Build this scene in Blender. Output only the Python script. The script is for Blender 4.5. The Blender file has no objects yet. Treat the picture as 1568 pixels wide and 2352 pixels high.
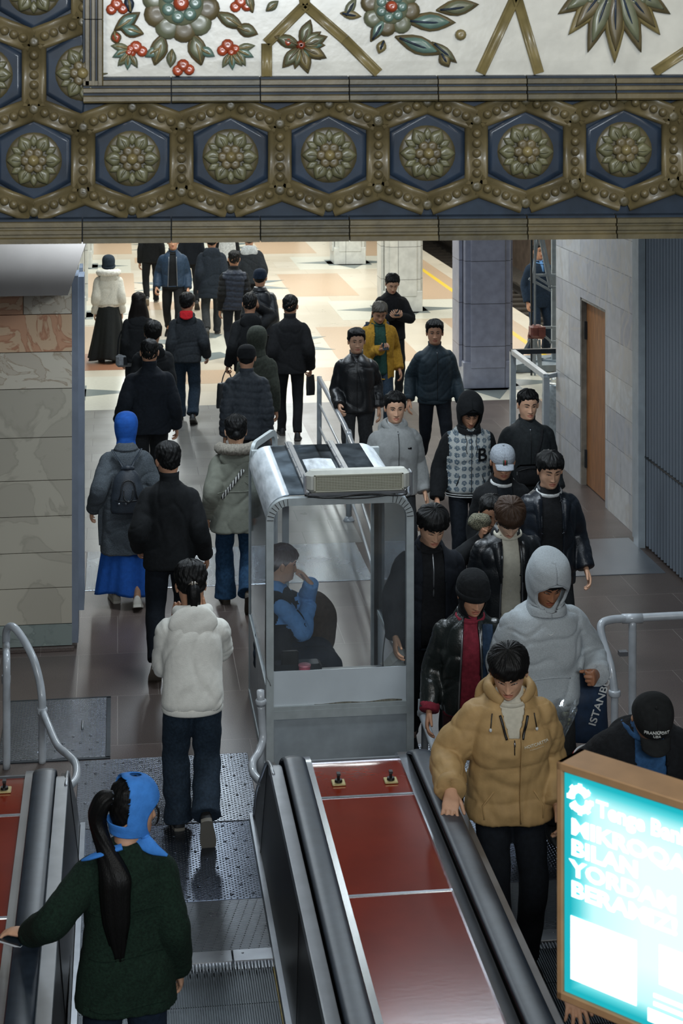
import bpy, bmesh, math, random
import numpy as np
from mathutils import Vector, Matrix
from mathutils.bvhtree import BVHTree

# ------------------------------------------------------------------ camera, world, lights, exposure
SC = bpy.context.scene
COL = SC.collection
FPX, CAMZ, HOR = 4000.0, 4.85, 128.0          # focal length in pixels (1568x2352), camera height, horizon row
PSI = math.atan(514 / 4000.0)                 # the camera looks a little to the right of the hall's axis
SP, CP = math.sin(PSI), math.cos(PSI)
cam_d = bpy.data.cameras.new('camera')
cam = bpy.data.objects.new('camera', cam_d)
COL.objects.link(cam)
cam.location = (0, 0, CAMZ)
cam.rotation_euler = (math.radians(90), 0, -PSI)
cam_d.sensor_fit = 'VERTICAL'
cam_d.sensor_height = 36
cam_d.sensor_width = 24
cam_d.lens = FPX / 2352 * 36
cam_d.shift_y = -(1176 - HOR) / 2352
cam_d.clip_end = 200
cam_d.dof.use_dof = True
cam_d.dof.focus_distance = 12.6
cam_d.dof.aperture_fstop = 7.0
SC.camera = cam
SC.view_settings.view_transform = 'Standard'
SC.view_settings.look = 'None'
SC.view_settings.gamma = 1
SC.view_settings.use_curve_mapping = False
SC.view_settings.exposure = 0.0
W = bpy.data.worlds.new('world')
SC.world = W
W.use_nodes = True
W.node_tree.nodes['Background'].inputs[0].default_value = (0.55, 0.68, 0.8, 1)
W.node_tree.nodes['Background'].inputs[1].default_value = 0.06

def area(name, loc, size, power, color, rot=(0, 0, 0)):
    l = bpy.data.lights.new(name, 'AREA')
    l.shape = 'RECTANGLE'
    l.size, l.size_y = size
    l.energy = power
    l.color = color
    o = bpy.data.objects.new(name, l)
    COL.objects.link(o)
    o.location = loc
    o.rotation_euler = rot
    return o

WARM, COOL, NEUT = (1, .93, .82), (.80, .91, 1), (.95, 1, .98)
for yy, pw in ((28, 200), (36, 250), (44, 250)):
    for xx in (.6, 3.9):
        area('hall_lamp', (xx, yy, 4.55), (.5, 4.5), pw, NEUT)
area('platform_lamp', (7.6, 33, 4.4), (.4, 16), 190, WARM)
area('track_fill', (9.2, 33, 4.2), (.4, 22), 380, NEUT)  # added fill light that lifts the dark rails and ballast, not a known fixture
area('hall_lamp', (.9, 21.0, 4.5), (.6, 3.5), 130, COOL)
area('hall_lamp', (3.8, 20.0, 4.5), (.4, 2.0), 75, COOL)
area('landing_lamp', (.2, 14.4, 4.5), (1.2, .5), 85, COOL)
area('landing_lamp', (2.6, 12.7, 4.5), (1.5, .5), 85, COOL)
area('landing_lamp', (1.3, 10.6, 4.4), (2.2, .3), 38, COOL)
area('tunnel_lamp', (-1.2, 4.2, 6.4), (.5, 3.0), 55, (1, .95, .85), (math.radians(35), 0, 0))
area('tunnel_lamp', (3.2, 4.2, 6.4), (.5, 3.0), 55, (1, .95, .85), (math.radians(35), 0, 0))
area('escalator_fill', (1.0, -2.0, 6.0), (3.0, .8), 520, (.88, .95, 1), (math.radians(62), 0, 0))  # added fill from behind the camera, brightens the booth and people's fronts

# ------------------------------------------------------------------ helpers
def at(px, py, z=0.0):
    d = FPX * (CAMZ - z) / (py - HOR)
    u = (px - 784) / FPX
    return np.array((d * (SP + u * CP), d * (CP - u * SP), z))

def on_y(px, py, Y):
    u = (px - 784) / FPX
    d = Y / (CP - u * SP)
    return np.array((d * (SP + u * CP), Y, CAMZ - (py - HOR) * d / FPX))

def on_x(px, py, X):
    u = (px - 784) / FPX
    d = X / (SP + u * CP)
    return np.array((X, d * (CP - u * SP), CAMZ - (py - HOR) * d / FPX))

def hx(s):
    s = s.lstrip('#')
    c = [int(s[i:i + 2], 16) / 255 for i in (0, 2, 4)]
    return tuple(x / 12.92 if x <= .04045 else ((x + .055) / 1.055) ** 2.4 for x in c) + (1,)

MATS = {}
def mat(name, color, rough=.6, metal=0, var=0.0, vs=30, bump=0.0, bs=200, spec=.5, sheen=0, sss=0, emit=0, coat=0, stretch=None, tex='noise'):
    if name in MATS:
        return MATS[name]
    m = bpy.data.materials.new(name)
    MATS[name] = m
    m.use_nodes = True
    nt = m.node_tree
    b = nt.nodes['Principled BSDF']
    c = hx(color) if isinstance(color, str) else tuple(color) + (1,) * (4 - len(color))
    b.inputs['Base Color'].default_value = c
    b.inputs['Roughness'].default_value = rough
    b.inputs['Metallic'].default_value = metal
    b.inputs['Specular IOR Level'].default_value = spec
    if sheen:
        b.inputs['Sheen Weight'].default_value = sheen
        b.inputs['Sheen Roughness'].default_value = .5
        b.inputs['Sheen Tint'].default_value = c
    if coat:
        b.inputs['Coat Weight'].default_value = coat
        b.inputs['Coat Roughness'].default_value = .12
    if emit:
        b.inputs['Emission Color'].default_value = c
        b.inputs['Emission Strength'].default_value = emit
    tc = nt.nodes.new('ShaderNodeTexCoord')
    src = tc.outputs['Object']
    if stretch:
        mp = nt.nodes.new('ShaderNodeMapping')
        mp.inputs['Scale'].default_value = stretch
        nt.links.new(src, mp.inputs['Vector'])
        src = mp.outputs['Vector']
    if var:
        n = nt.nodes.new('ShaderNodeTexNoise')
        n.inputs['Scale'].default_value = vs
        n.inputs['Detail'].default_value = 5
        nt.links.new(src, n.inputs['Vector'])
        r = nt.nodes.new('ShaderNodeValToRGB')
        r.color_ramp.elements[0].position = .3
        r.color_ramp.elements[1].position = .7
        r.color_ramp.elements[0].color = tuple(x * (1 - var) for x in c[:3]) + (1,)
        r.color_ramp.elements[1].color = tuple(min(1, x * (1 + var)) for x in c[:3]) + (1,)
        nt.links.new(n.outputs['Fac'], r.inputs['Fac'])
        nt.links.new(r.outputs['Color'], b.inputs['Base Color'])
    if bump:
        if tex == 'voronoi':
            n2 = nt.nodes.new('ShaderNodeTexVoronoi')
            out = n2.outputs['Distance']
        else:
            n2 = nt.nodes.new('ShaderNodeTexNoise')
            n2.inputs['Detail'].default_value = 3
            out = n2.outputs['Fac']
        n2.inputs['Scale'].default_value = bs
        nt.links.new(src, n2.inputs['Vector'])
        bp = nt.nodes.new('ShaderNodeBump')
        bp.inputs['Strength'].default_value = bump
        bp.inputs['Distance'].default_value = .004
        nt.links.new(out, bp.inputs['Height'])
        nt.links.new(bp.outputs['Normal'], b.inputs['Normal'])
    return m

def nodes_of(m):
    return m.node_tree, m.node_tree.nodes['Principled BSDF']

def cloth(name, color, rough=.9, bump=.5, bs=260, var=.25, vs=40, sheen=.25, spec=.25):
    return mat('cloth_' + name, color, rough, var=var, vs=vs, bump=bump, bs=bs, sheen=sheen, spec=spec)

def leather(name, color, rough=.38):
    return mat('leather_' + name, color, rough, var=.2, vs=12, bump=.45, bs=90, spec=.55)

def glass(name, tint=(.86, .9, .92), gl=.10, rough=.04, haze=0.0):
    m = bpy.data.materials.new(name)
    m.use_nodes = True
    nt = m.node_tree
    nt.nodes.clear()
    o = nt.nodes.new('ShaderNodeOutputMaterial')
    t = nt.nodes.new('ShaderNodeBsdfTransparent'); t.inputs[0].default_value = tint + (1,)
    g = nt.nodes.new('ShaderNodeBsdfGlossy'); g.inputs['Roughness'].default_value = rough
    g.inputs['Color'].default_value = (.9, .95, 1, 1)
    f = nt.nodes.new('ShaderNodeLayerWeight'); f.inputs['Blend'].default_value = gl + .12
    mx = nt.nodes.new('ShaderNodeMixShader')
    ad = nt.nodes.new('ShaderNodeMath'); ad.operation = 'ADD'; ad.inputs[1].default_value = gl * .4
    nt.links.new(f.outputs['Fresnel'], ad.inputs[0])
    nt.links.new(ad.outputs[0], mx.inputs[0])
    nt.links.new(t.outputs[0], mx.inputs[1])
    nt.links.new(g.outputs[0], mx.inputs[2])
    out = mx.outputs[0]
    if haze:
        d = nt.nodes.new('ShaderNodeBsdfDiffuse'); d.inputs[0].default_value = (.75, .79, .82, 1)
        n = nt.nodes.new('ShaderNodeTexNoise'); n.inputs['Scale'].default_value = 5; n.inputs['Detail'].default_value = 6
        mm = nt.nodes.new('ShaderNodeMath'); mm.operation = 'MULTIPLY'; mm.inputs[1].default_value = haze * 2
        nt.links.new(n.outputs['Fac'], mm.inputs[0])
        m2 = nt.nodes.new('ShaderNodeMixShader')
        nt.links.new(mm.outputs[0], m2.inputs[0]); nt.links.new(out, m2.inputs[1]); nt.links.new(d.outputs[0], m2.inputs[2])
        out = m2.outputs[0]
    nt.links.new(out, o.inputs[0])
    return m

def mk(name, V, F, m, parent=None, smooth=True, fm=None, loc=None):
    me = bpy.data.meshes.new(name)
    V = np.asarray(V, float)
    me.from_pydata(V.tolist(), [], [tuple(int(i) for i in f) for f in F])
    ms = m if isinstance(m, (list, tuple)) else [m]
    for x in ms:
        me.materials.append(x)
    if fm is not None:
        me.polygons.foreach_set('material_index', np.asarray(fm, dtype=np.int32))
    if smooth:
        me.polygons.foreach_set('use_smooth', np.ones(len(me.polygons), dtype=bool))
    me.update()
    o = bpy.data.objects.new(name, me)
    COL.objects.link(o)
    if parent is not None:
        o.parent = parent
    if loc is not None:
        o.location = loc
    return o

def empty(name, loc=(0, 0, 0), rz=0.0):
    o = bpy.data.objects.new(name, None)
    COL.objects.link(o)
    o.location = tuple(float(x) for x in loc)
    o.rotation_euler = (0, 0, rz)
    o.empty_display_size = .1
    return o

def tag(o, label=None, cat=None, group=None, kind=None):
    if label: o['label'] = label
    if cat: o['category'] = cat
    if group: o['group'] = group
    if kind: o['kind'] = kind
    return o

class MB:                                     # collects shapes for ONE mesh
    def __init__(s): s.V = []; s.F = []; s.M = []; s.n = 0
    def add(s, V, F, mi=0):
        V = np.asarray(V, float).reshape(-1, 3)
        s.V.append(V)
        s.F += [tuple(int(i) + s.n for i in f) for f in F]
        s.M += [mi] * len(F)
        s.n += len(V)
        return s
    def box(s, c, d, mi=0, bev=0.0, R=None):
        x, y, z = [q / 2 for q in d]
        if bev > 0:
            b = min(bev, min(x, y, z) * .95)
            V = []; 
            for zz, ins in ((-z, b), (-z + b, 0), (z - b, 0), (z, b)):
                X, Y = x - ins, y - ins
                k = b if ins == 0 else b * .5
                V += [(-X + k, -Y, zz), (X - k, -Y, zz), (X, -Y + k, zz), (X, Y - k, zz), (X - k, Y, zz), (-X + k, Y, zz), (-X, Y - k, zz), (-X, -Y + k, zz)]
            F = [tuple(range(7, -1, -1)), tuple(range(24, 32))]
            for r in range(3):
                for i in range(8):
                    j = (i + 1) % 8
                    F.append((r * 8 + i, r * 8 + j, r * 8 + 8 + j, r * 8 + 8 + i))
            V = np.array(V)
        else:
            V = np.array([(a, b_, c_) for a in (-x, x) for b_ in (-y, y) for c_ in (-z, z)])
            F = [(0, 1, 3, 2), (4, 6, 7, 5), (0, 4, 5, 1), (2, 3, 7, 6), (0, 2, 6, 4), (1, 5, 7, 3)]
        if R is not None:
            V = V @ np.array(R).T
        return s.add(V + np.array(c), F, mi)
    def bar(s, a, b, w, h=None, mi=0, up=(0, 0, 1)):     # rectangular bar between two points
        a, b = np.array(a, float), np.array(b, float)
        h = h or w
        d = b - a; L = np.linalg.norm(d); d /= L
        u = np.array(up, float)
        if abs(d @ u) > .98: u = np.array((0, 1., 0))
        r = np.cross(d, u); r /= np.linalg.norm(r)
        u = np.cross(r, d)
        return s.box((a + b) / 2, (w, L, h), mi, R=np.stack([r, d, u], 1))
    def tube(s, pts, rad, m=10, mi=0, **k):
        V, F = tube(pts, rad, m, **k)
        return s.add(V, F, mi)
    def ell(s, c, r, m=14, n=9, mi=0, R=None):
        V, F = ellipsoid(c, r, m, n, R)
        return s.add(V, F, mi)
    def prism(s, poly, axis, a, b, mi=0):     # polygon in the two other axes, extruded from a to b along axis
        n = len(poly); V = []
        for t in (a, b):
            for p in poly:
                q = list(p); q.insert(axis, t); V.append(q)
        F = [tuple(range(n - 1, -1, -1)), tuple(range(n, 2 * n))] + [(i, (i + 1) % n, n + (i + 1) % n, n + i) for i in range(n)]
        return s.add(V, F, mi)
    def build(s, name, m, parent=None, smooth=False, **k):
        V = np.concatenate(s.V) if s.V else np.zeros((0, 3))
        return mk(name, V, s.F, m, parent, smooth, fm=s.M if isinstance(m, (list, tuple)) else None, **k)
    def arr(s):
        return np.concatenate(s.V), s.F

def auto_smooth(o, deg=35):
    me = o.data
    me.polygons.foreach_set('use_smooth', np.ones(len(me.polygons), dtype=bool))
    try:
        me.set_sharp_from_angle(angle=math.radians(deg))
    except Exception:
        pass
    return o

def spline(P, n):
    P = np.asarray(P, float)
    if len(P) < 3:
        t = np.linspace(0, 1, n)[:, None]
        return P[0] * (1 - t) + P[-1] * t
    Q = np.vstack([2 * P[0] - P[1], P, 2 * P[-1] - P[-2]])
    out = []
    segs = len(P) - 1
    for t in np.linspace(0, segs, n):
        i = min(int(t), segs - 1); u = t - i
        a, b, c, d = Q[i], Q[i + 1], Q[i + 2], Q[i + 3]
        out.append(.5 * ((2 * b) + (c - a) * u + (2 * a - 5 * b + 4 * c - d) * u * u + (3 * b - a - 3 * c + d) * u ** 3))
    return np.array(out)

def grid_faces(n, m, closed=True, caps=True):
    F = []
    for i in range(n - 1):
        for j in range(m if closed else m - 1):
            k = (j + 1) % m
            F.append((i * m + j, i * m + k, (i + 1) * m + k, (i + 1) * m + j))
    if caps and closed:
        F.append(tuple(range(m - 1, -1, -1)))
        F.append(tuple(range((n - 1) * m, n * m)))
    return F

def tube(pts, rad, m=10, n=None, up=(0, 0, 1), caps=True, closed=False):
    P = np.asarray(pts, float)
    R = np.array([(r, r) if np.isscalar(r) else tuple(r) for r in (rad if hasattr(rad, '__len__') and not np.isscalar(rad) else [rad] * len(P))], float)
    if n:
        R = np.stack([np.interp(np.linspace(0, len(P) - 1, n), np.arange(len(P)), R[:, i]) for i in (0, 1)], 1)
        P = spline(P, n)
    N = len(P)
    T = np.gradient(P, axis=0)
    if closed:
        T = np.roll(P, -1, 0) - np.roll(P, 1, 0)
    T /= np.linalg.norm(T, axis=1)[:, None] + 1e-12
    u = np.array(up, float)
    if abs(T[0] @ u) > .95: u = np.array((0, 1., 0)) if abs(T[0][1]) < .9 else np.array((1., 0, 0))
    ang = np.arange(m) * 2 * math.pi / m
    V = []
    for i in range(N):
        u = u - T[i] * (u @ T[i]); u /= np.linalg.norm(u) + 1e-12
        r = np.cross(T[i], u)
        V.append(P[i] + np.outer(np.cos(ang) * R[i, 0], r) + np.outer(np.sin(ang) * R[i, 1], u))
    V = np.concatenate(V)
    F = grid_faces(N, m, True, caps and not closed)
    if closed:
        for j in range(m):
            k = (j + 1) % m
            F.append(((N - 1) * m + j, (N - 1) * m + k, k, j))
    return V, F

def ellipsoid(c, r, m=14, n=9, R=None):
    V = [(0, 0, -1)]; 
    for i in range(1, n):
        p = -math.pi / 2 + math.pi * i / n
        for j in range(m):
            a = 2 * math.pi * j / m
            V.append((math.cos(p) * math.cos(a), math.cos(p) * math.sin(a), math.sin(p)))
    V.append((0, 0, 1))
    F = [(0, 1 + (j + 1) % m, 1 + j) for j in range(m)]
    for i in range(n - 2):
        for j in range(m):
            k = (j + 1) % m
            F.append((1 + i * m + j, 1 + i * m + k, 1 + (i + 1) * m + k, 1 + (i + 1) * m + j))
    b = 1 + (n - 2) * m; t = len(V) - 1
    F += [(b + j, b + (j + 1) % m, t) for j in range(m)]
    V = np.array(V) * np.array(r)
    if R is not None: V = V @ np.array(R).T
    return V + np.array(c), F

def remesh(parts, voxel, smooth=3, f=.5):
    V = []; F = []; n = 0
    for v, fc in parts:
        V.append(v); F += [tuple(int(i) + n for i in q) for q in fc]; n += len(v)
    me = bpy.data.meshes.new('tmp')
    me.from_pydata(np.concatenate(V).tolist(), [], F)
    bm = bmesh.new(); bm.from_mesh(me)
    bmesh.ops.recalc_face_normals(bm, faces=bm.faces)
    bm.to_mesh(me); bm.free()
    o = bpy.data.objects.new('tmp', me)
    COL.objects.link(o)
    md = o.modifiers.new('r', 'REMESH'); md.mode = 'VOXEL'; md.voxel_size = voxel
    if smooth:
        sm = o.modifiers.new('s', 'SMOOTH'); sm.factor = f; sm.iterations = smooth
    dg = bpy.context.evaluated_depsgraph_get()
    ev = o.evaluated_get(dg)
    m2 = ev.to_mesh()
    nv = len(m2.vertices); a = np.empty(nv * 3); m2.vertices.foreach_get('co', a)
    nf = len(m2.polygons); lt = np.empty(nf, dtype=np.int32); m2.polygons.foreach_get('loop_total', lt)
    li = np.empty(len(m2.loops), dtype=np.int32); m2.loops.foreach_get('vertex_index', li)
    ev.to_mesh_clear()
    bpy.data.objects.remove(o); bpy.data.meshes.remove(me)
    if nf and (lt == 4).all():
        Fq = li.reshape(-1, 4)
    else:
        Fq = [li[s:s + k] for s, k in zip(np.concatenate([[0], np.cumsum(lt)[:-1]]), lt)]
        Fq = np.array([q if len(q) == 4 else (q[0], q[1], q[2], q[2]) for q in Fq])
    return a.reshape(-1, 3), Fq

def normals(V, F):
    F = np.asarray(F)
    n = np.cross(V[F[:, 2]] - V[F[:, 0]], V[F[:, 3]] - V[F[:, 1]])
    N = np.zeros_like(V)
    for i in range(4): np.add.at(N, F[:, i], n)
    return N / (np.linalg.norm(N, axis=1)[:, None] + 1e-12)

def folds(V, seed, scale=18, k=5, aniso=(1, 1, 1.0)):
    r = np.random.RandomState(seed)
    out = np.zeros(len(V)); 
    for i in range(k):
        d = r.normal(size=3) * np.array(aniso); d /= np.linalg.norm(d)
        d2 = r.normal(size=3); d2 /= np.linalg.norm(d2)
        s = scale * (.6 + 1.1 * r.rand())
        out += np.sin(V @ d * s * 2 + 1.6 * np.sin(V @ d2 * s * .9 + r.rand() * 6) + r.rand() * 6) / (1 + .35 * i)
    return out / k * 1.6

def sstep(x, a, b):
    t = np.clip((x - a) / (b - a), 0, 1)
    return t * t * (3 - 2 * t)

def text_mesh(s, size, depth=.002, bold=0.0, spacing=1.0, align='CENTER'):
    c = bpy.data.curves.new('t', 'FONT'); c.body = s; c.size = size; c.extrude = depth / 2; c.offset = bold
    c.align_x = align; c.align_y = 'CENTER'; c.resolution_u = 3; c.space_character = spacing
    o = bpy.data.objects.new('t', c); COL.objects.link(o)
    dg = bpy.context.evaluated_depsgraph_get(); ev = o.evaluated_get(dg)
    m = ev.to_mesh()
    V = np.array([v.co[:] for v in m.vertices]); F = [tuple(p.vertices) for p in m.polygons]
    ev.to_mesh_clear(); bpy.data.objects.remove(o); bpy.data.curves.remove(c)
    return V, F

# ------------------------------------------------------------------ the setting
def atd(px, py, d):                            # the point at depth d along the view axis
    u = (px - 784) / FPX
    return np.array((d * (SP + u * CP), d * (CP - u * SP), CAMZ - (py - HOR) * d / FPX))

def slab_mat(name, c1, c2, mortar, w, h, ms=.004, plane='xy', rough=.3, speck=.35, sscale=180, veins=None, offset=.5, bump=.25, patch=0.0):
    m = bpy.data.materials.new(name); m.use_nodes = True
    nt, b = nodes_of(m)
    L = nt.links.new
    tc = nt.nodes.new('ShaderNodeTexCoord')
    src = tc.outputs['Object']
    if plane != 'xy':
        sp = nt.nodes.new('ShaderNodeSeparateXYZ'); cb = nt.nodes.new('ShaderNodeCombineXYZ')
        L(src, sp.inputs[0]); L(sp.outputs['Y' if plane == 'yz' else 'X'], cb.inputs[0]); L(sp.outputs['Z'], cb.inputs[1])
        src2 = cb.outputs[0]
    else: src2 = src
    br = nt.nodes.new('ShaderNodeTexBrick')
    br.inputs['Scale'].default_value = 1; br.inputs['Brick Width'].default_value = w; br.inputs['Row Height'].default_value = h
    br.inputs['Mortar Size'].default_value = ms; br.inputs['Mortar Smooth'].default_value = .3; br.offset = offset
    br.inputs['Color1'].default_value = hx(c1); br.inputs['Color2'].default_value = hx(c2); br.inputs['Mortar'].default_value = hx(mortar)
    L(src2, br.inputs['Vector'])
    out = br.outputs['Color']
    n = nt.nodes.new('ShaderNodeTexNoise'); n.inputs['Scale'].default_value = sscale; n.inputs['Detail'].default_value = 2
    L(src, n.inputs['Vector'])
    r = nt.nodes.new('ShaderNodeMapRange'); r.inputs['From Min'].default_value = .3; r.inputs['From Max'].default_value = .7
    r.inputs['To Min'].default_value = 1 - speck; r.inputs['To Max'].default_value = 1 + speck
    L(n.outputs['Fac'], r.inputs['Value'])
    mx = nt.nodes.new('ShaderNodeVectorMath'); mx.operation = 'SCALE'
    L(out, mx.inputs[0]); L(r.outputs[0], mx.inputs['Scale'])
    out = mx.outputs[0]
    if veins:
        n2 = nt.nodes.new('ShaderNodeTexNoise'); n2.inputs['Scale'].default_value = 1.6; n2.inputs['Detail'].default_value = 8; n2.inputs['Distortion'].default_value = 1.6
        L(src, n2.inputs['Vector'])
        cr = nt.nodes.new('ShaderNodeValToRGB')
        e = cr.color_ramp.elements
        e[0].position = .40; e[0].color = (0, 0, 0, 1); e[1].position = .47; e[1].color = (.8, .8, .8, 1)
        q = cr.color_ramp.elements.new(.53); q.color = (0, 0, 0, 1)
        L(n2.outputs['Fac'], cr.inputs['Fac'])
        m2 = nt.nodes.new('ShaderNodeMixRGB'); m2.inputs[2].default_value = hx(veins)
        L(cr.outputs['Color'], m2.inputs[0]); L(out, m2.inputs[1]); out = m2.outputs[0]
    L(out, b.inputs['Base Color'])
    n3 = nt.nodes.new('ShaderNodeTexNoise'); n3.inputs['Scale'].default_value = 2.2; n3.inputs['Detail'].default_value = 4
    L(src, n3.inputs['Vector'])
    r3 = nt.nodes.new('ShaderNodeMapRange'); r3.inputs['To Min'].default_value = rough * .7; r3.inputs['To Max'].default_value = rough * 1.4
    L(n3.outputs['Fac'], r3.inputs['Value']); L(r3.outputs[0], b.inputs['Roughness'])
    bp = nt.nodes.new('ShaderNodeBump'); bp.inputs['Strength'].default_value = bump; bp.inputs['Distance'].default_value = .003
    L(br.outputs['Fac'], bp.inputs['Height']); bp.invert = True
    L(bp.outputs['Normal'], b.inputs['Normal'])
    return m

M_GRAN = slab_mat('granite_brown', '#594d48', '#4c423d', '#7a716b', .62, .95, .003, rough=.34, speck=.5, sscale=140)
M_GREY = slab_mat('granite_grey', '#7f7d79', '#6d6b67', '#403f3d', .62, .42, .004, rough=.3, speck=.18, sscale=120)
M_CREAM = slab_mat('granite_cream', '#cfc5b3', '#c6b9a4', '#b5a894', 1.2, 1.2, .004, rough=.3, speck=.12, sscale=90)
M_PEACH = mat('granite_peach', '#c3a88c', .3, var=.14, vs=60)
M_PALE = mat('marble_pale', '#d2cfc0', .3, var=.06, vs=20)
M_BLUEG = mat('granite_bluegrey', '#77807f', .3, var=.15, vs=60)
M_WALLT = slab_mat('wall_slabs', '#b9b8b6', '#93939a', '#6e6e70', .8, .37, .005, 'yz', rough=.35, speck=.1, sscale=9, veins='#aca69e', offset=.37)
M_PILR = slab_mat('pillar_marble', '#cfcfc8', '#bfc1bd', '#6f706e', .75, .62, .006, 'xz', rough=.3, speck=.1, sscale=8, offset=0)
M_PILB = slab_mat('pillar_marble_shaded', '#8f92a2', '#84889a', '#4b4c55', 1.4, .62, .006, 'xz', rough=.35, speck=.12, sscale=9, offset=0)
M_CEIL = mat('plaster', '#8d8c88', .9)
M_STEEL = mat('steel_plate', '#8c9097', .28, metal=.9, var=.25, vs=3, bump=.25, bs=60)
M_ALU = mat('aluminium', '#9a9da2', .34, metal=.85, var=.12, vs=8)
M_PAINTG = mat('grey_paint', '#8f979c', .38, var=.12, vs=9, coat=.2)
M_PIPE = mat('pipe_paint', '#a9aeb3', .3, var=.1, vs=14, coat=.35, bump=.15, bs=40)
M_RUB = mat('handrail_rubber', '#262f3a', .4, var=.25, vs=18, spec=.5)
M_DECK = mat('red_deck', '#772410', .16, var=.12, vs=4, bump=.05, bs=40, coat=.12)
M_SKIRT = mat('dark_laminate', '#231b19', .38, var=.3, vs=2.5, spec=.18)
M_BLACK = mat('black_plastic', '#141414', .4)
M_DARKMET = mat('dark_metal', '#33383d', .45, metal=.6, var=.2, vs=12)

def floor_piece(name, x0, x1, y0, y1, m, z=0.0, t=.1):
    return tag(MB().box(((x0 + x1) / 2, (y0 + y1) / 2, z - t / 2), (x1 - x0, y1 - y0, t)).build(name, m), kind='structure')

floor_piece('floor', -3.5, 6.5, 11.02, 24.2, M_GRAN)
floor_piece('floor_hall', -6.5, 7.2, 24.2, 62, M_CREAM)
floor_piece('floor_grey', -3.2, 2.42, 17.19, 24.2, M_GREY, .002, .05)
floor_piece('floor_platform_edge', 7.2, 7.56, 20, 62, M_CREAM)
floor_piece('floor_platform_aisle', 6.5, 7.2, 20, 24.2, M_GRAN)
floor_piece('floor_right', 2.9, 5.3, 8.2, 11.02, M_GRAN)
# inlaid bands and stars of the hall's floor
fl = MB()
def fpoly(P, z, mi):
    V = [(x, y, z) for x, y in P] + [(x, y, 0) for x, y in P]
    n = len(P)
    fl.add(V, [tuple(range(n))] + [(i, n + i, n + (i + 1) % n, (i + 1) % n) for i in range(n)], mi)
def star(cx, cy, r, ri, n, rot, z, mi, sx=1.0):
    for k in range(n):                         # drawn as wedges so that every face is convex
        a = rot + k * 2 * math.pi / n
        q = math.pi / n
        p = [(cx, cy), (cx + sx * ri * math.cos(a - q), cy + ri * math.sin(a - q)), (cx + sx * r * math.cos(a), cy + r * math.sin(a)), (cx + sx * ri * math.cos(a + q), cy + ri * math.sin(a + q))]
        fpoly(p, z, mi)
def frect(x0, x1, y0, y1, z, mi): fpoly([(x0, y0), (x1, y0), (x1, y1), (x0, y1)], z, mi)
frect(5.9, 7.2, 20.4, 61, .002, 0); frect(6.80, 6.90, 20.4, 61, .004, 3)
for yy in (25.3, 32.9, 40.5, 48.1):
    frect(3.5, 4.85, yy - 5.6, yy - 2.0, .002, 0) if yy > 26 else None
    frect(-.9, .35, yy - 5.2, yy - 1.4, .002, 0) if yy > 26 else None
    for xx in (5.35, -.95):
        frect(xx - 1.25, xx + 1.25, yy - 1.25, yy + 1.25, .003, 1)
        star(xx, yy, 1.2, .48, 4, 0, .005, 2)
        frect(xx - .5, xx + .5, yy - .55, yy + .55, .005, 2)
frect(-.55, .1, 27.1, 28.6, .004, 4)
for yy in (29.2, 36.8, 44.4):
    frect(.4, 3.4, yy - 3.4, yy - 2.3, .002, 0)
    star(1.95, yy, 1.75, .95, 8, .39, .004, 2); star(1.95, yy, 1.45, .75, 8, 0, .006, 1)
tag(fl.build('floor_inlay', [M_PEACH, M_PALE, M_BLUEG, mat('yellow_line', '#d8b62c', .5), mat('granite_terracotta', '#a07158', .3, var=.15, vs=60)]), kind='structure')

# track, tunnel wall
floor_piece('floor_trackbed', 7.56, 11.2, 18, 75, mat('ballast', '#5c554d', .95, var=.4, vs=25, bump=1, bs=30), -1.05, .1)
tag(MB().box((7.46, 42, -.55), (.2, 44, 1.0)).build('trim_platform_edge', M_DARKMET), kind='structure')
MB_ = MB().box((11.35, 45, 2.4), (.3, 60, 4.0)); tag(MB_.build('wall_tunnel', mat('tunnel_cream', '#cfcbb6', .7, var=.1, vs=2)), kind='structure')
tag(MB().box((11.1, 45, -.1), (.22, 60, 1.9)).build('trim_tunnel_base', mat('tunnel_brown', '#6a5a4d', .8, var=.3, vs=3)), kind='structure')
track = tag(empty('railway_track', (8.9, 45, -1.05)), 'railway track in the pit beyond the yellow platform line', 'track')
for xx in (-.72, .82):
    MB().prism([(xx - .07, .12), (xx + .07, .12), (xx + .02, .16), (xx + .02, .24), (xx + .04, .25), (xx + .04, .29), (xx - .04, .29), (xx - .04, .25), (xx - .02, .24), (xx - .02, .16)], 1, -26, 26).build('rail', mat('rail_steel', '#4a4643', .4, metal=.7), track)
m_sl = mat('sleeper', '#3b342d', .9, var=.3, vs=9)
sl = MB().box((0, 0, .06), (2.4, .24, .13), bev=.02).build('sleeper', m_sl, track)
for k in range(1, 60):
    o = sl.copy(); COL.objects.link(o); o.location = (0, (k // 2 + 1) * .75 * (1 if k % 2 else -1), 0)
hose = MB(); P = [on_x(px_, py_, 11.12) for px_, py_ in ((1218, 535), (1212, 575), (1204, 605), (1196, 618))]
tag(MB().tube(P, [.055] * 4, 8, n=24).build('hanging_hose', mat('hose', '#2c3030', .6), smooth=True), 'dark curved hose hanging down the tunnel wall', 'hose')

# marble pillars of the hall
for i, (xx, yy) in enumerate([(5.35, 25.3), (5.35, 32.9), (5.35, 40.5), (5.35, 48.1), (-.95, 25.3), (-.95, 32.9), (-.95, 40.5), (-.95, 48.1)]):
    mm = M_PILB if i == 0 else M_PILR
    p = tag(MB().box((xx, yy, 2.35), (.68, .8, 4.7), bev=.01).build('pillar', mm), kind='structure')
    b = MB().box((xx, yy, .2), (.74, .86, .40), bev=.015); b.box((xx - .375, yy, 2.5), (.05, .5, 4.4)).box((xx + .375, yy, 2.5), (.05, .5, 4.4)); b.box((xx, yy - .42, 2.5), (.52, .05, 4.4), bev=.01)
    b.build('pillar_facing', mm, p)
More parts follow.
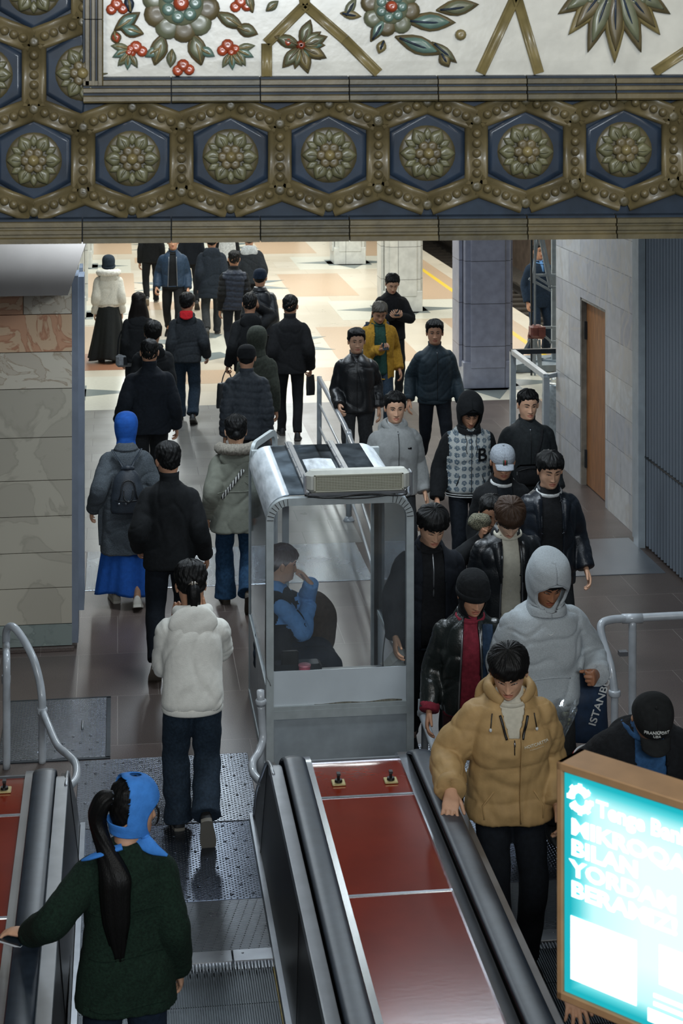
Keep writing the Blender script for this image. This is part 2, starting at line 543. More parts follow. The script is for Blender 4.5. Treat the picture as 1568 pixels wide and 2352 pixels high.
# walls, ceiling
tag(MB().box((1.9, 62.1, 2), (22, .2, 6.4)).build('wall_back', M_CEIL), kind='structure')
tag(MB().box((-6.6, 43, 2), (.2, 38, 6)).build('wall_left_hall', M_CEIL), kind='structure')
tag(MB().box((2.4, 35, 4.8), (18, 54, .12)).build('ceiling', M_CEIL), kind='structure')
# right wall with door opening: y 18.18-19.2, z 0-2.12
w = MB()
for y0, y1, z0, z1 in ((19.2, 20.3, 0, 4.75), (17.05, 18.18, 0, 4.75), (18.18, 19.2, 2.12, 4.75)):
    w.box((5.34, (y0 + y1) / 2, (z0 + z1) / 2), (.3, y1 - y0, z1 - z0))
tag(w.build('wall_right', M_WALLT), kind='structure')
M_WOOD = mat('door_wood', '#8a5a33', .45, var=.35, vs=6, stretch=(8, 8, .7), bump=.1, bs=10)
dr = tag(empty('door_1', (5.28, 18.69, 0)), kind='structure')
dd = MB().box((0, 0, 1.05), (.05, .98, 2.08)); dd.build('door_leaf', M_WOOD, dr)
jm = MB().box((-.055, .495, 1.06), (.06, .03, 2.12)).box((-.055, -.495, 1.06), (.06, .03, 2.12)).box((-.055, 0, 2.105), (.06, 1.0, .03)); jm.build('door_jamb', mat('stone_jamb', '#7d776c', .7, var=.3, vs=8), dr)
for zz in (1.75, .3): MB().box((-.035, .465, zz), (.03, .03, .2)).build('hinge', M_DARKMET, dr)
# metal strips and ribbed shutter at the near end of the right wall
tag(MB().box((5.2, 16.95, 2.3), (.1, .22, 4.6)).box((5.12, 16.72, 2.3), (.07, .16, 4.6)).build('trim_right_jamb', M_PAINTG), kind='structure')
rb = MB().box((5.32, 14.6, 2.3), (.1, 4.2, 4.6))
tag(rb.build('wall_right_metal', M_DARKMET), kind='structure')
sh = tag(empty('ribbed_shutter', (5.2, 14.6, 0)), 'tall grey vertically ribbed metal shutter beside the marble wall', 'shutter')
q = MB()
for k in range(44):
    yy = -2.0 + k * .093
    q.prism([(.01, yy - .024), (-.04, yy - .020), (-.05, yy), (-.04, yy + .020), (.01, yy + .024)], 2, .03, 4.5)
q.build('ribs', mat('shutter_paint', '#7b838c', .4, metal=.3), sh)
MB().box((.03, 0, 2.3), (.04, 4.05, 4.5)).build('backing', M_BLACK, sh)
MB().box((-.025, 0, .9), (.06, 4.05, .015)).build('seam', M_BLACK, sh)

# left pilaster: slabs of veined marble
def marble(name, a, b, v, dist=1.8, sc=2.2):
    m = bpy.data.materials.new(name); m.use_nodes = True
    nt, p = nodes_of(m); L = nt.links.new
    tc = nt.nodes.new('ShaderNodeTexCoord'); n = nt.nodes.new('ShaderNodeTexNoise')
    n.inputs['Scale'].default_value = sc; n.inputs['Detail'].default_value = 9; n.inputs['Distortion'].default_value = dist
    L(tc.outputs['Object'], n.inputs['Vector'])
    r = nt.nodes.new('ShaderNodeValToRGB'); e = r.color_ramp.elements
    e[0].position = .3; e[0].color = hx(a); e[1].position = .72; e[1].color = hx(b)
    k = e.new(.5); k.color = hx(v); k2 = e.new(.47); k2.color = hx(a); k3 = e.new(.53); k3.color = hx(b)
    L(n.outputs['Fac'], r.inputs['Fac']); L(r.outputs[0], p.inputs['Base Color'])
    p.inputs['Roughness'].default_value = .3
    return m
MA = [marble('marble_orange', '#cf9d7c', '#d9b896', '#b98263', 2.6, 3), marble('marble_breccia', '#c6bba9', '#d3cab8', '#ad9c86', 2.0, 3.5),
      marble('marble_sand', '#b5ae9e', '#bfb8a7', '#aba494', 1.2, 2), marble('marble_green', '#87928d', '#939d98', '#7c8782', 1.5, 2.5), M_GRAN]
pl = MB()
zz = [4.85 - (y - HOR) * 14.45 / FPX for y in (1490, 1462, 1412, 1330, 1250, 1168, 1087, 990, 880, 797, 712, 640)]
pl.box((-.95, 14.95, 1.5), (1.14, .9, 3.0), 2)
mi = [4, 3, 2, 2, 2, 2, 2, 2, 1, 0, 1]
for k in range(11):
    z0, z1 = max(0, zz[k]), zz[k + 1]
    xr = -.37 - (0 if k else -.02)
    if k == 10:
        pl.box((-1.15, 14.43, (z0 + z1) / 2), (.77, .06, z1 - z0 - .006), 0)
        pl.box((-.565, 14.43, (z0 + z1) / 2), (.385, .06, z1 - z0 - .006), 1)
    else:
        pl.box(((-1.55 + xr) / 2, 14.43 - (.05 if k < 1 else 0), (z0 + z1) / 2), (xr + 1.55, .06, z1 - z0 - .006), mi[k])
tag(pl.build('wall_left_pilaster', MA), kind='structure')
jb = MB()
jb.box((-.345, 14.6, 1.55), (.05, .4, 3.0)).box((-.30, 14.7, 1.65), (.05, .35, 2.75)).box((-.31, 15.1, 1.7), (.03, .3, 2.7)); jb.box((-.325, 14.44, 1.2), (.012, .02, 2.3))
tag(jb.build('trim_left_jamb', mat('jamb_paint', '#7b8492', .4, metal=.3, var=.1, vs=6)), kind='structure')
# smooth grey hood above the pilaster
hd = MB(); n = 14
V = []
for i in range(n):
    t = i / (n - 1)
    yy = 14.45 - .55 * math.sin(t * math.pi / 2); z = 3.42 - .44 * (1 - math.cos(t * math.pi / 2)) - .02 * t
    xr = -.22 - .17 * t ** 1.6
    for x in (-2.2, xr): V.append((x, yy, z))
    for x in (xr, -2.2): V.append((x, yy + .05 + .45 * t, z - .04 + .03 * t))
F = []
for i in range(n - 1):
    for j in range(4):
        F.append((i * 4 + j, i * 4 + (j + 1) % 4, i * 4 + 4 + (j + 1) % 4, i * 4 + 4 + j))
F += [(3, 2, 1, 0), tuple(range(4 * n - 4, 4 * n))]
hd.add(V, F)
auto_smooth(tag(hd.build('trim_canopy', mat('hood_grey', '#938c87', .85, var=.06, vs=4)), kind='structure'))
lp = tag(empty('led_glint', on_y(142, 667, 14.32)), 'small glowing white block standing for an LED reflection at the pilaster top', 'reflection')  # LED reflection imitated by an added glowing block, no fixture here
MB().box((0, 0, 0), (.1, .05, .03), bev=.006).build('glint_mount', M_PAINTG, lp)
MB().box((0, -.028, 0), (.085, .012, .02)).build('glint_face', mat('glint_glow', (1, 1, 1), .5, emit=6), lp)

# ------------------------------------------------------------------ tiled beam over the opening
YB = 7.6
def BP(px, py, t=0.0):
    p = on_y(px, py, YB); p[1] -= t
    return p
M_OLIVE = mat('glaze_olive', '#5d5338', .42, var=.3, vs=9, coat=.12, bump=.2, bs=40)
M_OLIVED = mat('glaze_olive_dark', '#514a33', .42, var=.3, vs=12, coat=.12, bump=.2, bs=40)
M_GBLUE = mat('glaze_blue', '#1e2b3b', .5, spec=.25, var=.35, vs=7, coat=.15)
M_GDBLUE = mat('glaze_navy', '#1f2b39', .5, spec=.25, var=.35, vs=9, coat=.15)
M_OLIVEP = mat('glaze_olive_petal', '#5f5e43', .42, var=.25, vs=14, coat=.12, bump=.2, bs=60)
M_GWHITE = mat('glaze_white', '#c9c8bf', .3, var=.1, vs=8, coat=.4, bump=.25, bs=25)
M_GLEAF = mat('glaze_leaf', '#686c55', .34, var=.25, vs=14, coat=.15)
M_GTEAL = mat('glaze_teal', '#607a70', .28, var=.25, vs=14, coat=.15)
M_GRED = mat('glaze_red', '#a5492d', .25, var=.25, vs=16, coat=.15)
M_GGOLD = mat('glaze_gold', '#7a6e48', .36, var=.25, vs=14, coat=.15)
beam = MB()
xa, xb = -3.2, 6.6
zb = on_y(784, 548, YB)[2]
beam.box(((xa + xb) / 2, YB + .33, (zb + 6.2) / 2), (xb - xa, .66, 6.2 - zb))
beam = tag(beam.build('wall_tiled_beam', M_GDBLUE), kind='structure')
def rl(name, mb, m, sm=True):
    return mb.build(name, m, beam, smooth=sm)
def strip(mb, a, b, w, h, mi=0, seg=1):        # raised moulding between two picture points on the beam
    A, B = BP(*a), BP(*b)
    d = B - A; d /= np.linalg.norm(d); s = np.array((-d[2], 0, d[0])) * w * .0019 / 2
    o = np.array((0, -1., 0))
    prof = [(-1, 0), (-.95, .7), (-.72, 1), (-.5, .62), (.5, .62), (.72, 1), (.95, .7), (1, 0)]
    V = [P + s * k + o * h * q for P in (A, B) for k, q in prof]
    n = len(prof)
    mb.add(V, [(i, i + 1, n + i + 1, n + i) for i in range(n - 1)] + [tuple(range(n)), tuple(range(2 * n - 1, n - 1, -1))], mi)
def cushion(mb, P, h, mi=0, t0=0.0, edge=.5):  # a pillow-shaped relief over an outline given in picture points
    P = np.array(P, float); P[:, 0] = np.minimum(P[:, 0], CLIP); c = P.mean(0); n = len(P)
    rings = [(1, 0), (1, h * edge), (.86, h * .85), (.55, h), (.22, h * .96)]
    V = [BP(*(c + (p - c) * k), t0 + q) for k, q in rings for p in P]
    mb.add(V, grid_faces(len(rings), n), mi)
def leaf(mb, x, y, ang, L, wd, h, mi=0, t0=0, rib=None):
    a = math.radians(ang); d = np.array((math.cos(a), math.sin(a))); s = np.array((-d[1], d[0]))
    pr = [(0, .10), (.12, .42), (.3, .82), (.48, 1), (.66, .86), (.82, .52), (.93, .22), (1, 0)]
    pts = [np.array((x, y)) + d * L * t + s * wd / 2 * q for t, q in pr] + [np.array((x, y)) + d * L * t - s * wd / 2 * q for t, q in pr[-2::-1]]
    if rib is not None and rib > 0 and wd > 24:
        cushion(mb, pts, h * .7, 5 if mi != 5 else 3, t0); c_ = np.array(pts).mean(0); pts = [c_ + (p_ - c_) * .74 for p_ in pts]; cushion(mb, pts, h * .75, mi, t0 + h * .35)
    else: cushion(mb, pts, h, mi, t0)
    if rib is not None:
        q0, q1 = np.array((x, y)) + d * L * .08, np.array((x, y)) + d * L * .86
        mb.tube([BP(*q0, t0 + h * .9), BP(*((q0 + q1) / 2 + s * wd * .05), t0 + h * 1.05), BP(*q1, t0 + h * .75)], [.005, .006, .002], 6, rib, n=8)
def circ(x, y, r, n=20): return [(x + r * math.cos(2 * math.pi * k / n), y + r * math.sin(2 * math.pi * k / n)) for k in range(n)]
def bead(mb, x, y, r, mi=0, t0=.01):
    mb.ell(BP(x, y, t0), (r * .0019, r * .0019 * .9, r * .0019), 12, 8, mi)

PIT = 225.5
def hexc(i, j): return (78 + PIT * (i + (.5 if j % 2 else 0)), 368 - 3.9 * (i + (.5 if j % 2 else 0)) * 1.05 - 198 * j)
def clip_left(x, y): return x < 182 or y > 235
def bead_strip(a, b, nb, wd=48):
    mb = MB(); a = np.array(a); b = np.array(b); L = np.linalg.norm(b - a); d = (b - a) / L
    strip(mb, a + d * 5, b - d * 5, wd, .022)
    for k in range(nb):
        t = (k + .5) / nb * .74 + .13
        p = a + (b - a) * t
        bead(mb, p[0], p[1], 10.5, 0, .018)
    rl('bead_moulding', mb, M_OLIVE)
def node(p):
    mb = MB(); cushion(mb, circ(p[0], p[1], 13, 10), .02); rl('boss', mb, M_OLIVED)
CLIP = 9e9
def rosette(cx, cy, R=65):
    pr = empty('rosette', BP(cx, cy)); pr.parent = beam
    c = np.array(pr.location)
    def part(nm, mb, m):
        o = mb.build(nm, m, pr, smooth=True); o.location = -pr.location
    d = MB(); cushion(d, circ(cx, cy, R, 28), .014); part('disc', d, M_OLIVED)
    o = MB()
    for k in range(6):
        a = 30 + 60 * k - 120 + 30
        leaf(o, cx + 20 * math.cos(math.radians(a)), cy + 20 * math.sin(math.radians(a)), a, 43, 34, .028, t0=.008, rib=0)
        leaf(o, cx + 30 * math.cos(math.radians(a + 30)), cy + 30 * math.sin(math.radians(a + 30)), a + 30, 30, 18, .02, t0=.008)
    part('outer_petals', o, M_OLIVEP)
    n = MB()
    for k in range(6):
        a = 60 * k
        cushion(n, circ(cx + 19 * math.cos(math.radians(a)), cy + 19 * math.sin(math.radians(a)), 12, 12), .022, t0=.022)
    part('inner_petals', n, M_OLIVE)
    kb = MB(); bead(kb, cx, cy, 13, 0, .045); part('knob', kb, M_GGOLD)
def hexcell(cx, cy, full):
    hm = MB(); V = [(min(cx + 86 * sx, CLIP), cy + 49 * sy) for sx, sy in ((1, 1), (0, 2.0), (-1, 1), (-1, -1), (0, -2.0), (1, -1))]
    V = [(x, y) for x, y in V if True]
    cushion(hm, V, .008, edge=.9)
    rl('hexagon_tile', hm, M_GBLUE)
done = set()
for j in (0, 1, 2):
    for i in range(-1, 10):
        cx, cy = hexc(i, j)
        if not (-140 < cx < 2150): continue
        if j and cx > 200: continue
        CLIP = 9e9 if j == 0 else 196
        hexcell(cx, cy, True)
        rosette(cx, cy)
        h2, w2 = 118, 113
        P = [(cx, cy - h2), (cx + w2, cy - h2 / 1.55), (cx + w2, cy + h2 / 1.55), (cx, cy + h2), (cx - w2, cy + h2 / 1.55), (cx - w2, cy - h2 / 1.55)]
        for k in range(6):
            a, b = P[k], P[(k + 1) % 6]
            key = (round((a[0] + b[0]) / 30), round((a[1] + b[1]) / 30))
            if any((key[0] + u, key[1] + v) in done for u in (-1, 0, 1) for v in (-1, 0, 1)): continue
            mx_, my_ = (a[0] + b[0]) / 2, (a[1] + b[1]) / 2
            if j and mx_ > 205: continue
            done.add(key)
            bead_strip(a, b, 5 if k in (1, 4) else 4, 56)
        for p in P:
            key = ('n', round(p[0] / 24), round(p[1] / 24))
            if key in done or (p[0] > 205 and p[1] < 200): continue
            done.add(key); node(p)
CLIP = 9e9
# long mouldings
def moulding(name, a, b, prof, mm):
    mb = MB()
    A, B = BP(*a), BP(*b)
    d = B - A; d /= np.linalg.norm(d); s = np.array((-d[2], 0, d[0]))
    if s[2] < 0 and abs(d[0]) > .5: s = -s
    o = np.array((0, -1., 0))
    n = len(prof)
    V = [P + s * k * .0019 + o * q for P in (A, B) for k, q in prof]
    for i in range(n - 1): mb.add([V[i], V[i + 1], V[n + i + 1], V[n + i]], [(0, 1, 2, 3)], 1 if (prof[i][1] < .046 and prof[i + 1][1] < .046 and i > 1) else 0)
    mb.add(V, [tuple(range(n)), tuple(range(2 * n - 1, n - 1, -1))])
    auto_smooth(mb.build(name, [mm, M_GDBLUE], beam), 30)
PR = [(-30, 0), (-30, .05), (-26, .056), (-16, .056), (-13, .045), (-8, .045), (-6, .052), (2, .052), (4, .042), (8, .042), (10, .05), (20, .05), (22, .036), (27, .036), (30, 0)]
k = 0
xs = list(np.arange(-420, 2250, 203))
for a, b in zip(xs[:-1], xs[1:]):
    f0 = lambda x: 524 - (x - 784) * .0077
    moulding('lower_moulding', (a + 2, f0(a)), (b - 1, f0(b)), [(q * 1.0 if q > -25 else -27, t * 1.2) for q, t in PR], M_OLIVED if k % 2 else M_OLIVE)
    if b > 200:
        f1 = lambda x: 203 - (x - 784) * .005
        moulding('upper_moulding', (max(a, 190) + 2, f1(a)), (b - 1, f1(b)), PR, M_OLIVE if k % 2 else M_OLIVED)
    k += 1
for a, b in ((172, 20), (20, -160), (-160, -340)):
    moulding('side_moulding', (213, a + 24), (213, b + 26), [(q * .8, t) for q, t in PR], M_OLIVE)
pn = MB(); cushion(pn, [(230, 178), (230, -330), (2100, -330), (2100, 172)], .006); rl('white_panel', pn, M_GWHITE, False)
# floral reliefs on the white panel
FM = [M_GLEAF, M_GTEAL, M_GRED, M_GGOLD, M_GBLUE, M_OLIVE]
def blossom(cx, cy, R, n, mb):
    for q in range(n):
        a = 2 * math.pi * q / n + .2
        cushion(mb, circ(cx + R * .72 * math.cos(a), cy + R * .72 * math.sin(a), R * .36, 14), .028, 0 if q % 2 else 5, .004)
    cushion(mb, circ(cx, cy, R * .66, 24), .032, 0, .01)
    for q in range(7):
        a = 2 * math.pi * q / 7
        cushion(mb, circ(cx + R * .38 * math.cos(a), cy + R * .38 * math.sin(a), R * .19, 12), .03, 1, .02)
    cushion(mb, circ(cx, cy, R * .22, 14), .05, 2, .02)
def tulip(mb, x, y, ang, s=1.0):
    for da, c in ((-34, 0), (0, 1), (34, 0)):
        leaf(mb, x, y, ang + da, 52 * s, 22 * s, .022, c, .004, 3)
    cushion(mb, circ(x, y, 11 * s, 10), .03, 2, .004)
f = MB(); blossom(415, 8, 84, 10, f); rl('flower_relief', f, FM)
f = MB()
for x, y, a, L, w_, c in ((262, 70, -35, 74, 34, 1), (262, 70, 75, 34, 26, 2), (330, 78, -165, 60, 34, 1), (560, 66, -150, 78, 34, 0), (540, 60, 20, 56, 34, 0), (355, 150, -75, 78, 42, 0), (372, 108, 150, 46, 24, 1),
                          (462, 150, -105, 80, 44, 0), (455, 108, 30, 44, 24, 1), (395, 112, 95, 44, 24, 0), (300, 30, -100, 44, 24, 4), (580, 30, -110, 54, 26, 0), (610, 26, -40, 38, 22, 0)):
    leaf(f, x, y, a, L, w_, .026, c, .004, 3)
for x, y in ((312, 108), (522, 104), (268, 10), (552, 4), (420, 150)):
    cushion(f, circ(x, y, 15, 10), .028, 2, .004); cushion(f, circ(x - 12, y + 12, 13, 10), .024, 2, .004); cushion(f, circ(x + 14, y + 10, 13, 10), .024, 2, .004)
tulip(f, 300, 112, 155, .9); tulip(f, 296, 120, 95, .8); tulip(f, 540, 112, 25, .9); tulip(f, 530, 120, 85, .8)
rl('leaf_relief', f, FM)
f = MB(); tulip(f, 690, 104, 0, 1.1); tulip(f, 690, 104, 70, 1.1)
for a in (-70, -20, 25, 75, 130, 200): leaf(f, 690, 106, a, 66, 32, .026, 3 if a % 2 else 0, .004, 5)
cushion(f, circ(660, 96, 11, 10), .03, 2, .004); rl('flower_relief', f, FM)
f = MB(); blossom(895, 16, 64, 8, f)
for x, y, a, L, w_, c in ((850, 96, -60, 70, 30, 1), (906, 84, 20, 118, 44, 1), (930, 48, 2, 116, 46, 1), (1000, 24, -8, 100, 40, 0), (990, 96, 40, 76, 26, 0), (1010, 120, 60, 40, 30, 3), (880, 92, 110, 34, 24, 3), (790, 40, -60, 54, 22, 0), (780, 30, 10, 50, 22, 3)):
    leaf(f, x, y, a, L, w_, .028, c, .004, 4)
cushion(f, circ(1056, 80, 13, 12), .03, 3, .004); rl('leaf_relief', f, FM)
f = MB()
for q in range(9):
    a = 90 + (q - 4) * 19
    leaf(f, 1408, -60 + abs(q - 4) * 3, a, 205 - abs(q - 4) * 17, 48, .03, 0 if q % 2 else 5, .004 + (4 - abs(q - 4)) * .003, 4)
for q in range(7): bead(f, 1350 + q * 20, 10 - abs(q - 3) * 3, 10, 0, .03)
rl('palmette_relief', f, FM)
for pts in ([(612, 176), (612, 100), (700, 12), (790, 90), (868, 168)], [(700, 12), (690, -60)], [(1102, 168), (1184, -10), (1236, 168)], [(1500, 166), (1600, 100)]):
    for a, b in zip(pts[:-1], pts[1:]):
        mb = MB(); strip(mb, a, b, 26, .022); rl('band_moulding', mb, M_GGOLD)

# ------------------------------------------------------------------ steel floor plates
def plate_mat(name, sx, sy, rot, base='#9a9ea4', rough=.3, strength=.9):
    m = bpy.data.materials.new(name); m.use_nodes = True
    nt, b = nodes_of(m); L = nt.links.new
    b.inputs['Metallic'].default_value = .92; b.inputs['Base Color'].default_value = hx(base)
    tc = nt.nodes.new('ShaderNodeTexCoord')
    mp = nt.nodes.new('ShaderNodeMapping'); mp.inputs['Rotation'].default_value = (0, 0, rot)
    L(tc.outputs['Object'], mp.inputs['Vector'])
    br = nt.nodes.new('ShaderNodeTexBrick'); br.inputs['Scale'].default_value = 1
    br.inputs['Brick Width'].default_value = sx; br.inputs['Row Height'].default_value = sy; br.inputs['Mortar Size'].default_value = sy * .3; br.inputs['Mortar Smooth'].default_value = 1
    L(mp.outputs[0], br.inputs['Vector'])
    bp = nt.nodes.new('ShaderNodeBump'); bp.inputs['Strength'].default_value = strength; bp.inputs['Distance'].default_value = .004
    L(br.outputs['Fac'], bp.inputs['Height']); L(bp.outputs[0], b.inputs['Normal'])
    n = nt.nodes.new('ShaderNodeTexNoise'); n.inputs['Scale'].default_value = 2.5; n.inputs['Detail'].default_value = 5
    L(tc.outputs['Object'], n.inputs['Vector'])
    r = nt.nodes.new('ShaderNodeMapRange'); r.inputs['To Min'].default_value = rough * .7; r.inputs['To Max'].default_value = rough * 1.4
    L(n.outputs['Fac'], r.inputs['Value']); L(r.outputs[0], b.inputs['Roughness'])
    return m
M_PL1 = plate_mat('tread_plate', .042, .017, 0, '#83878e', .22)
M_PL2 = plate_mat('tread_plate_worn', .036, .015, 0, '#5d6470', .2, .5)
M_PL3 = plate_mat('comb_plate_ribs', .10, .012, .25, '#6b7077', .3, .9)
def steel_plate(name, label, x0, x1, y0, y1, m, group=None, studs=None, z=.006, t=.05):
    mb = MB().box(((x0 + x1) / 2, (y0 + y1) / 2, z - t / 2), (x1 - x0 - .008, y1 - y0 - .008, t), bev=.004)
    rnd = random.Random(int(abs(x0 * 100 + y0 * 10)))
    if studs:
        nx, ny = studs
        for i in range(nx):
            for j in range(ny):
                x = x0 + (i + .5 + (.5 if j % 2 else 0)) / (nx + .5) * (x1 - x0); y = y0 + (j + .5) / ny * (y1 - y0)
                mb.ell((x, y, z), (.011, .011, .005), 8, 4)
    o = tag(mb.build(name, m), label, 'floor plate', group)
    return o
G_ = 'steel plates at the escalator landings'
for sd, (x0, x1) in enumerate(((-.27, .90), (1.84, 3.0))):
    side = 'left down' if sd == 0 else 'right up'
    a = 'beside the woman in green' if sd == 0 else 'below the tan puffer man'
    steel_plate('landing_plate', 'studded steel landing plate farthest from the steps, ' + a, x0, x1, 11.02, 12.1, M_PL1, G_, (9, 7))
    steel_plate('landing_plate', 'worn studded steel landing plate next to the ribbed plate, ' + a, x0, x1, 10.0, 11.02, M_PL2, G_, (9, 9))
    steel_plate('comb_plate', 'ribbed steel comb plate next to the steps, ' + a, x0 + .03, x1, 9.42, 10.0, M_PL3, 'ribbed comb plates')
    cb = tag(empty('comb_strip', ((x0 + x1) / 2, 9.36, 0)), 'toothed pale metal comb strip at the first step, ' + a, 'comb', 'toothed comb strips')
    for k in range(4):
        w_ = (x1 - x0 - .06) / 4
        q = MB().box((0, 0, .004), (w_ - .006, .12, .02), bev=.003)
        for t in range(int(w_ / .018)): q.box((-w_ / 2 + .009 + t * .018, -.085, -.002), (.007, .08, .012))
        for t in (-.3, .3): q.ell((w_ * t, .02, .014), (.008, .008, .003), 8, 4)
        o = q.build('comb_segment', M_ALU, cb); o.location = (-(x1 - x0) / 2 + .05 + w_ * (k + .5), 0, 0)
hp = tag(empty('floor_hatch', (-.45, 12.7, 0)), 'square steel floor hatch with lifting handle beside the left railing', 'hatch')
q = MB().box((0, 0, -.004), (.74, 1.1, .03), bev=.004)
for i in range(4):
    for j in range(3): q.ell((-.1 + i * .12 + (j % 2) * .05, -.42 + j * .12, .011), (.012, .012, .005), 8, 4)
q.build('hatch_cover', M_PL1, hp)
MB().box((.385, 0, -.002), (.03, 1.14, .02)).box((0, .57, -.002), (.8, .03, .02)).box((0, -.57, -.002), (.8, .03, .02)).build('hatch_rim', M_DARKMET, hp)
MB().tube([(.2, -.06, .01), (.2, -.05, .03), (.2, .05, .03), (.2, .06, .01)], [.008] * 4, 8, n=14).build('lifting_handle', M_ALU, hp, True)
steel_plate('threshold_plate', 'broad bright steel threshold plate in the floor left of and behind the booth', -.3, 2.35, 15.94, 17.19, plate_mat('threshold_tread', .03, .013, 0, '#9fa4aa', .24, .6), 'wide threshold plates')
steel_plate('threshold_plate', 'broad steel threshold plate in the floor beside the ribbed shutter', 3.55, 5.1, 15.8, 17.0, plate_mat('threshold_tread_smooth', .03, .013, 0, '#9fa4aa', .3, .2), 'wide threshold plates')

# ------------------------------------------------------------------ escalators
Y0 = 6.4
def inc(y): return max(0.0, (Y0 - y)) * .577
M_STEP = mat('step_metal', '#474c50', .36, metal=.8, var=.3, vs=5)
M_YEL = mat('step_edge_yellow', '#a08c3a', .5, var=.3, vs=20)
def step_mesh(wd):
    q = MB().box((0, 0, -.11), (wd, .40, .18))
    n = int(wd / .0125)
    for k in range(n):
        x = -wd / 2 + (k + .5) * wd / n
        e = 1 if (k < 3 or k > n - 4) else 0
        q.box((x, 0, -.012), (.0055, .398, .024), e)
    q.box((0, -.2, -.10), (wd, .01, .16))
    return q
for sd, (x0, x1) in enumerate(((-.235, .855), (1.86, 2.95))):
    es = tag(empty('escalator_stairs', ((x0 + x1) / 2, 9.3, 0)), ('grooved metal escalator steps under the woman in green' if sd == 0 else 'grooved metal escalator steps below the shoe of the man in the tan puffer'), 'escalator')
    st = None
    for k in range(9):
        y = 9.10 - k * .405
        z = 0 if k < 4 else (k - 3.3) * .405 * .45
        if st is None:
            st = step_mesh(x1 - x0).build('step', [M_STEP, M_YEL], es); o = st
        else:
            o = st.copy(); COL.objects.link(o)
        o.location = (0, y - 9.3, z)
    for s_, xx in ((-1, x0), (1, x1)):
        MB().prism([(5.6, inc(5.6)), (9.6, 0), (9.6, .14), (Y0, .14), (5.6, inc(5.6) + .14)], 0, xx - (x0 + x1) / 2 + (.006 if s_ > 0 else -.02), xx - (x0 + x1) / 2 + (.02 if s_ > 0 else -.006)).build('skirt', M_ALU, es).location = (0, -9.3, 0)

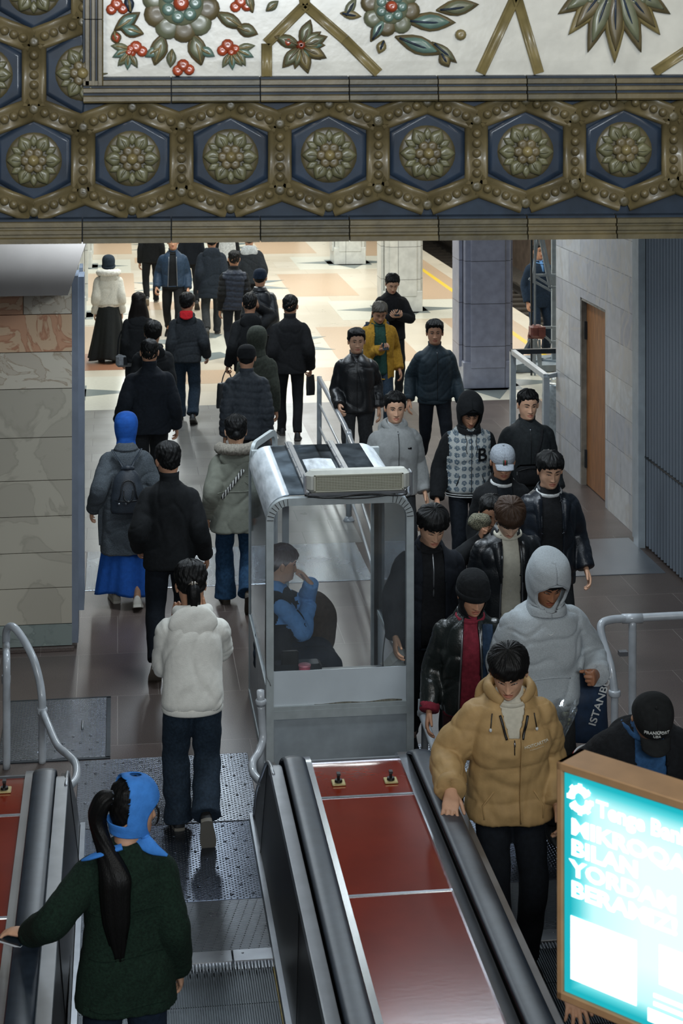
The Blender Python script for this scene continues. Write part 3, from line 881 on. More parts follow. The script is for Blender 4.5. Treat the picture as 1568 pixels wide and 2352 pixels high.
def along(x, pts, sect, name, m, parent, up=None):
    pass
M_CHR = mat('bright_trim', '#b9bdc4', .22, metal=.9, var=.1, vs=5)
def balustrade(label, xl, xr, sides, deck_joints, switches):
    # xl/xr: x of the left/right handrail centre; outer panels hang below the outer trim strips
    rt = tag(empty('escalator_balustrade', ((xl + xr) / 2, 9.7, 0)), label, 'balustrade', 'escalator balustrades')
    ox, oy = (xl + xr) / 2, 9.7
    def put(mb, nm, m, sm=False, par=None):
        o = mb.build(nm, m, rt, sm)
        o.data.transform(Matrix.Translation((-ox, -oy, 0)))
        if not sm: auto_smooth(o, 30)
        return o
    ya = 4.6
    for x, s in ((xl, -1), (xr, 1)):
        if s not in sides and s * 2 not in sides: continue
        hr = [(x, ya, .95 + inc(ya)), (x, 6.2, .95 + inc(6.2)), (x, Y0 - .25, .95 + .13), (x, Y0 + .3, .952), (x, 8.4, .95), (x, 9.45, .95), (x, 9.66, .93), (x, 9.83, .85), (x, 9.90, .74), (x, 9.86, .62), (x, 9.74, .56)]
        put(MB().tube(hr, [(.062, .016)] * len(hr), 14, n=70, up=(0, 0, 1)), 'handrail', M_RUB, True)
        # outer trim strip and inner strip
        po = [(ya, inc(ya)), (Y0, 0), (9.7, 0)]
        for xa_, xb_, nm, z in ((x + s * .06, x + s * .125, 'outer_trim', .875), (x - s * .055, x - s * .11, 'inner_trim', .885)):
            q = MB()
            prof = [(a, b + z) for a, b in po] + ([(9.82, z - .01), (9.9, z - .05)] if nm == 'inner_trim' else [(9.80, z - .03)])
            low = [(a, b - .05) for a, b in prof][::-1]
            q.prism(prof + low, 0, min(xa_, xb_), max(xa_, xb_))
            put(q, nm, M_ALU if nm == 'outer_trim' else M_CHR)
        put(MB().prism([(a, b + .90) for a, b in po] + [(a, b + .80) for a, b in po[::-1]], 0, x - .045, x + .045), 'handrail_guide', M_BLACK)
        if s in sides:
            top = x + s * .115; bot = top - s * .0
            if xl < 0: bot = top + .05
            prof = [(ya, inc(ya) - .1), (ya, .86 + inc(ya)), (Y0, .86), (9.72, .86), (10.0, .78), (10.3, .60), (10.75, .30), (11.0, 0), (11.0, -.03), (Y0, -.03)]
            V = []
            for dx in (0, -s * .04):
                for y, z in prof: V.append((top + (bot - top) * (1 - z / .86) + dx if z < .9 else top + dx, y, z))
            n = len(prof)
            F = [tuple(range(n)), tuple(range(2 * n - 1, n - 1, -1))] + [(i, (i + 1) % n, n + (i + 1) % n, n + i) for i in range(n)]
            q = MB().add(V, F); o = put(q, 'side_panel', M_SKIRT)
            ed = [(top, 9.60, .868), (top, 9.75, .855), (top, 10.0, .78), (top, 10.3, .60), (top, 10.75, .30), ((bot), 11.0, .01)]
            put(MB().tube(ed, [.012] * 6, 8, n=40), 'edge_trim', M_ALU, True)
            for yy, y2 in ((9.95, 10.45), (8.2, 8.35)):
                put(MB().bar((top + s * .004, yy, .8), (bot + s * .004, y2, .05), .004, .006), 'panel_joint', M_BLACK)
            put(MB().box(((bot + s * .015), 9.3, .03), (.03, 3.4, .06)), 'skirting', M_ALU)
    # red deck
    a, b = xl + .10, xr - .10
    js = [9.82] + deck_joints + [Y0, ya]
    for k in range(len(js) - 1):
        y1, y0 = js[k], js[k + 1]
        q = MB()
        if k == 0:
            pr = [(y0 + .012, .87), (9.66, .87), (9.76, .862), (9.84, .835), (9.88, .79), (9.89, .70), (9.8, .70), (y0 + .012, .82)]
        else:
            pr = [(y0 + .012, .87 + inc(y0)), (y1 - .012, .87 + inc(y1)), (y1 - .012, .82 + inc(y1)), (y0 + .012, .82 + inc(y0))]
        q.prism(pr, 0, a, b)
        put(q, 'deck_panel', M_DECK)
        if k: put(MB().box(((a + b) / 2, y1, .868), (b - a, .026, .012), bev=.003), 'deck_joint', M_CHR)
    put(MB().prism([(9.78, .866), (9.86, .84), (9.905, .79), (9.91, .68), (9.89, .68), (9.885, .785), (9.845, .83), (9.77, .858)], 0, a, b), 'nosing', M_CHR)
    put(MB().box(((a + b) / 2, 8.6, .4), (b - a + .1, 2.3, .78)), 'core', M_BLACK)
    for px, py in switches:
        p = at(px, py, .87)
        sw = empty('key_switch'); sw.parent = rt; sw.location = (p[0] - ox, p[1] - oy, .872)
        MB().box((0, 0, .004), (.074, .074, .010), bev=.003).build('switch_plate', mat('brass_plate', '#b5a676', .35, metal=.5), sw)
        MB().tube([(0, 0, .008), (0, 0, .022)], [.022, .020], 14).tube([(0, 0, .02), (0, 0, .055)], [.008, .009], 8).box((0, 0, .052), (.02, .03, .012)).build('switch_knob', M_BLACK, sw)
    return rt
balustrade('red topped balustrade with two key switches directly in front of the glass booth', .97, 1.69, (-1, 1), [9.27, 8.17], [(777, 1800), (897, 1795)])
balustrade('red topped balustrade with one key switch at the hand of the woman in green', -1.12, -.395, (1, -2), [9.27, 8.17], [(10, 1817)])
balustrade('dark balustrade mostly hidden behind the glowing lightbox', 3.08, 3.8, (-1, 2), [9.27, 8.17], [])

# ------------------------------------------------------------------ railings of painted pipe
def pipe(mb, pts, r=.026, n=None, m=12): mb.tube(pts, [r] * len(pts), m, n=n or len(pts) * 8)
def collar(nm, p, par, r=.038, h=.05, m=M_PIPE):
    o = MB().tube([(0, 0, -h / 2), (0, 0, -h / 2 + .006), (0, 0, h / 2 - .006), (0, 0, h / 2)], [r * .9, r, r, r * .9], 14).build(nm, m, par, True)
    o.location = tuple(p)
def flange(p, par): 
    o = MB().tube([(0, 0, 0), (0, 0, .012), (0, 0, .03), (0, 0, .05)], [.06, .058, .045, .03], 16).build('base_flange', M_PIPE, par, True); o.location = tuple(p)
r1 = tag(empty('pipe_railing'), 'bent grey pipe railing beside the steel hatch, left of the white hoodie woman', 'railing', 'bent pipe railings')
A = at(15, 1765, 0); A[2] = 0
q = MB(); pipe(q, [(A[0], A[1], .0), (A[0], A[1], .4), (A[0], A[1], .72), atd(14, 1478, 12.15)])
top = [atd(14, 1475, 12.15), atd(16, 1446, 12.1), atd(30, 1440, 12.05), atd(52, 1466, 12.0), atd(76, 1512, 11.9), atd(90, 1560, 11.85), atd(96, 1600, 11.8), atd(97, 1632, 11.8)]
q.build('post', M_PIPE, r1, True)
q = MB(); pipe(q, top, .027, 60); q.build('top_rail', M_PIPE, r1, True)
lo = [atd(97, 1632, 11.8), atd(112, 1668, 11.6), atd(132, 1712, 11.3), atd(155, 1733, 11.1), atd(174, 1755, 10.95), atd(175, 1785, 10.75), atd(160, 1806, 10.6), atd(140, 1818, 10.45)]
q = MB(); pipe(q, lo, .024, 60); q.build('lower_rail', M_PIPE, r1, True)
B = at(97, 1752); q = MB(); pipe(q, [(B[0], B[1], 0), (B[0], B[1], .2), (lo[0][0], lo[0][1], lo[0][2])]); q.build('post', M_PIPE, r1, True)
collar('collar', lo[0], r1, .036, .04); collar('collar', atd(14, 1560, 12.15), r1, .032, .06)
r2 = tag(empty('pipe_railing'), 'short bent white pipe railing with open top at the left front of the glass booth', 'railing', 'bent pipe railings')
A = at(598, 1893); q = MB()
pipe(q, [(A[0], A[1], 0), (A[0], A[1], .25), (A[0], A[1], .5)], .024); q.build('post', M_PIPE, r2, True); flange(A, r2)
lo = [atd(599, 1622, 11), atd(602, 1668, 11), atd(603, 1700, 10.98), atd(594, 1728, 10.9), atd(580, 1752, 10.8), atd(583, 1778, 10.7), atd(604, 1800, 10.55), atd(636, 1818, 10.4)]
q = MB(); pipe(q, lo, .025, 60); q.build('lower_rail', M_PIPE, r2, True)
tp = atd(598, 1586, 11); bt = atd(599, 1622, 11)
Vt, Ft = tube([bt, tp, tp - (tp - bt) * .02, bt + (tp - bt) * .3], [.024, .024, .019, .019], 16)
mk('open_pipe_end', Vt, Ft, M_PIPE, r2); collar('collar', atd(599, 1612, 11), r2, .036, .03)
r3 = tag(empty('pipe_railing'), 'short bent white pipe railing at the right front corner of the glass booth', 'railing', 'bent pipe railings')
A = at(975, 1735); q = MB(); pipe(q, [(A[0], A[1], 0), (A[0], A[1], .3), atd(968, 1640, 11.7), atd(968, 1606, 11.7)], .025); q.build('post', M_PIPE, r3, True)
q = MB(); pipe(q, [atd(970, 1645, 11.7), atd(980, 1670, 11.4), atd(992, 1705, 11.1), atd(1004, 1745, 10.8)], .025); q.build('lower_rail', M_PIPE, r3, True); collar('collar', atd(970, 1638, 11.7), r3, .036, .035)
r4 = tag(empty('pipe_railing'), 'bent grey pipe railing with a T joint above the man in the black cap', 'railing', 'bent pipe railings')
q = MB(); pipe(q, [atd(1640, 1412, 12.2), atd(1560, 1414, 12.2), atd(1448, 1420, 12.2), atd(1400, 1424, 12.15), atd(1380, 1436, 12.1), atd(1384, 1470, 12.05), atd(1402, 1530, 11.95), atd(1411, 1592, 11.9)], .028, 70); q.build('top_rail', M_PIPE, r4, True)
B = atd(1452, 1424, 12.2); q = MB(); pipe(q, [(B[0], B[1], 0), (B[0], B[1], .4), B], .028); q.build('post', M_PIPE, r4, True)
C_ = atd(1411, 1592, 11.9); q = MB(); pipe(q, [(C_[0], C_[1], 0), (C_[0], C_[1], .2), C_], .026); q.build('post', M_PIPE, r4, True)
collar('collar', C_, r4, .042, .04); o = MB().tube([atd(1428, 1421, 12.2), atd(1475, 1420, 12.2)], [.034, .034], 14).build('tee_joint', M_PIPE, r4, True)
MB().box(atd(1430, 1500, 12.1), (.06, .05, .03)).build('bracket', M_ALU, r4)
r5 = tag(empty('hall_railing'), 'long straight metal railing with three posts running behind the booth', 'railing')
P5 = [(2.45, 21.2), (2.39, 18.0), (2.22, 14.85), (2.12, 13.3)]
q = MB(); pipe(q, [(x, y, .9) for x, y in P5], .028, 8); q.build('top_rail', M_PIPE, r5, True)
for z in (.58, .3):
    q = MB(); pipe(q, [(x, y, z) for x, y in P5], .014, 8); q.build('mid_rail', M_PIPE, r5, True)
for x, y in P5[:3]:
    q = MB(); pipe(q, [(x, y, 0), (x, y, .45), (x, y, .92)], .03, 6); q.build('post', M_PAINTG, r5, True); flange((x, y, 0), r5)
for x, y in P5[1:3]: 
    MB().tube([(x + .012, y + .12, .9), (x - .01, y - .12, .9)], [.035, .035], 14).build('collar', M_PIPE, r5, True)

# ------------------------------------------------------------------ the glass booth
bx0, bx1, by0, by1, bz = .985, 1.985, 11.62, 13.2, 1.885
booth = tag(empty('glass_booth', ((bx0 + bx1) / 2, by0, 0)), 'grey framed glass attendant booth with curved roof in the middle', 'booth')
M_GL = glass('booth_glass', (.93, .95, .96), .04, .05, .03)
M_GLR = glass('booth_roof_plastic', (.85, .88, .9), .14, .2, .6)
M_FROST = mat('frosted_glass', '#c3cbd0', .25, var=.06, vs=4, coat=.3)
M_FRM = mat('booth_frame', '#a3aaab', .45, metal=.1, var=.1, vs=14)
def bput(mb, nm, m, sm=False, par=None):
    o = mb.build(nm, m, par or booth, sm)
    o.data.transform(Matrix.Translation((-(bx0 + bx1) / 2, -by0, 0)))
    if not sm: auto_smooth(o, 30)
    return o
def arch(x0, x1, z, r, n=9):
    P = [(x0, 0)]
    P += [(x0 + r - r * math.cos(t), z - r + r * math.sin(t)) for t in np.linspace(0, math.pi / 2, n)]
    P += [(x1 - r + r * math.sin(t), z - r + r * math.cos(t)) for t in np.linspace(0, math.pi / 2, n)]
    P += [(x1, 0)]
    return P
def arch_frame(mb, x0, x1, z, r, w, y0, y1):
    o = arch(x0, x1, z, r); i = arch(x0 + w, x1 - w, z - w, max(r - w, .02)); n = len(o)
    V = [(x, y, q) for y in (y0, y1) for P in (o, i) for x, q in P]
    F = []
    for k in range(n - 1):
        F += [(k, n + k, n + k + 1, k + 1), (2 * n + k, 2 * n + k + 1, 3 * n + k + 1, 3 * n + k), (k, k + 1, 2 * n + k + 1, 2 * n + k), (n + k, 3 * n + k, 3 * n + k + 1, n + k + 1)]
    mb.add(V, F)
q = MB(); arch_frame(q, bx0, bx1, bz, .15, .05, by0 - .012, by0 + .05); bput(q, 'front_frame', M_FRM)
q = MB(); arch_frame(q, bx0, bx1, bz, .15, .045, by1 - .05, by1); bput(q, 'rear_frame', M_FRM)
q = MB().box(((bx0 + bx1) / 2, by0 + .02, .435), (1.0 - .1, .06, .055)).box(((bx0 + bx1) / 2, by0 + .015, .475), (.9, .045, .03)); bput(q, 'sill_bar', M_FRM)
q = MB().box(((bx0 + bx1) / 2, by0 + .02, .21), (.9, .03, .40)); bput(q, 'lower_panel', M_PAINTG)
q = MB().box(((bx0 + bx1) / 2, by0 + .018, .60), (.9, .012, .24)); bput(q, 'frosted_panel', M_FROST)
q = MB()
pts = [(bx0 + .06 + t * .88, .487 + .016 * (.4 + .6 * math.sin(t * 9) ** 2) * (.3 + t)) for t in np.linspace(.3, .98, 20)]
q.prism([(x, .483) for x, z in (pts[0], pts[-1])][::-1] + pts, 1, by0 + .009, by0 + .0115); bput(q, 'grime', mat('grime', '#6a675c', .9, var=.5, vs=60))
a = arch(bx0 + .045, bx1 - .045, bz - .045, .11)
V = [(x, by0 + .015, max(z, .72)) for x, z in a]; n = len(V)
q = MB().add(V + [(x, y + .006, z) for x, y, z in V], [tuple(range(n)), tuple(range(2 * n - 1, n - 1, -1))]); bput(q, 'front_pane', M_GL)
# kerf cuts along the two bent upper corners
for cx_, sg in ((bx0 + .15, -1), (bx1 - .15, 1)):
    q = MB()
    for t in np.linspace(.05, math.pi / 2 - .05, 8):
        d = np.array((sg * math.sin(t), 0, math.cos(t))); c = np.array((cx_, by0 - .0125, bz - .15))
        q.bar(c + d * .102, c + d * .146, .004, .004, up=(0, 1, 0))
    bput(q, 'corner_kerf', M_BLACK)
# roof and side skins follow the arch from the front frame to the rear frame
ro = arch(bx0 + .004, bx1 - .004, bz + .012, .155, 14)
def skin(i0, i1, nm, m, yA, yB, zmin=0):
    P = [(x, max(z, zmin)) for x, z in ro[i0:i1]]
    V = []; ny = 6
    for j in range(ny + 1):
        y = yA + (yB - yA) * j / ny
        V += [(x, y, z + .012 * math.sin(math.pi * j / ny)) for x, z in P]
    k = len(P); n_ = len(V)
    V += [(x + (.005 if x > 1.4 else -.005) * 0, y, z - .006) for x, y, z in V]
    F = [(j * k + i, j * k + i + 1, j * k + k + i + 1, j * k + k + i) for j in range(ny) for i in range(k - 1)]
    bput(MB().add(V, F + [tuple(x + n_ for x in f[::-1]) for f in F]), nm, m, True)
N = len(ro)
def flat(nm, m, x, y0, y1, z0, z1, t=.008, bev=0): bput(MB().box((x, (y0 + y1) / 2, (z0 + z1) / 2), (t, y1 - y0, z1 - z0)), nm, m)
ya_, yb_ = by0 + .05, by1 - .05
# the roof: two curved side lengths and a shorter middle length that leaves an opening at the rear
xs_ = [bx0 + .30, bx0 + .62]
lft = [(x, z) for x, z in ro[1:16]] + [(xs_[0], bz + .012)]
rgt = [(xs_[1], bz + .012)] + [(x, z) for x, z in ro[14:N - 1]]
for nm, P, yA, yB in (('roof_shell', lft, ya_, yb_), ('roof_shell', rgt, ya_, yb_), ('roof_panel', [(xs_[0], bz + .008), ((xs_[0] + xs_[1]) / 2, bz + .02), (xs_[1], bz + .008)], by0 + .05, by0 + 1.05)):
    V = []; ny = 6
    for j in range(ny + 1):
        y = yA + (yB - yA) * j / ny
        V += [(x, y, z) for x, z in P]
    k = len(P); n_ = len(V)
    V += [(x, y, z - .007) for x, y, z in V]
    F = [(j * k + i, j * k + i + 1, j * k + k + i + 1, j * k + k + i) for j in range(ny) for i in range(k - 1)]
    bput(MB().add(V, F + [tuple(x + n_ for x in f[::-1]) for f in F]), nm, M_GLR, True)
for x in xs_:
    q = MB().box((x, (by0 + by1) / 2, bz + .022), (.055, by1 - by0 - .02, .014), bev=.004).box((x, (by0 + by1) / 2, bz + .03), (.02, by1 - by0 - .04, .01))
    for k in range(5): q.ell((x - .018, by0 + .15 + k * .3, bz + .03), (.006, .006, .004), 8, 4)
    bput(q, 'roof_strip', M_ALU)
for x, s in ((bx0 + .012, -1), (bx1 - .012, 1)):
    flat('side_pane', M_GL, x, ya_, yb_, .62, bz - .15, .006)
    flat('side_panel', M_PAINTG if s < 0 else M_FROST, x, ya_, yb_, .02, .60, .016)
    bput(MB().box((x, (by0 + by1) / 2, .61), (.028, by1 - by0 - .08, .035)).box((x, (by0 + by1) / 2, .03), (.03, by1 - by0 - .06, .06)), 'side_rail', M_FRM)
bput(MB().box((bx1 - .035, by1 - .025, .93), (.06, .05, 1.86)).box((bx0 + .05, by1 - .025, .93), (.06, .05, 1.86)), 'rear_post', M_FRM)
bput(MB().box((bx0 + .28, by1 - .02, 1.0), (.05, .03, 1.7)), 'door_post', M_FRM)
bput(MB().tube([(bx0 + .003, by0 + .01, 1.55), (bx0 - .005, by0 - .01, .8), (bx0 - .02, 11.05, .84)], [.003] * 3, 6, n=20), 'wire', M_BLACK, True)
# open door at the back, hinged on the left
dh = empty('booth_door', (0, 0, 0)); dh.parent = booth
dh.location = (-.5 + .02, by1 - by0, 0); dh.rotation_euler = (0, 0, math.atan2(1.0, .42))
q = MB()
Vd = arch(0, .62, bz + .02, .12); Vi = arch(.05, .57, bz - .03, .08); n = len(Vd)
V = [(x, y, z) for y in (-.015, .015) for P in (Vd, Vi) for x, z in P]; F = []
for k in range(n - 1):
    F += [(k, n + k, n + k + 1, k + 1), (2 * n + k, 2 * n + k + 1, 3 * n + k + 1, 3 * n + k), (k, k + 1, 2 * n + k + 1, 2 * n + k), (n + k, 3 * n + k, 3 * n + k + 1, n + k + 1)]
q.add(V, F).box((.31, 0, .3), (.52, .02, .6)); auto_smooth(q.build('door_frame', M_FRM, dh))
q = MB(); V = [(x, 0, max(z, .6)) for x, z in Vi]
q.add(V, [tuple(range(n))]); q.build('door_pane', M_GL, dh)
# heater box on the roof front
ht = tag(empty('heater_unit', (1.60, by0 - .02, 1.91)), 'beige grilled heater box mounted across the booth roof edge', 'heater')
q = MB().box((0, .02, .085), (.70, .12, .15), bev=.03)
auto_smooth(q.build('heater_case', mat('heater_beige', '#b9b9b0', .5, var=.06, vs=20), ht))
q = MB().box((0, -.045, .085), (.60, .012, .105), bev=.005); q.build('grille_backing', mat('grille_dark', '#85836f', .6), ht)
q = MB()
for k in range(9): q.box((0, -.054, .043 + k * .0105), (.565, .006, .0035))
for k in range(30): q.box((-.28 + k * .0193, -.053, .085), (.002, .004, .09))
q.box((0, -.054, .138), (.60, .012, .008)).box((0, -.054, .032), (.60, .012, .008)).box((.297, -.054, .085), (.012, .012, .11)).box((-.297, -.054, .085), (.012, .012, .11))
q.build('grille', mat('grille_beige', '#aeac9c', .5), ht)
q = MB().box((-.355, .02, .07), (.012, .09, .12)).box((.36, .02, .06), (.02, .09, .16), bev=.006).box((0, .03, .0), (.66, .09, .02))
q.build('bracket', M_ALU, ht)
q = MB().tube([(-.36, -.02, .0), (-.2, -.05, -.012), (.05, -.04, .0), (.3, -.05, -.01), (.33, -.02, .02)], [.006] * 5, 6, n=40).tube([(-.3, -.03, -.01), (0, -.055, -.02), (.25, -.04, -.005)], [.005] * 3, 6, n=30)
q.build('cable', M_BLACK, ht, True)
# counter things: microphone, paper, pink cup, console
ct = tag(empty('counter_shelf', ((bx0 + bx1) / 2, by0 + .17, .62)), 'narrow grey counter shelf inside the booth front window', 'shelf')
MB().box((0, 0, 0), (.88, .26, .03), bev=.004).build('shelf_board', M_PAINTG, ct); MB().box((-.42, 0, -.3), (.02, .24, .58)).box((.42, 0, -.3), (.02, .24, .58)).build('bracket', M_FRM, ct)
mc = tag(empty('gooseneck_microphone', (1.80, by0 + .16, .636)), 'black gooseneck microphone on the booth counter', 'microphone')
MB().box((0, 0, .012), (.09, .1, .024), bev=.006).build('base', M_BLACK, mc)
MB().tube([(0, 0, .02), (0, .0, .12), (.02, .03, .24), (.045, .05, .33)], [.004] * 4, 8, n=24).build('gooseneck', M_BLACK, mc, True)
MB().ell((.052, .054, .355), (.017, .017, .03), 12, 8).build('foam_head', M_BLACK, mc, True)
cp = tag(empty('pink_cup', (1.25, by0 + .06, .636)), 'pink lidded cup on the booth counter', 'cup')
MB().tube([(0, 0, 0), (0, 0, .07), (0, 0, .10)], [.03, .038, .040], 18).build('cup_body', mat('pink_cup', '#c2566b', .5), cp, True)
MB().tube([(0, 0, .098), (0, 0, .108), (0, 0, .112)], [.043, .043, .036], 18).build('lid', mat('pink_lid', '#d98a98', .5), cp, True)
pp = MB()
for k in range(6):
    pp.box((0, 0, .01 + k * .004), (.15, .2, .002), R=np.array(Matrix.Rotation(.1 * k - .2, 3, 'Z')))
V_ = [(-.07 + .14 * i / 7, .09, .03 + .11 * math.sin(i / 7 * math.pi * .5)) for i in range(8)] + [(-.07 + .14 * i / 7, -.06, .03 + .09 * math.sin(i / 7 * math.pi * .5)) for i in range(8)]
pp.add(V_ + [(x, y, z - .002) for x, y, z in V_], [(i, i + 1, 9 + i, 8 + i) for i in range(7)] + [(16 + i, 24 + i, 25 + i, 17 + i) for i in range(7)])
tag(pp.build('paper_sheets', mat('paper', '#c9c9c2', .8), loc=(1.89, by0 + .17, .636)), 'loose white paper sheets at the right end of the booth counter', 'paper')
con = tag(empty('control_console', (1.22, by0 + .30, 0)), 'dark control console with metal edge in front of the seated attendant', 'console')
MB().box((0, 0, .34), (.34, .14, .68), bev=.02).build('console_body', M_DARKMET, con); MB().box((-.05, -.03, .72), (.12, .04, .1), bev=.01).build('screen_box', M_BLACK, con)
M_NAVYS = cloth('navy_seat', '#1c2530')
chr_ = tag(empty('swivel_chair', (1.29, 12.6, 0)), 'dark swivel chair under the seated booth attendant', 'chair')
MB().box((0, 0, .44), (.38, .40, .08), bev=.03).build('seat', M_NAVYS, chr_); MB().box((-.22, 0, .74), (.05, .36, .40), bev=.03).build('backrest', M_NAVYS, chr_)
MB().tube([(0, 0, .06), (0, 0, .42)], [.03, .025], 10).tube([(-.2, 0, .46), (-.24, 0, .55), (-.23, 0, .66)], [.018] * 3, 8).build('column', M_BLACK, chr_, True)
for k in range(5):
    a = k * 1.2566; MB().tube([(0, 0, .08), (.13 * math.cos(a), .13 * math.sin(a), .06), (.24 * math.cos(a), .24 * math.sin(a), .035)], [.025, .02, .03], 8).build('leg', M_BLACK, chr_, True)

# ------------------------------------------------------------------ the glowing lightbox
LBL = on_y(1283, 1745, 5.4)
ldir = np.array((math.sin(math.radians(41.4)), -math.cos(math.radians(41.4)), 0))
lb = empty('advertising_lightbox', (LBL[0], LBL[1], 0), math.atan2(ldir[1], ldir[0]))
tag(lb, 'glowing teal bank advertising lightbox in a tan frame', 'lightbox')
zt = LBL[2]; zbm = on_y(1278, 2290, 5.4)[2]; Wd = 1.15; Hh = zt - zbm
M_TAN = mat('tan_frame', '#9c7a56', .5, var=.1, vs=12)
q = MB().box((Wd / 2, .055, zt - .014), (Wd, .14, .028), bev=.004).box((Wd / 2, .055, zbm + .014), (Wd, .14, .028), bev=.004).box((.011, .055, (zt + zbm) / 2), (.022, .14, Hh), bev=.004).box((Wd - .011, .055, (zt + zbm) / 2), (.022, .14, Hh), bev=.004).box((Wd / 2, .12, (zt + zbm) / 2), (Wd - .01, .01, Hh - .01))
q.build('frame', M_TAN, lb)
m = bpy.data.materials.new('lightbox_face'); m.use_nodes = True
nt, b = nodes_of(m); L = nt.links.new
tc = nt.nodes.new('ShaderNodeTexCoord'); sp = nt.nodes.new('ShaderNodeSeparateXYZ'); L(tc.outputs['Generated'], sp.inputs[0])
def edge(o):      # tubes inside the box light its middle: distance to the nearest edge of the face
    a = nt.nodes.new('ShaderNodeMath'); a.operation = 'SUBTRACT'; a.inputs[0].default_value = 1; L(o, a.inputs[1])
    b_ = nt.nodes.new('ShaderNodeMath'); b_.operation = 'MINIMUM'; L(o, b_.inputs[0]); L(a.outputs[0], b_.inputs[1]); return b_.outputs[0]
mn = nt.nodes.new('ShaderNodeMath'); mn.operation = 'MINIMUM'; L(edge(sp.outputs['X']), mn.inputs[0]); L(edge(sp.outputs['Z']), mn.inputs[1])
cr = nt.nodes.new('ShaderNodeValToRGB'); e = cr.color_ramp.elements
e[0].position = .02; e[0].color = (.0, .36, .42, 1); e[1].position = .26; e[1].color = (.86, 1, .98, 1)
k = e.new(.05); k.color = (.10, .60, .64, 1); k = e.new(.10); k.color = (.60, .94, .93, 1)
L(mn.outputs[0], cr.inputs['Fac'])
L(cr.outputs[0], b.inputs['Emission Color']); b.inputs['Emission Strength'].default_value = 1.0; b.inputs['Base Color'].default_value = (.02, .2, .22, 1)
MB().box((Wd / 2, .0, (zt + zbm) / 2), (Wd - .05, .01, Hh - .06)).build('lit_face', m, lb)
M_LET = mat('lit_letters', (.93, 1, .99), .5, emit=1.05)
def ltext(s, x, z, size, nm='lettering', bold=.0, wide=1.0):
    V, F = text_mesh(s, size, .003, bold, 1.0, 'LEFT')
    V[:, 0] *= wide
    V = np.stack([V[:, 0] + x, -V[:, 2] - .0075, V[:, 1] + z], 1)
    mk(nm, V, F, M_LET, lb, False)
k = Hh / 505 * 1.0
ltext('Tenge Bank', .145, zt - .112, .070, bold=.002)
for i, s in enumerate(('MIKROQARZ', 'BILAN', 'YORDAM', 'BERAMIZ!')):
    ltext(s, .050, zt - .195 - i * .0655, .068, bold=.0025, wide=1.32)
q = MB()
for kk in range(2):
    a0 = kk * math.pi + .5
    P = [(.085 + .032 * math.cos(a0 + t), -.008, zt - .10 + .032 * math.sin(a0 + t)) for t in np.linspace(0, 2.7, 9)]
    q.tube(P, [.012] * 9, 8)
for kk in range(8):
    a0 = kk * math.pi / 4; q.box((.085 + .042 * math.cos(a0), -.008, zt - .10 + .042 * math.sin(a0)), (.014, .003, .014), R=np.array(Matrix.Rotation(a0, 3, 'Y')))
q.build('logo', M_LET, lb)
for x_, z_, w_, h_ in ((.17, .575, .24, .20), (.42, .52, .10, .12), (.47, .62, .24, .012), (.47, .645, .24, .012), (.43, .685, .20, .04), (.62, .685, .12, .04)):
    if zt - z_ - h_ / 2 > zbm + .01: MB().box((x_, -.0075, zt - z_), (w_, .003, h_)).build('printed_block', M_LET, lb)
for x_ in (.3, .75): MB().box((Wd * x_, .06, zbm - .22), (.05, .05, .46)).build('foot', M_DARKMET, lb)

# ------------------------------------------------------------------ far right: metal fence, wrapped rolls, mast tower
fn = tag(empty('steel_fence', (5.03, 21, 0)), 'grey steel guard frame beside the end of the marble wall', 'fence')
def fp(mb, nm, m=M_PAINTG): 
    o = mb.build(nm, m, fn); o.data.transform(Matrix.Translation((-5.03, -21, 0)))
fp(MB().bar((5.03, 20.15, 1.05), (5.03, 21.9, 1.05), .06, .06), 'top_rail'); fp(MB().bar((5.0, 21.9, 1.05), (6.1, 21.9, 1.05), .06, .06), 'top_rail', M_DARKMET)
fp(MB().bar((5.03, 20.15, 0), (5.03, 20.15, 1.05), .07, .07), 'post'); fp(MB().bar((5.03, 21.9, 0), (5.03, 21.9, 1.05), .07, .07), 'post'); fp(MB().bar((6.1, 21.9, 0), (6.1, 21.9, 1.05), .06, .06), 'post')
fp(MB().bar((5.03, 20.15, 1.05), (5.35, 20.4, 1.05), .05, .05), 'brace')
fp(MB().bar((5.03, 20.15, .12), (5.03, 21.9, .12), .05, .05), 'bottom_rail')
M_WRAP = mat('plastic_wrap', '#a9b1b3', .16, metal=.35, var=.3, vs=20, bump=.8, bs=22, spec=.7)
for k, (x, y, r, hgt) in enumerate(((5.36, 20.75, .22, .86), (5.62, 21.35, .22, .8))):
    V, F = tube([(0, 0, 0), (0, 0, .03), (0, 0, hgt * .5), (0, 0, hgt - .04), (0, 0, hgt)], [r * .9, r, r * 1.03, r, r * .8], 24, n=24)
    V = V + np.stack([folds(V, k, 30), folds(V, k + 9, 30), 0 * V[:, 0]], 1) * .008
    tag(mk('wrapped_roll', V, F, M_WRAP, loc=(x, y, 0)), ('shiny plastic wrapped roll at the near corner of the steel guard frame', 'shiny plastic wrapped roll farther inside the steel guard frame')[k], 'roll', 'plastic wrapped rolls')
mt_ = tag(empty('mast_platform', (6.5, 26.5, 0)), 'grey lattice mast tower with reddish gearbox in front of the worker', 'work platform')
M_MAST = mat('mast_grey', '#87929a', .5, metal=.3, var=.15, vs=10)
def mp_(nm, mb, m=M_MAST):
    o = mb.build(nm, m, mt_); o.data.transform(Matrix.Translation((-6.5, -26.5, 0)))
def pv(px, py, d): return atd(px, py, d)
for px in (1220, 1228): mp_('mast_rod', MB().bar(pv(px, 862, 26.4), pv(px, 480, 26.4), .025, .03), M_DARKMET if px == 1220 else M_MAST)
mp_('mast_post', MB().bar(at(1271, 846), pv(1271, 470, 27), .065, .065))
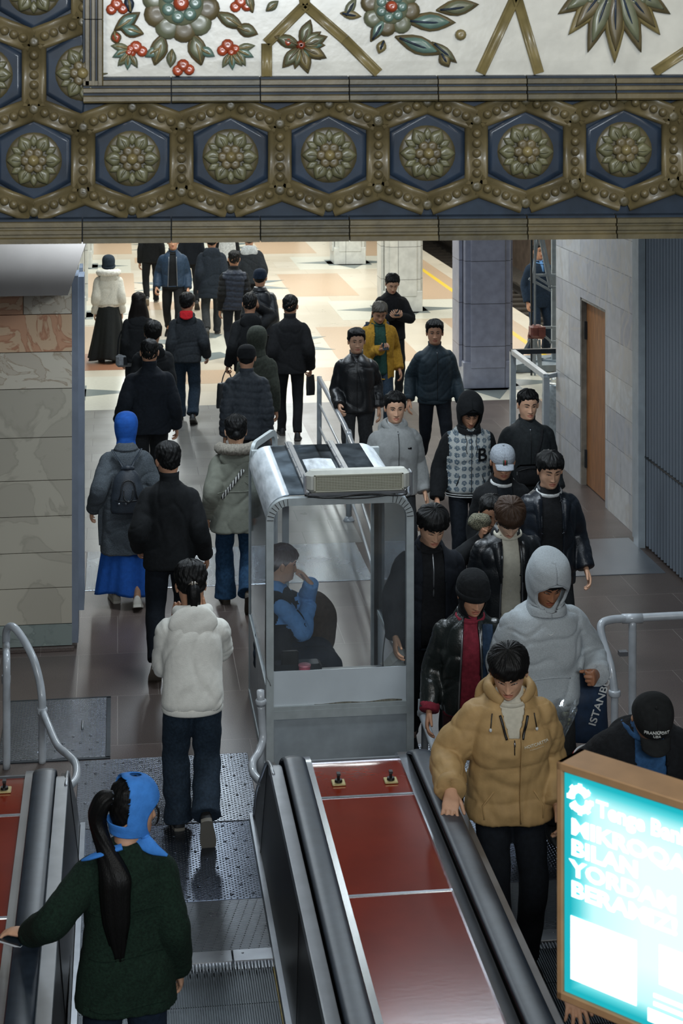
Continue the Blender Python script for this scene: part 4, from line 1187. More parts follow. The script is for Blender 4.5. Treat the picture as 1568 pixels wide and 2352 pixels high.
for a, b in (((1234, 548), (1222, 650)), ((1240, 548), (1262, 660)), ((1246, 545), (1268, 655)), ((1214, 640), (1265, 668)), ((1228, 634), (1262, 655)), ((1228, 632), (1292, 632)), ((1265, 660), (1295, 660)), ((1246, 752), (1292, 752)), ((1246, 768), (1264, 784)), ((1262, 786), (1292, 784)), ((1217, 780), (1198, 815)), ((1224, 780), (1226, 860)), ((1230, 780), (1240, 850)), ((1238, 780), (1242, 855))):
    mp_('lattice_bar', MB().bar(pv(*a, 26.6), pv(*b, 26.6), .035, .035))
c = pv(1230, 760, 26.4)
mp_('gearbox', MB().box(c, (.19, .2, .18), bev=.03).box(c + np.array((.07, -.08, 0)), (.10, .1, .15)).tube([c + np.array((-.12, 0, -.08)), c + np.array((.12, 0, -.10))], [.03, .03], 10), mat('gear_red', '#6b3a34', .5, var=.3, vs=12))
mp_('base_plate', MB().box((6.5, 26.5, .06), (1.1, .9, .1)).bar((6.0, 26.0, .1), (7.0, 26.9, .1), .08, .08).bar((6.0, 26.9, .1), (7.0, 26.1, .1), .08, .08))

# ------------------------------------------------------------------ people
def rotm(ax, a):
    return np.array(Matrix.Rotation(a, 3, ax))

SKINS = {}
def skin(name, c):
    if name not in SKINS:
        d = [mat('skin_' + name, c, .5, var=.08, vs=25, bump=.12, bs=120, spec=.4)]
        hc = hx(c)
        d.append(mat('lip_' + name, (hc[0] * .80, hc[1] * .52, hc[2] * .52), .45))
        d += [mat('eye_white', '#8d867c', .35), mat('eye_dark', '#120d0b', .25), mat('brow_hair', '#15100d', .8)]
        SKINS[name] = d
    return SKINS[name]

HZ = np.array([-.21, -.185, -.16, -.14, -.128, -.118, -.108, -.095, -.08, -.06, -.035, -.01, .015, .04, .06, .08, .096, .107, .113, .1155])
HW = np.array([.066, .058, .056, .056, .056, .056, .056, .058, .062, .067, .071, .074, .0765, .077, .075, .068, .055, .038, .022, .004])
HF = np.array([.055, .045, .040, .040, .047, .072, .084, .088, .087, .086, .086, .085, .088, .089, .085, .074, .056, .036, .018, .002])
HB = np.array([-.085, -.075, -.07, -.068, -.067, -.067, -.068, -.07, -.074, -.083, -.092, -.098, -.102, -.102, -.098, -.088, -.070, -.050, -.030, -.006])
def head_ring(z, n, wide=1.0):
    w, f_, b = np.interp(z, HZ, HW), np.interp(z, HZ, HF), np.interp(z, HZ, HB)
    return w * wide, f_, b
def head_grid(zs, phis, wide=1.0, face=True, off=0.0):
    Z, PH = np.meshgrid(zs, phis, indexing='ij')
    w = np.interp(Z, HZ, HW) * wide + off; f_ = np.interp(Z, HZ, HF) + off; b = np.interp(Z, HZ, HB) - off
    c = (f_ * .42 + b * .58)                     # the widest place lies behind the middle
    cp, s_ = np.cos(PH), np.sin(PH)
    e = np.where(cp > 0, .92, .95)
    X = w * np.sign(s_) * np.abs(s_) ** .92
    Y = c + np.where(cp > 0, (f_ - c) * np.abs(cp) ** e, -(c - b) * np.abs(cp) ** e)
    jaw = sstep(-Z, .05, .11) * (Z > -.13)
    X = X * (1 - .30 * jaw * np.clip(cp, 0, 1) ** 1.2)
    if face:
        fr = sstep(cp, .1, .5)
        ax = np.abs(X)
        g = lambda x0, sx, z0, sz, A: A * np.exp(-((ax - x0) / sx) ** 2 - ((Z - z0) / sz) ** 2)
        ridge = np.interp(Z, [-.058, -.052, -.044, -.036, -.015, .008, .022], [0, .010, .023, .021, .012, .005, 0])
        d = ridge * np.exp(-(ax / np.interp(Z, [-.05, 0], [.013, .008])) ** 2)
        d += g(.013, .007, -.044, .008, .008)
        d += g(.031, .017, .002, .011, -.009)
        d += g(.030, .013, .001, .008, .006)
        d += g(.028, .024, .021, .007, .004)
        d += g(.045, .016, -.028, .018, .004)
        d += g(0, .020, -.0685, .0045, .0045) + g(0, .017, -.0815, .0052, .0055) + g(0, .026, -.0748, .0022, -.004)
        d += g(0, .018, -.103, .010, .004) + g(0, .006, -.060, .006, -.002)
        Y = Y + d * fr
    return np.stack([X, Y, Z], -1)

def head_mesh(sk, wide=1.0, look=0.0, brow=1.0):
    """Returns V, F, FM of a head with neck, in head coordinates (origin between the eyes' level and the ears)."""
    t = np.linspace(0, 1, 29)
    ph = np.concatenate([math.pi * (t ** 1.35), -math.pi * (t[1:-1][::-1] ** 1.35)])
    zs = np.concatenate([np.linspace(-.21, -.135, 6), np.linspace(-.125, .04, 46), np.linspace(.048, .1155, 14)])
    G = head_grid(zs, ph, wide)
    n, m = G.shape[:2]
    q = MB()
    F = grid_faces(n, m)
    Vv = G.reshape(-1, 3)
    FM = []
    for f_ in F:
        c = Vv[list(f_)].mean(0) if len(f_) == 4 else np.zeros(3)
        lip = c[1] > .06 and ((abs(c[0]) / .025) ** 2 + ((c[2] + .075) / (.0125)) ** 2 < 1) and len(f_) == 4
        FM.append(1 if lip else 0)
    q.V.append(Vv); q.F += F; q.M += FM; q.n = len(Vv)
    def surf(x, z):                          # y of the face at x, z
        p = np.abs(Vv[:, 0] - x) + np.abs(Vv[:, 2] - z) + (Vv[:, 1] < .03) * 9
        i = np.argsort(p)[:4]; w_ = 1 / (p[i] + 1e-4)
        return float((Vv[i, 1] * w_).sum() / w_.sum())
    for s in (-1, 1):
        # ear
        R = rotm('Z', s * -.35) @ rotm('Y', 0)
        ex = np.interp(-.01, HZ, HW) * wide
        q.ell((s * (ex + .006), -.012, -.012), (.009, .019, .031), 10, 8, 0, R)
        q.ell((s * (ex + .012), -.010, -.006), (.005, .012, .020), 8, 6, 0, R)
        ecx = s * .0315
        ye = surf(ecx, 0)
        # eyeball, iris, lashes
        op = max(0.0, 1 - look * 1.0)
        q.ell((ecx, ye - .0085, .000), (.0125, .0115, .0030 + .0050 * op), 12, 8, 2)
        q.ell((ecx, ye - .0015, -.0015 * (1 - op)), (.0052, .0062, .0035 + .0022 * op), 10, 6, 3)
        P = []; Pl = []
        for k in range(7):
            x = ecx + s * (-.0165 + .033 * k / 6)
            zz = .0055 * op + .0035 * math.sin(k / 6 * math.pi) - .004 * (1 - op) + .0015 * (k / 6 - .5)
            P.append((x, surf(x, zz) + .0015, zz)); 
            zl = -.004 - .003 * math.sin(k / 6 * math.pi)
        q.tube(P, [.0008, .0018, .0022, .0024, .0024, .0022, .001], 6, 3)
        P = []
        for k in range(7):
            x = s * (.013 + .040 * k / 6)
            zz = .0215 + .006 * math.sin((k / 6) ** .8 * math.pi * .75) - .003 * (k / 6) ** 2
            P.append((x, surf(x, zz) + .0005, zz))
        q.tube(P, [(.0022 * brow, .003 * brow), (.0025 * brow, .0042 * brow), (.0025, .0044 * brow), (.0025, .004 * brow), (.0022, .0034 * brow), (.002, .0026), (.001, .001)], 6, 4)
    P = [(x, surf(x, -.0748) - .0005, -.0748 + .001 * math.cos(x * 120)) for x in np.linspace(-.022, .022, 7)]
    q.tube(P, [.0006, .0011, .0013, .0013, .0013, .0011, .0006], 5, 3)
    for s in (-1, 1): q.ell((s * .0075, surf(s * .0075, -.050) + .0005, -.0505), (.0035, .003, .0018), 6, 4, 3)
    V = np.concatenate(q.V)
    return V, q.F, q.M

def smooth_noise(PH, Z, seed, a=40, b=3):
    r = np.random.RandomState(seed)
    return np.sin(PH * a + 3 * np.sin(Z * 60 + r.rand() * 6) + r.rand() * 6) * .5 + np.sin(PH * a * .37 + Z * 90 + r.rand() * 6) * .5

def hair_mesh(style='short', seed=0, vol=1.0, wide=1.0):
    zs = np.concatenate([np.linspace(-.115, .06, 34), np.linspace(.066, .117, 16)])
    ph = np.linspace(-math.pi, math.pi, 145)[:-1]
    G = head_grid(zs, ph, wide, face=False)
    Z, PH = np.meshgrid(zs, ph, indexing='ij'); A = np.abs(PH)
    front = {'short': .066, 'fringe': .030, 'crop': .062, 'bob': .04, 'side': .058, 'back': .070, 'curtain': .045, 'low': .02, 'bald': .088}[style]
    nape = -.075 if style not in ('bob',) else -.10
    hl = np.interp(A, [0, .55, .85, 1.05, 1.35, 1.55, 1.8, 2.2, math.pi], [front, front - .002 if style != 'fringe' else front - .004, front - .016, .03, -.015, .012, -.028, -.055, nape])
    hl = hl + (.0028 * np.sin(PH * 13 + seed) + .0022 * np.sin(PH * 31 + 2 * seed)) * (A < 1.0)
    top = np.interp(Z, [-.1, -.02, .04, .08, .116], [.005, .007, .012, .021, .024]) * vol
    if style == 'crop': top = np.interp(Z, [-.1, 0, .05, .09, .116], [.003, .004, .007, .012, .014]) * vol
    if style == 'bob': top = np.interp(Z, [-.1, 0, .05, .116], [.012, .018, .022, .024]) * vol
    if style in ('fringe', 'curtain', 'low'): top = np.interp(Z, [-.1, -.02, .02, .07, .116], [.005, .008, .018, .026, .026]) * vol
    t = top * sstep(Z - hl, 0, .014) - .006 * (1 - sstep(Z - hl, -.006, .004))
    nz = smooth_noise(PH, Z, seed, 46) * .0024 + smooth_noise(PH, Z, seed + 5, 17) * .0028 + smooth_noise(PH, Z, seed + 9, 5) * .0030
    t = t + nz * (t > 0.002) * min(1.5, vol)
    c = np.array((0, -.01, .0))
    N = G - c; N[..., 2] = np.maximum(N[..., 2], 0) * 1.0
    N /= np.linalg.norm(N, axis=-1)[..., None]
    V = (G + N * t[..., None]).reshape(-1, 3)
    return V, grid_faces(len(zs), len(ph))

def cover_mesh(o_w, z_lo, z_hi, off, peak=0.0, low=-.12, flare=0.0, seed=0, fold=.003, zc=None, wide=1.0, ztop=.118, fly=0.0):
    """hood, scarf or beanie: a shell around the head with a face opening of half-angle o_w between z_lo and z_hi."""
    zs = np.concatenate([np.linspace(low, .06, 40), np.linspace(.066, ztop - .001, 16)])
    n = 72
    V = []
    zm = (z_lo + z_hi) / 2; hh = (z_hi - z_lo) / 2
    for z in zs:
        u = (z - zm) / hh
        o = o_w * math.sqrt(max(0, 1 - u * u)) if abs(u) < 1 else 0.0
        o = max(o, .004)
        ph = np.linspace(o, 2 * math.pi - o, n)
        zz = max(z, -.135)
        g = head_grid(np.array([zz]), ph, wide, face=False, off=off)[0]
        g[:, 2] = z
        k = sstep(-z, .09, -low + .001) if low < -.10 else 0
        g[:, :2] *= (1 + flare * k)
        g[:, 1] += fly * k
        g[:, 1] -= peak * math.exp(-((z - .09) / .05) ** 2) * np.clip(-np.cos(ph), 0, 1) ** 2
        g[:, 2] += peak * .6 * np.clip(sstep(z, .06, .118), 0, 1)
        V.append(g)
    V = np.array(V).reshape(-1, 3)
    V = V + np.stack([folds(V, seed, 22), folds(V, seed + 1, 22), 0 * V[:, 0]], 1) * fold
    V[:, 2] += off * .9 * sstep(V[:, 2], .05, .118)
    m = n; F = []
    for i in range(len(zs) - 1):
        for j in range(m - 1): F.append((i * m + j, i * m + j + 1, (i + 1) * m + j + 1, (i + 1) * m + j))
    b = (len(zs) - 1) * m
    F.append(tuple(b + j for j in range(m)))
    return V, F

# hands: base mesh is a LEFT hand, x to the thumb side, y along the fingers, z to the back of the hand
HAND = {}
def hand(pose):
    if pose in HAND: return HAND[pose]
    curl = {'relaxed': (.35, .5, .3), 'grip': (.75, .95, .6), 'flat': (.08, .14, .1), 'fist': (1.25, 1.5, .9), 'hold': (.55, .75, .45), 'rail': (.25, .55, .45)}[pose]
    parts = [tube([(0, -.045, 0), (0, -.01, 0), (.002, .025, 0), (.002, .065, .002), (.0, .092, .0)], [(.024, .021), (.029, .019), (.038, .017), (.042, .015), (.038, .011)], 16, up=(0, 0, 1), n=12)]
    for k, (x, L, r, sp) in enumerate(((.029, .074, .0088, .10), (.0095, .082, .0092, .02), (-.0105, .076, .0088, -.05), (-.029, .060, .0078, -.14))):
        if pose == 'flat' or pose == 'rail': sp *= 1.8
        p = np.array((x, .084 - abs(k - 1) * .004, .001)); P = [p - np.array((0, .02, 0)), p]; a = 0
        cs = [c * (1 + .10 * k) for c in curl]
        for j, fr in enumerate((.45, .31, .24)):
            a += cs[j]
            d = np.array((sp, math.cos(a), -math.sin(a))); d /= np.linalg.norm(d)
            p = p + d * L * fr; P.append(p)
        parts.append(tube(P, [r * 1.1, r * 1.08, r, r * .92, r * .72], 10, n=16, up=(1, 0, 0)))
    ta = {'relaxed': (.55, .2), 'grip': (.35, .7), 'flat': (.85, .1), 'fist': (.2, .9), 'hold': (.5, .6), 'rail': (.75, .35)}[pose]
    p = np.array((.022, .008, -.006)); d1 = np.array((math.sin(ta[0]), math.cos(ta[0]), -ta[1])); d1 /= np.linalg.norm(d1)
    d2 = np.array((math.sin(ta[0]) * .45, math.cos(ta[0]), -ta[1] * 1.1)); d2 /= np.linalg.norm(d2)
    parts.append(tube([p, p + d1 * .038, p + d1 * .038 + d2 * .030, p + d1 * .038 + d2 * .056], [.0145, .0115, .010, .0075], 10, n=14, up=(0, 0, 1)))
    V, F = remesh(parts, .0038, 3, .5)
    HAND[pose] = (V, F)
    return HAND[pose]

def ik(a, c, l1, l2, hint):
    a, c, hint = np.array(a, float), np.array(c, float), np.array(hint, float)
    d = c - a; L = np.linalg.norm(d)
    if L > (l1 + l2) * .995: d *= (l1 + l2) * .995 / L; c = a + d; L = np.linalg.norm(d)
    u = d / L
    x = (l1 * l1 - l2 * l2 + L * L) / (2 * L); h = math.sqrt(max(l1 * l1 - x * x, 1e-6))
    p = hint - u * (hint @ u); p /= np.linalg.norm(p) + 1e-9
    return a + u * x + p * h, c

def ring(w, d, y, z, m=28, e=2.5):
    a = np.arange(m) * 2 * math.pi / m
    c, s = np.cos(a), np.sin(a)
    return np.stack([w * np.sign(c) * np.abs(c) ** (2 / e), y + d * np.sign(s) * np.abs(s) ** (2 / e), np.full(m, z)], 1)

def pouch(sz):              # the hanging part of a lowered hood: broad at the neck, pointed below
    V = ellipsoid((0, 0, 0), (1, 1, 1), 24, 16)[0]
    w = np.interp(V[:, 2], [-1, -.6, 0, .6, 1], [.35, .62, .95, 1, .9])
    return np.stack([V[:, 0] * w * .150 * sz, -.115 + V[:, 1] * .036 * sz - .012 * V[:, 2], 1.375 + V[:, 2] * .125 * sz], 1)

ARMS = {'down': (.218, .02, .825), 'fwd': (.22, .20, .90), 'back': (.235, -.17, .90), 'belly': (.10, .25, 1.05), 'phone': (.055, .29, 1.17), 'pocket': (.235, .06, .93), 'half': (.25, .16, .95)}
LEGS = {'stand': ((.10, .02, 0, 0), (.10, -.02, 0, 0)), 'walkL': ((.095, .20, 0, 0), (.085, -.30, .07, .75)), 'walkR': ((.085, -.30, .07, .75), (.095, .20, 0, 0)), 'smallL': ((.1, .12, 0, 0), (.09, -.14, .02, .3)), 'smallR': ((.09, -.14, .02, .3), (.1, .12, 0, 0))}
BODY_N = [0]
INFO = {}

def person(key, px, py, label, h=1.72, hd=180, sk='tan', hair=None, head=(0, 0), lean=.04, arms=('down', 'down'), legs='stand', top=None, low=None,
           shoes='#17181a', hat=None, wide=1.07, hands=('relaxed', 'relaxed'), look=.4, roll=0.0, hints=(None, None), palms=(None, None), seat=None, zbase=0.0, vox=.011, anchor=None, brow=1.0, fat=1.0, shrug=0.0):
    """One person. px, py: where the top of the head (with hair or hat) stands in the photograph; hd: heading in degrees, 0 walks away."""
    BODY_N[0] += 1; seed = BODY_N[0] * 13
    s = h / 1.72
    sm = skin(sk, {'tan': '#b98a6e', 'light': '#cda083', 'dark': '#9a6a4e', 'pale': '#d6b096'}[sk])
    top = dict(top or {}); low = dict(low or {})
    HIPZ = .915
    # legs
    lg = LEGS[legs] if isinstance(legs, str) else legs
    feet = []
    drop = 0.0
    for sd, (o, y, lift, pit) in zip((-1, 1), lg):
        ank = np.array((sd * o, y, .085 + lift)); feet.append((ank, pit))
        L = np.linalg.norm(ank - np.array((sd * .09, 0, HIPZ - .02)))
        drop = max(drop, L - .826)
    hipz = HIPZ - max(0, drop) if seat is None else seat
    dz = hipz - HIPZ
    def up(P):
        P = np.array(P, float); sh = P.shape; P = P.reshape(-1, 3).copy()
        w = sstep(P[:, 2], .86, 1.15); a = lean * w
        q = P[:, 2] - .90
        y = P[:, 1] * np.cos(a) + q * np.sin(a); z = .90 + q * np.cos(a) - P[:, 1] * np.sin(a)
        P[:, 1], P[:, 2] = y, z + dz
        return P.reshape(sh)
    core = MB()
    # ---- legs
    legJ = []
    for sd, (ank, pit) in zip((-1, 1), feet):
        hip = np.array((sd * .09, 0, hipz - .03))
        kn, ank = ik(hip, ank, .415, .415, (sd * .12, 1, .0) if seat is None else (0, .3, 1))
        legJ.append((hip, kn, ank, pit, sd))
        core.tube([hip, kn, ank + np.array((0, 0, -.03))], [.05, .04, .035], 8)
    # ---- arms
    armJ = []
    SHZ = 1.338 + shrug
    for i, (sd, a) in enumerate(zip((-1, 1), arms)):
        sp = np.array((sd * .152 * fat, -.012, SHZ)); shd = up(sp[None])[0]
        if isinstance(a, str):
            t = ARMS[a]; wr = np.array((sd * (t[0] + (fat - 1) * .1), t[1], t[2] + dz)) + np.array((0, lean * .25, 0))
        else: wr = np.array((sd * a[0], a[1], a[2] + (dz if seat is None else 0)))
        hint = hints[i] if hints[i] is not None else (.22, -1, -.25)
        hint = (sd * hint[0], hint[1], hint[2])
        el, wr = ik(shd, wr, .285, .26, hint)
        armJ.append((shd, el, wr, sd))
        core.tube([up(np.array([(sd * .08, -.01, 1.36)]))[0], shd, el, wr], [.04, .04, .032, .026], 10, n=18)
    core.add(*(lambda R: (up(np.concatenate(R)), grid_faces(len(R), 20)))([ring(.12, .08, 0, .86, 20), ring(.12, .085, 0, 1.1, 20), ring(.145, .09, -.01, 1.33, 20), ring(.09, .07, -.02, 1.43, 20), ring(.055, .055, -.02, 1.47, 20)]))
    # ---- head
    yaw, pit = math.radians(head[0]), math.radians(head[1])
    piv = up(np.array([(0, -.022, 1.475 + shrug * .3)]))[0]
    Rh = rotm('Z', yaw) @ rotm('Y', roll) @ rotm('X', -pit - lean * .0)
    hs = 1.06 / (s ** .5)
    hc = piv + Rh @ (np.array((0, .020, .135)) * hs)
    def H(V): return (np.asarray(V) * hs) @ Rh.T + hc
    hv, hf, hm = head_mesh(sk, wide, look, brow)
    hv2 = hv.copy()
    V = H(hv); 
    # lower neck stays on the trunk
    k = sstep(-hv[:, 2], .13, .21)[:, None]; base = (hv * hs) + piv + np.array((0, .020, .135)) * hs
    V = V * (1 - k) + base * k
    core.V.append(V); core.F += [tuple(int(i) + core.n for i in f) for f in hf]; core.M += hm; core.n += len(V)
    # ---- hands
    handW = []
    for i, (shd, el, wr, sd) in enumerate(armJ):
        D = wr - el; D /= np.linalg.norm(D)
        pl = palms[i]
        N_ = np.array((sd * 1., 0, 0)) if pl is None else -np.array((sd * pl[0], pl[1], pl[2]), float)
        if pl is not None and len(pl) == 6: D = np.array((sd * pl[3], pl[4], pl[5]), float); D /= np.linalg.norm(D)
        N_ = N_ - D * (N_ @ D); N_ /= np.linalg.norm(N_) + 1e-9
        T = np.cross(D, N_) * (1 if sd < 0 else -1)
        hv3, hf3 = hand(hands[i])
        M3 = np.stack([T, D, N_], 1)
        V3 = (hv3 * 1.09) @ M3.T + wr + D * .028
        F3 = hf3 if np.linalg.det(M3) > 0 else hf3[:, ::-1]
        core.add(V3, F3, 0)
        handW.append((wr + D * .10, D, N_, T))
    root = empty('person', (0, 0, 0), math.radians(hd))
    tag(root, label, 'person')
    cv, cf = core.arr()
    topz = V[:, 2].max()
    mk('body', cv * s, cf, sm, root, True, core.M)
    cl = {}
    def child(nm, V, F, m, par=None, sharp=False, fm=None):
        o = mk(nm, np.asarray(V) * s, F, m, par or root, True, fm)
        if sharp: auto_smooth(o, 40)
        return o
    ctop = [hc + Rh @ np.array((0, 0, .117 * hs))]
    # ---- hair
    if hair:
        hm_ = mat('hair_' + hair.get('c', 'black'), {'black': '#0f0f0f', 'brown': '#38281d', 'grey': '#4a4640', 'softblack': '#15110f'}[hair.get('c', 'black')], .5, spec=.22, bump=.6, bs=190, stretch=(1, 1, .25))
        st = hair.get('s', 'short')
        hv4, hf4 = hair_mesh(st, seed, hair.get('v', 1.0) * (.5 if hat and hat['k'] != 'band' else 1), wide)
        V4 = H(hv4); ho = child('hair', V4, hf4, hm_); ctop.append(V4[V4[:, 2].argmax()])
        if hair.get('bun'):
            q = MB(); q.ell((0, -.115, hair['bun']), (.036, .03, .036), 14, 10); v, f = q.arr(); v = v + folds(v, seed, 70)[:, None] * .003; child('bun', H(v), f, hm_, ho)
        if hair.get('long'):       # hair hanging down the back to this z
            zl = hair['long']; R = []
            for t in np.linspace(0, 1, 26):
                z = .105 * (1 - t) + (-.10) * t if t < .45 else None
                zz = .10 - t * (.10 - zl)
                w = np.interp(zz, [zl, zl + .06, -.12, -.02, .06, .10], [.135, .16, .125, .098, .085, .03])
                b_ = np.interp(zz, [zl, -.25, -.15, -.02, .06, .10], [.11, .115, .105, .118, .112, .07])
                f_ = np.interp(zz, [zl, -.25, -.15, -.02, .06, .10], [.05, .05, .045, .02, .02, -.02])
                a = np.arange(40) * 2 * math.pi / 40
                R.append(np.stack([w * np.cos(a), np.where(np.sin(a) > 0, f_ * 0 - .02 + .03 * np.sin(a), -.02 + (b_ - .02) * np.sin(a)), np.full(40, zz)], 1))
            v = np.concatenate(R); f = grid_faces(26, 40); a = np.arctan2(v[:, 1], v[:, 0]); v[:, :2] *= (1 + .03 * np.sin(a * 23 + v[:, 2] * 9) + .02 * np.sin(a * 9 + 2))[:, None]
            kk = sstep(-v[:, 2], .05, .2)[:, None]; V5 = H(v) * (1 - kk) + (v * hs + hc) * kk
            child('long_hair', V5, f, hm_, ho)
        if hair.get('tail'):
            P = np.array(hair['tail'][0]); r = hair['tail'][1]
            v, f = tube(P, r, 22, n=40, up=(1, 0, 0)); 
            a = np.tile(np.arange(22), len(v) // 22); v = v + np.stack([np.sin(a * 2.1), np.cos(a * 1.7 + 1), 0 * a], 1) * .004 
            kk = sstep(-v[:, 2], .02, .25)[:, None]; V5 = H(v) * (1 - kk) + (v * hs + hc) * kk
            child('ponytail', V5, f, hm_, ho)
            if hair.get('tie'):
                v, f = tube([P[0] + np.array((0, -.005, -.005)), P[0] + np.array((0, -.016, -.004))], [.03, .03], 16, up=(1, 0, 0)); child('hair_tie', H(v), f, mat('hair_tie', '#4d5560', .4), ho)
        if hair.get('claw'):
            q = MB()
            for sx in (-1, 1):
                q.tube([(sx * .006, -.135, .0), (sx * .02, -.13, -.006), (sx * .03, -.118, -.01)], [.004, .004, .002], 6).tube([(sx * .006, -.135, -.02), (sx * .022, -.128, -.026), (sx * .03, -.115, -.03)], [.004, .004, .002], 6).tube([(sx * .006, -.135, -.04), (sx * .02, -.126, -.046), (sx * .026, -.115, -.05)], [.004, .004, .002], 6)
                q.tube([(sx * .008, -.136, .006), (sx * .008, -.136, -.048)], [.006, .006], 8)
            v, f = q.arr(); child('hair_claw', H(v), f, mat('claw_clip', '#7d7468', .25, coat=.6), ho)
    # ---- hats, hoods, scarves
    if hat:
        k = hat['k']; hm_ = hat['m']
        if k == 'beanie':
            v, f = cover_mesh(.0, -1.2, -1.1, .016, hat.get('peak', .0), hat.get('z', -.02), 0, seed, .002, wide=wide)
            v[:, 2] += .025 * np.clip(v[:, 1] / .09, -1, 1) * (v[:, 2] < .03) * sstep(-v[:, 2], -.05, .0)
            o = child('beanie', H(v), f, hm_); ctop.append(H(v)[H(v)[:, 2].argmax()])
            v, f = tube([( (np.interp(.0, HZ, HW) + .022) * math.sin(a), -.006 + .112 * math.cos(a), hat.get('z', -.02) + .012 + .02 * math.cos(a)) for a in np.linspace(0, 2 * math.pi, 36, endpoint=False)], [(.008, .022)] * 36, 8, closed=True)
            child('beanie_cuff', H(v), f, hm_, o)
        elif k == 'cap':
            v, f = cover_mesh(.0, -1.2, -1.1, .013, 0, .022, 0, seed, .0008, wide=wide)
            v[:, 2] -= .035 * np.clip(-v[:, 1] / .1, 0, 1) * (1 - sstep(v[:, 2], .02, .09))
            v0, f0 = v, f
            o = child('cap', H(v), f, hm_); ctop.append(H(v)[H(v)[:, 2].argmax()])
            if not hat.get('back'):
                R = []
                nb = 13
                for r in np.linspace(0, 1, 7):
                    for a in np.linspace(-1.0, 1.0, nb):
                        x = (.085 * math.sin(a)) * (1 - .08 * r); y = .062 + .042 * math.cos(a) + r * (.070 * math.cos(a * .8) + .005)
                        R.append((x, y, .034 - .012 * r - .018 * (a ** 2) * (.6 + .4 * r)))
                V6 = np.array(R); n6 = len(V6); F6 = [(i * nb + j, i * nb + j + 1, (i + 1) * nb + j + 1, (i + 1) * nb + j) for i in range(6) for j in range(nb - 1)]
                bo = child('brim', H(V6), F6, hm_, o); sd_ = bo.modifiers.new('t', 'SOLIDIFY'); sd_.thickness = .005
            q = MB(); q.ell((0, -.008, .134), (.008, .008, .005), 8, 5); v, f = q.arr(); child('button', H(v), f, hm_, o)
            cl['cap'] = o
            if hat.get('text'):
                cb = BVHTree.FromPolygons([Vector(x) for x in v0], [tuple(int(i) for i in q_) for q_ in f0])
                for st_, zc_, sz_, arc in hat['text']:
                    tv, tf = text_mesh(st_, sz_, .0015, sz_ * .03); out = []
                    for a_, b_, c_ in tv:
                        zq = zc_ + b_ - arc * a_ * a_
                        r_ = cb.ray_cast(Vector((-a_, .4, zq)), Vector((0, -1, 0)))
                        p_ = np.array(r_[0]) if r_[0] is not None else np.array((-a_, .1, zq))
                        out.append(p_ + np.array((0, .003 + c_, .001)))
                    child('lettering', H(out), tf, mat('thread_white', '#b8bab6', .8), o)
            if hat.get('patch'):
                q = MB()
                for i_, xo in enumerate((-.011, 0, .011)): q.box((xo + .0, .113, .052), (.0105, .012, .036), i_ % 2)
                v_, f_ = q.arr(); child('patch', H(v_), f_, [mat('patch_green', '#25402f', .8), mat('patch_red', '#8a2a26', .8)], o, fm=q.M)
        elif k == 'hood':
            v, f = cover_mesh(hat.get('o', .95), hat.get('zl', -.15), hat.get('zh', .085), hat.get('off', .026), hat.get('peak', .03), -.175, hat.get('flare', .35) * .45, seed, .004, wide=wide, fly=-.02)
            kk = sstep(-v[:, 2], .07, .15)[:, None]; V5 = H(v) * (1 - kk) + (v * hs + hc) * kk
            o = child('hood', V5, f, hm_); sd_ = o.modifiers.new('t', 'SOLIDIFY'); sd_.thickness = .012; ctop.append(V5[V5[:, 2].argmax()])
            # rim along the opening
            n = 72
            zz = v[:56 * n].reshape(56, n, 3)[:, 0, 2]; ok = (zz < hat.get('zh', .085) + .004) & (zz > -.15)
            L_ = V5[:56 * n].reshape(56, n, 3)[ok, 0]; R_ = V5[:56 * n].reshape(56, n, 3)[ok, -1][::-1]
            P = np.concatenate([L_, R_]); 
            v6, f6 = tube(P, [.008] * len(P), 8); child('hood_hem', v6, f6, hm_, o)
        elif k == 'scarf':
            v, f = cover_mesh(hat.get('o', 1.05), -.125, hat.get('zh', .06), .014, hat.get('peak', .012), -.19, hat.get('flare', .15), seed, .0035, wide=wide)
            kk = sstep(-v[:, 2], .10, .19)[:, None]; V5 = H(v) * (1 - kk) + (v * hs + hc) * kk
            o = child('headscarf', V5, f, hm_); sd_ = o.modifiers.new('t', 'SOLIDIFY'); sd_.thickness = .004; ctop.append(V5[V5[:, 2].argmax()])
        elif k == 'band':      # kerchief tied round the head
            v, f = cover_mesh(hat.get('o', 1.15), -.14, .055, .020, .004, -.10, 0, seed, .0015)
            f = [q_ for q_ in f if len(q_) == 4 and not (v[list(q_)].mean(0)[1] < -.055 and v[list(q_)].mean(0)[2] > -.045)]
            o = child('kerchief', H(v), f, hm_); sd_ = o.modifiers.new('t', 'SOLIDIFY'); sd_.thickness = .004; ctop.append(H(v)[H(v)[:, 2].argmax()])
            cl['kerchief'] = o
    # ---- lower garment
    lm = low.get('m')
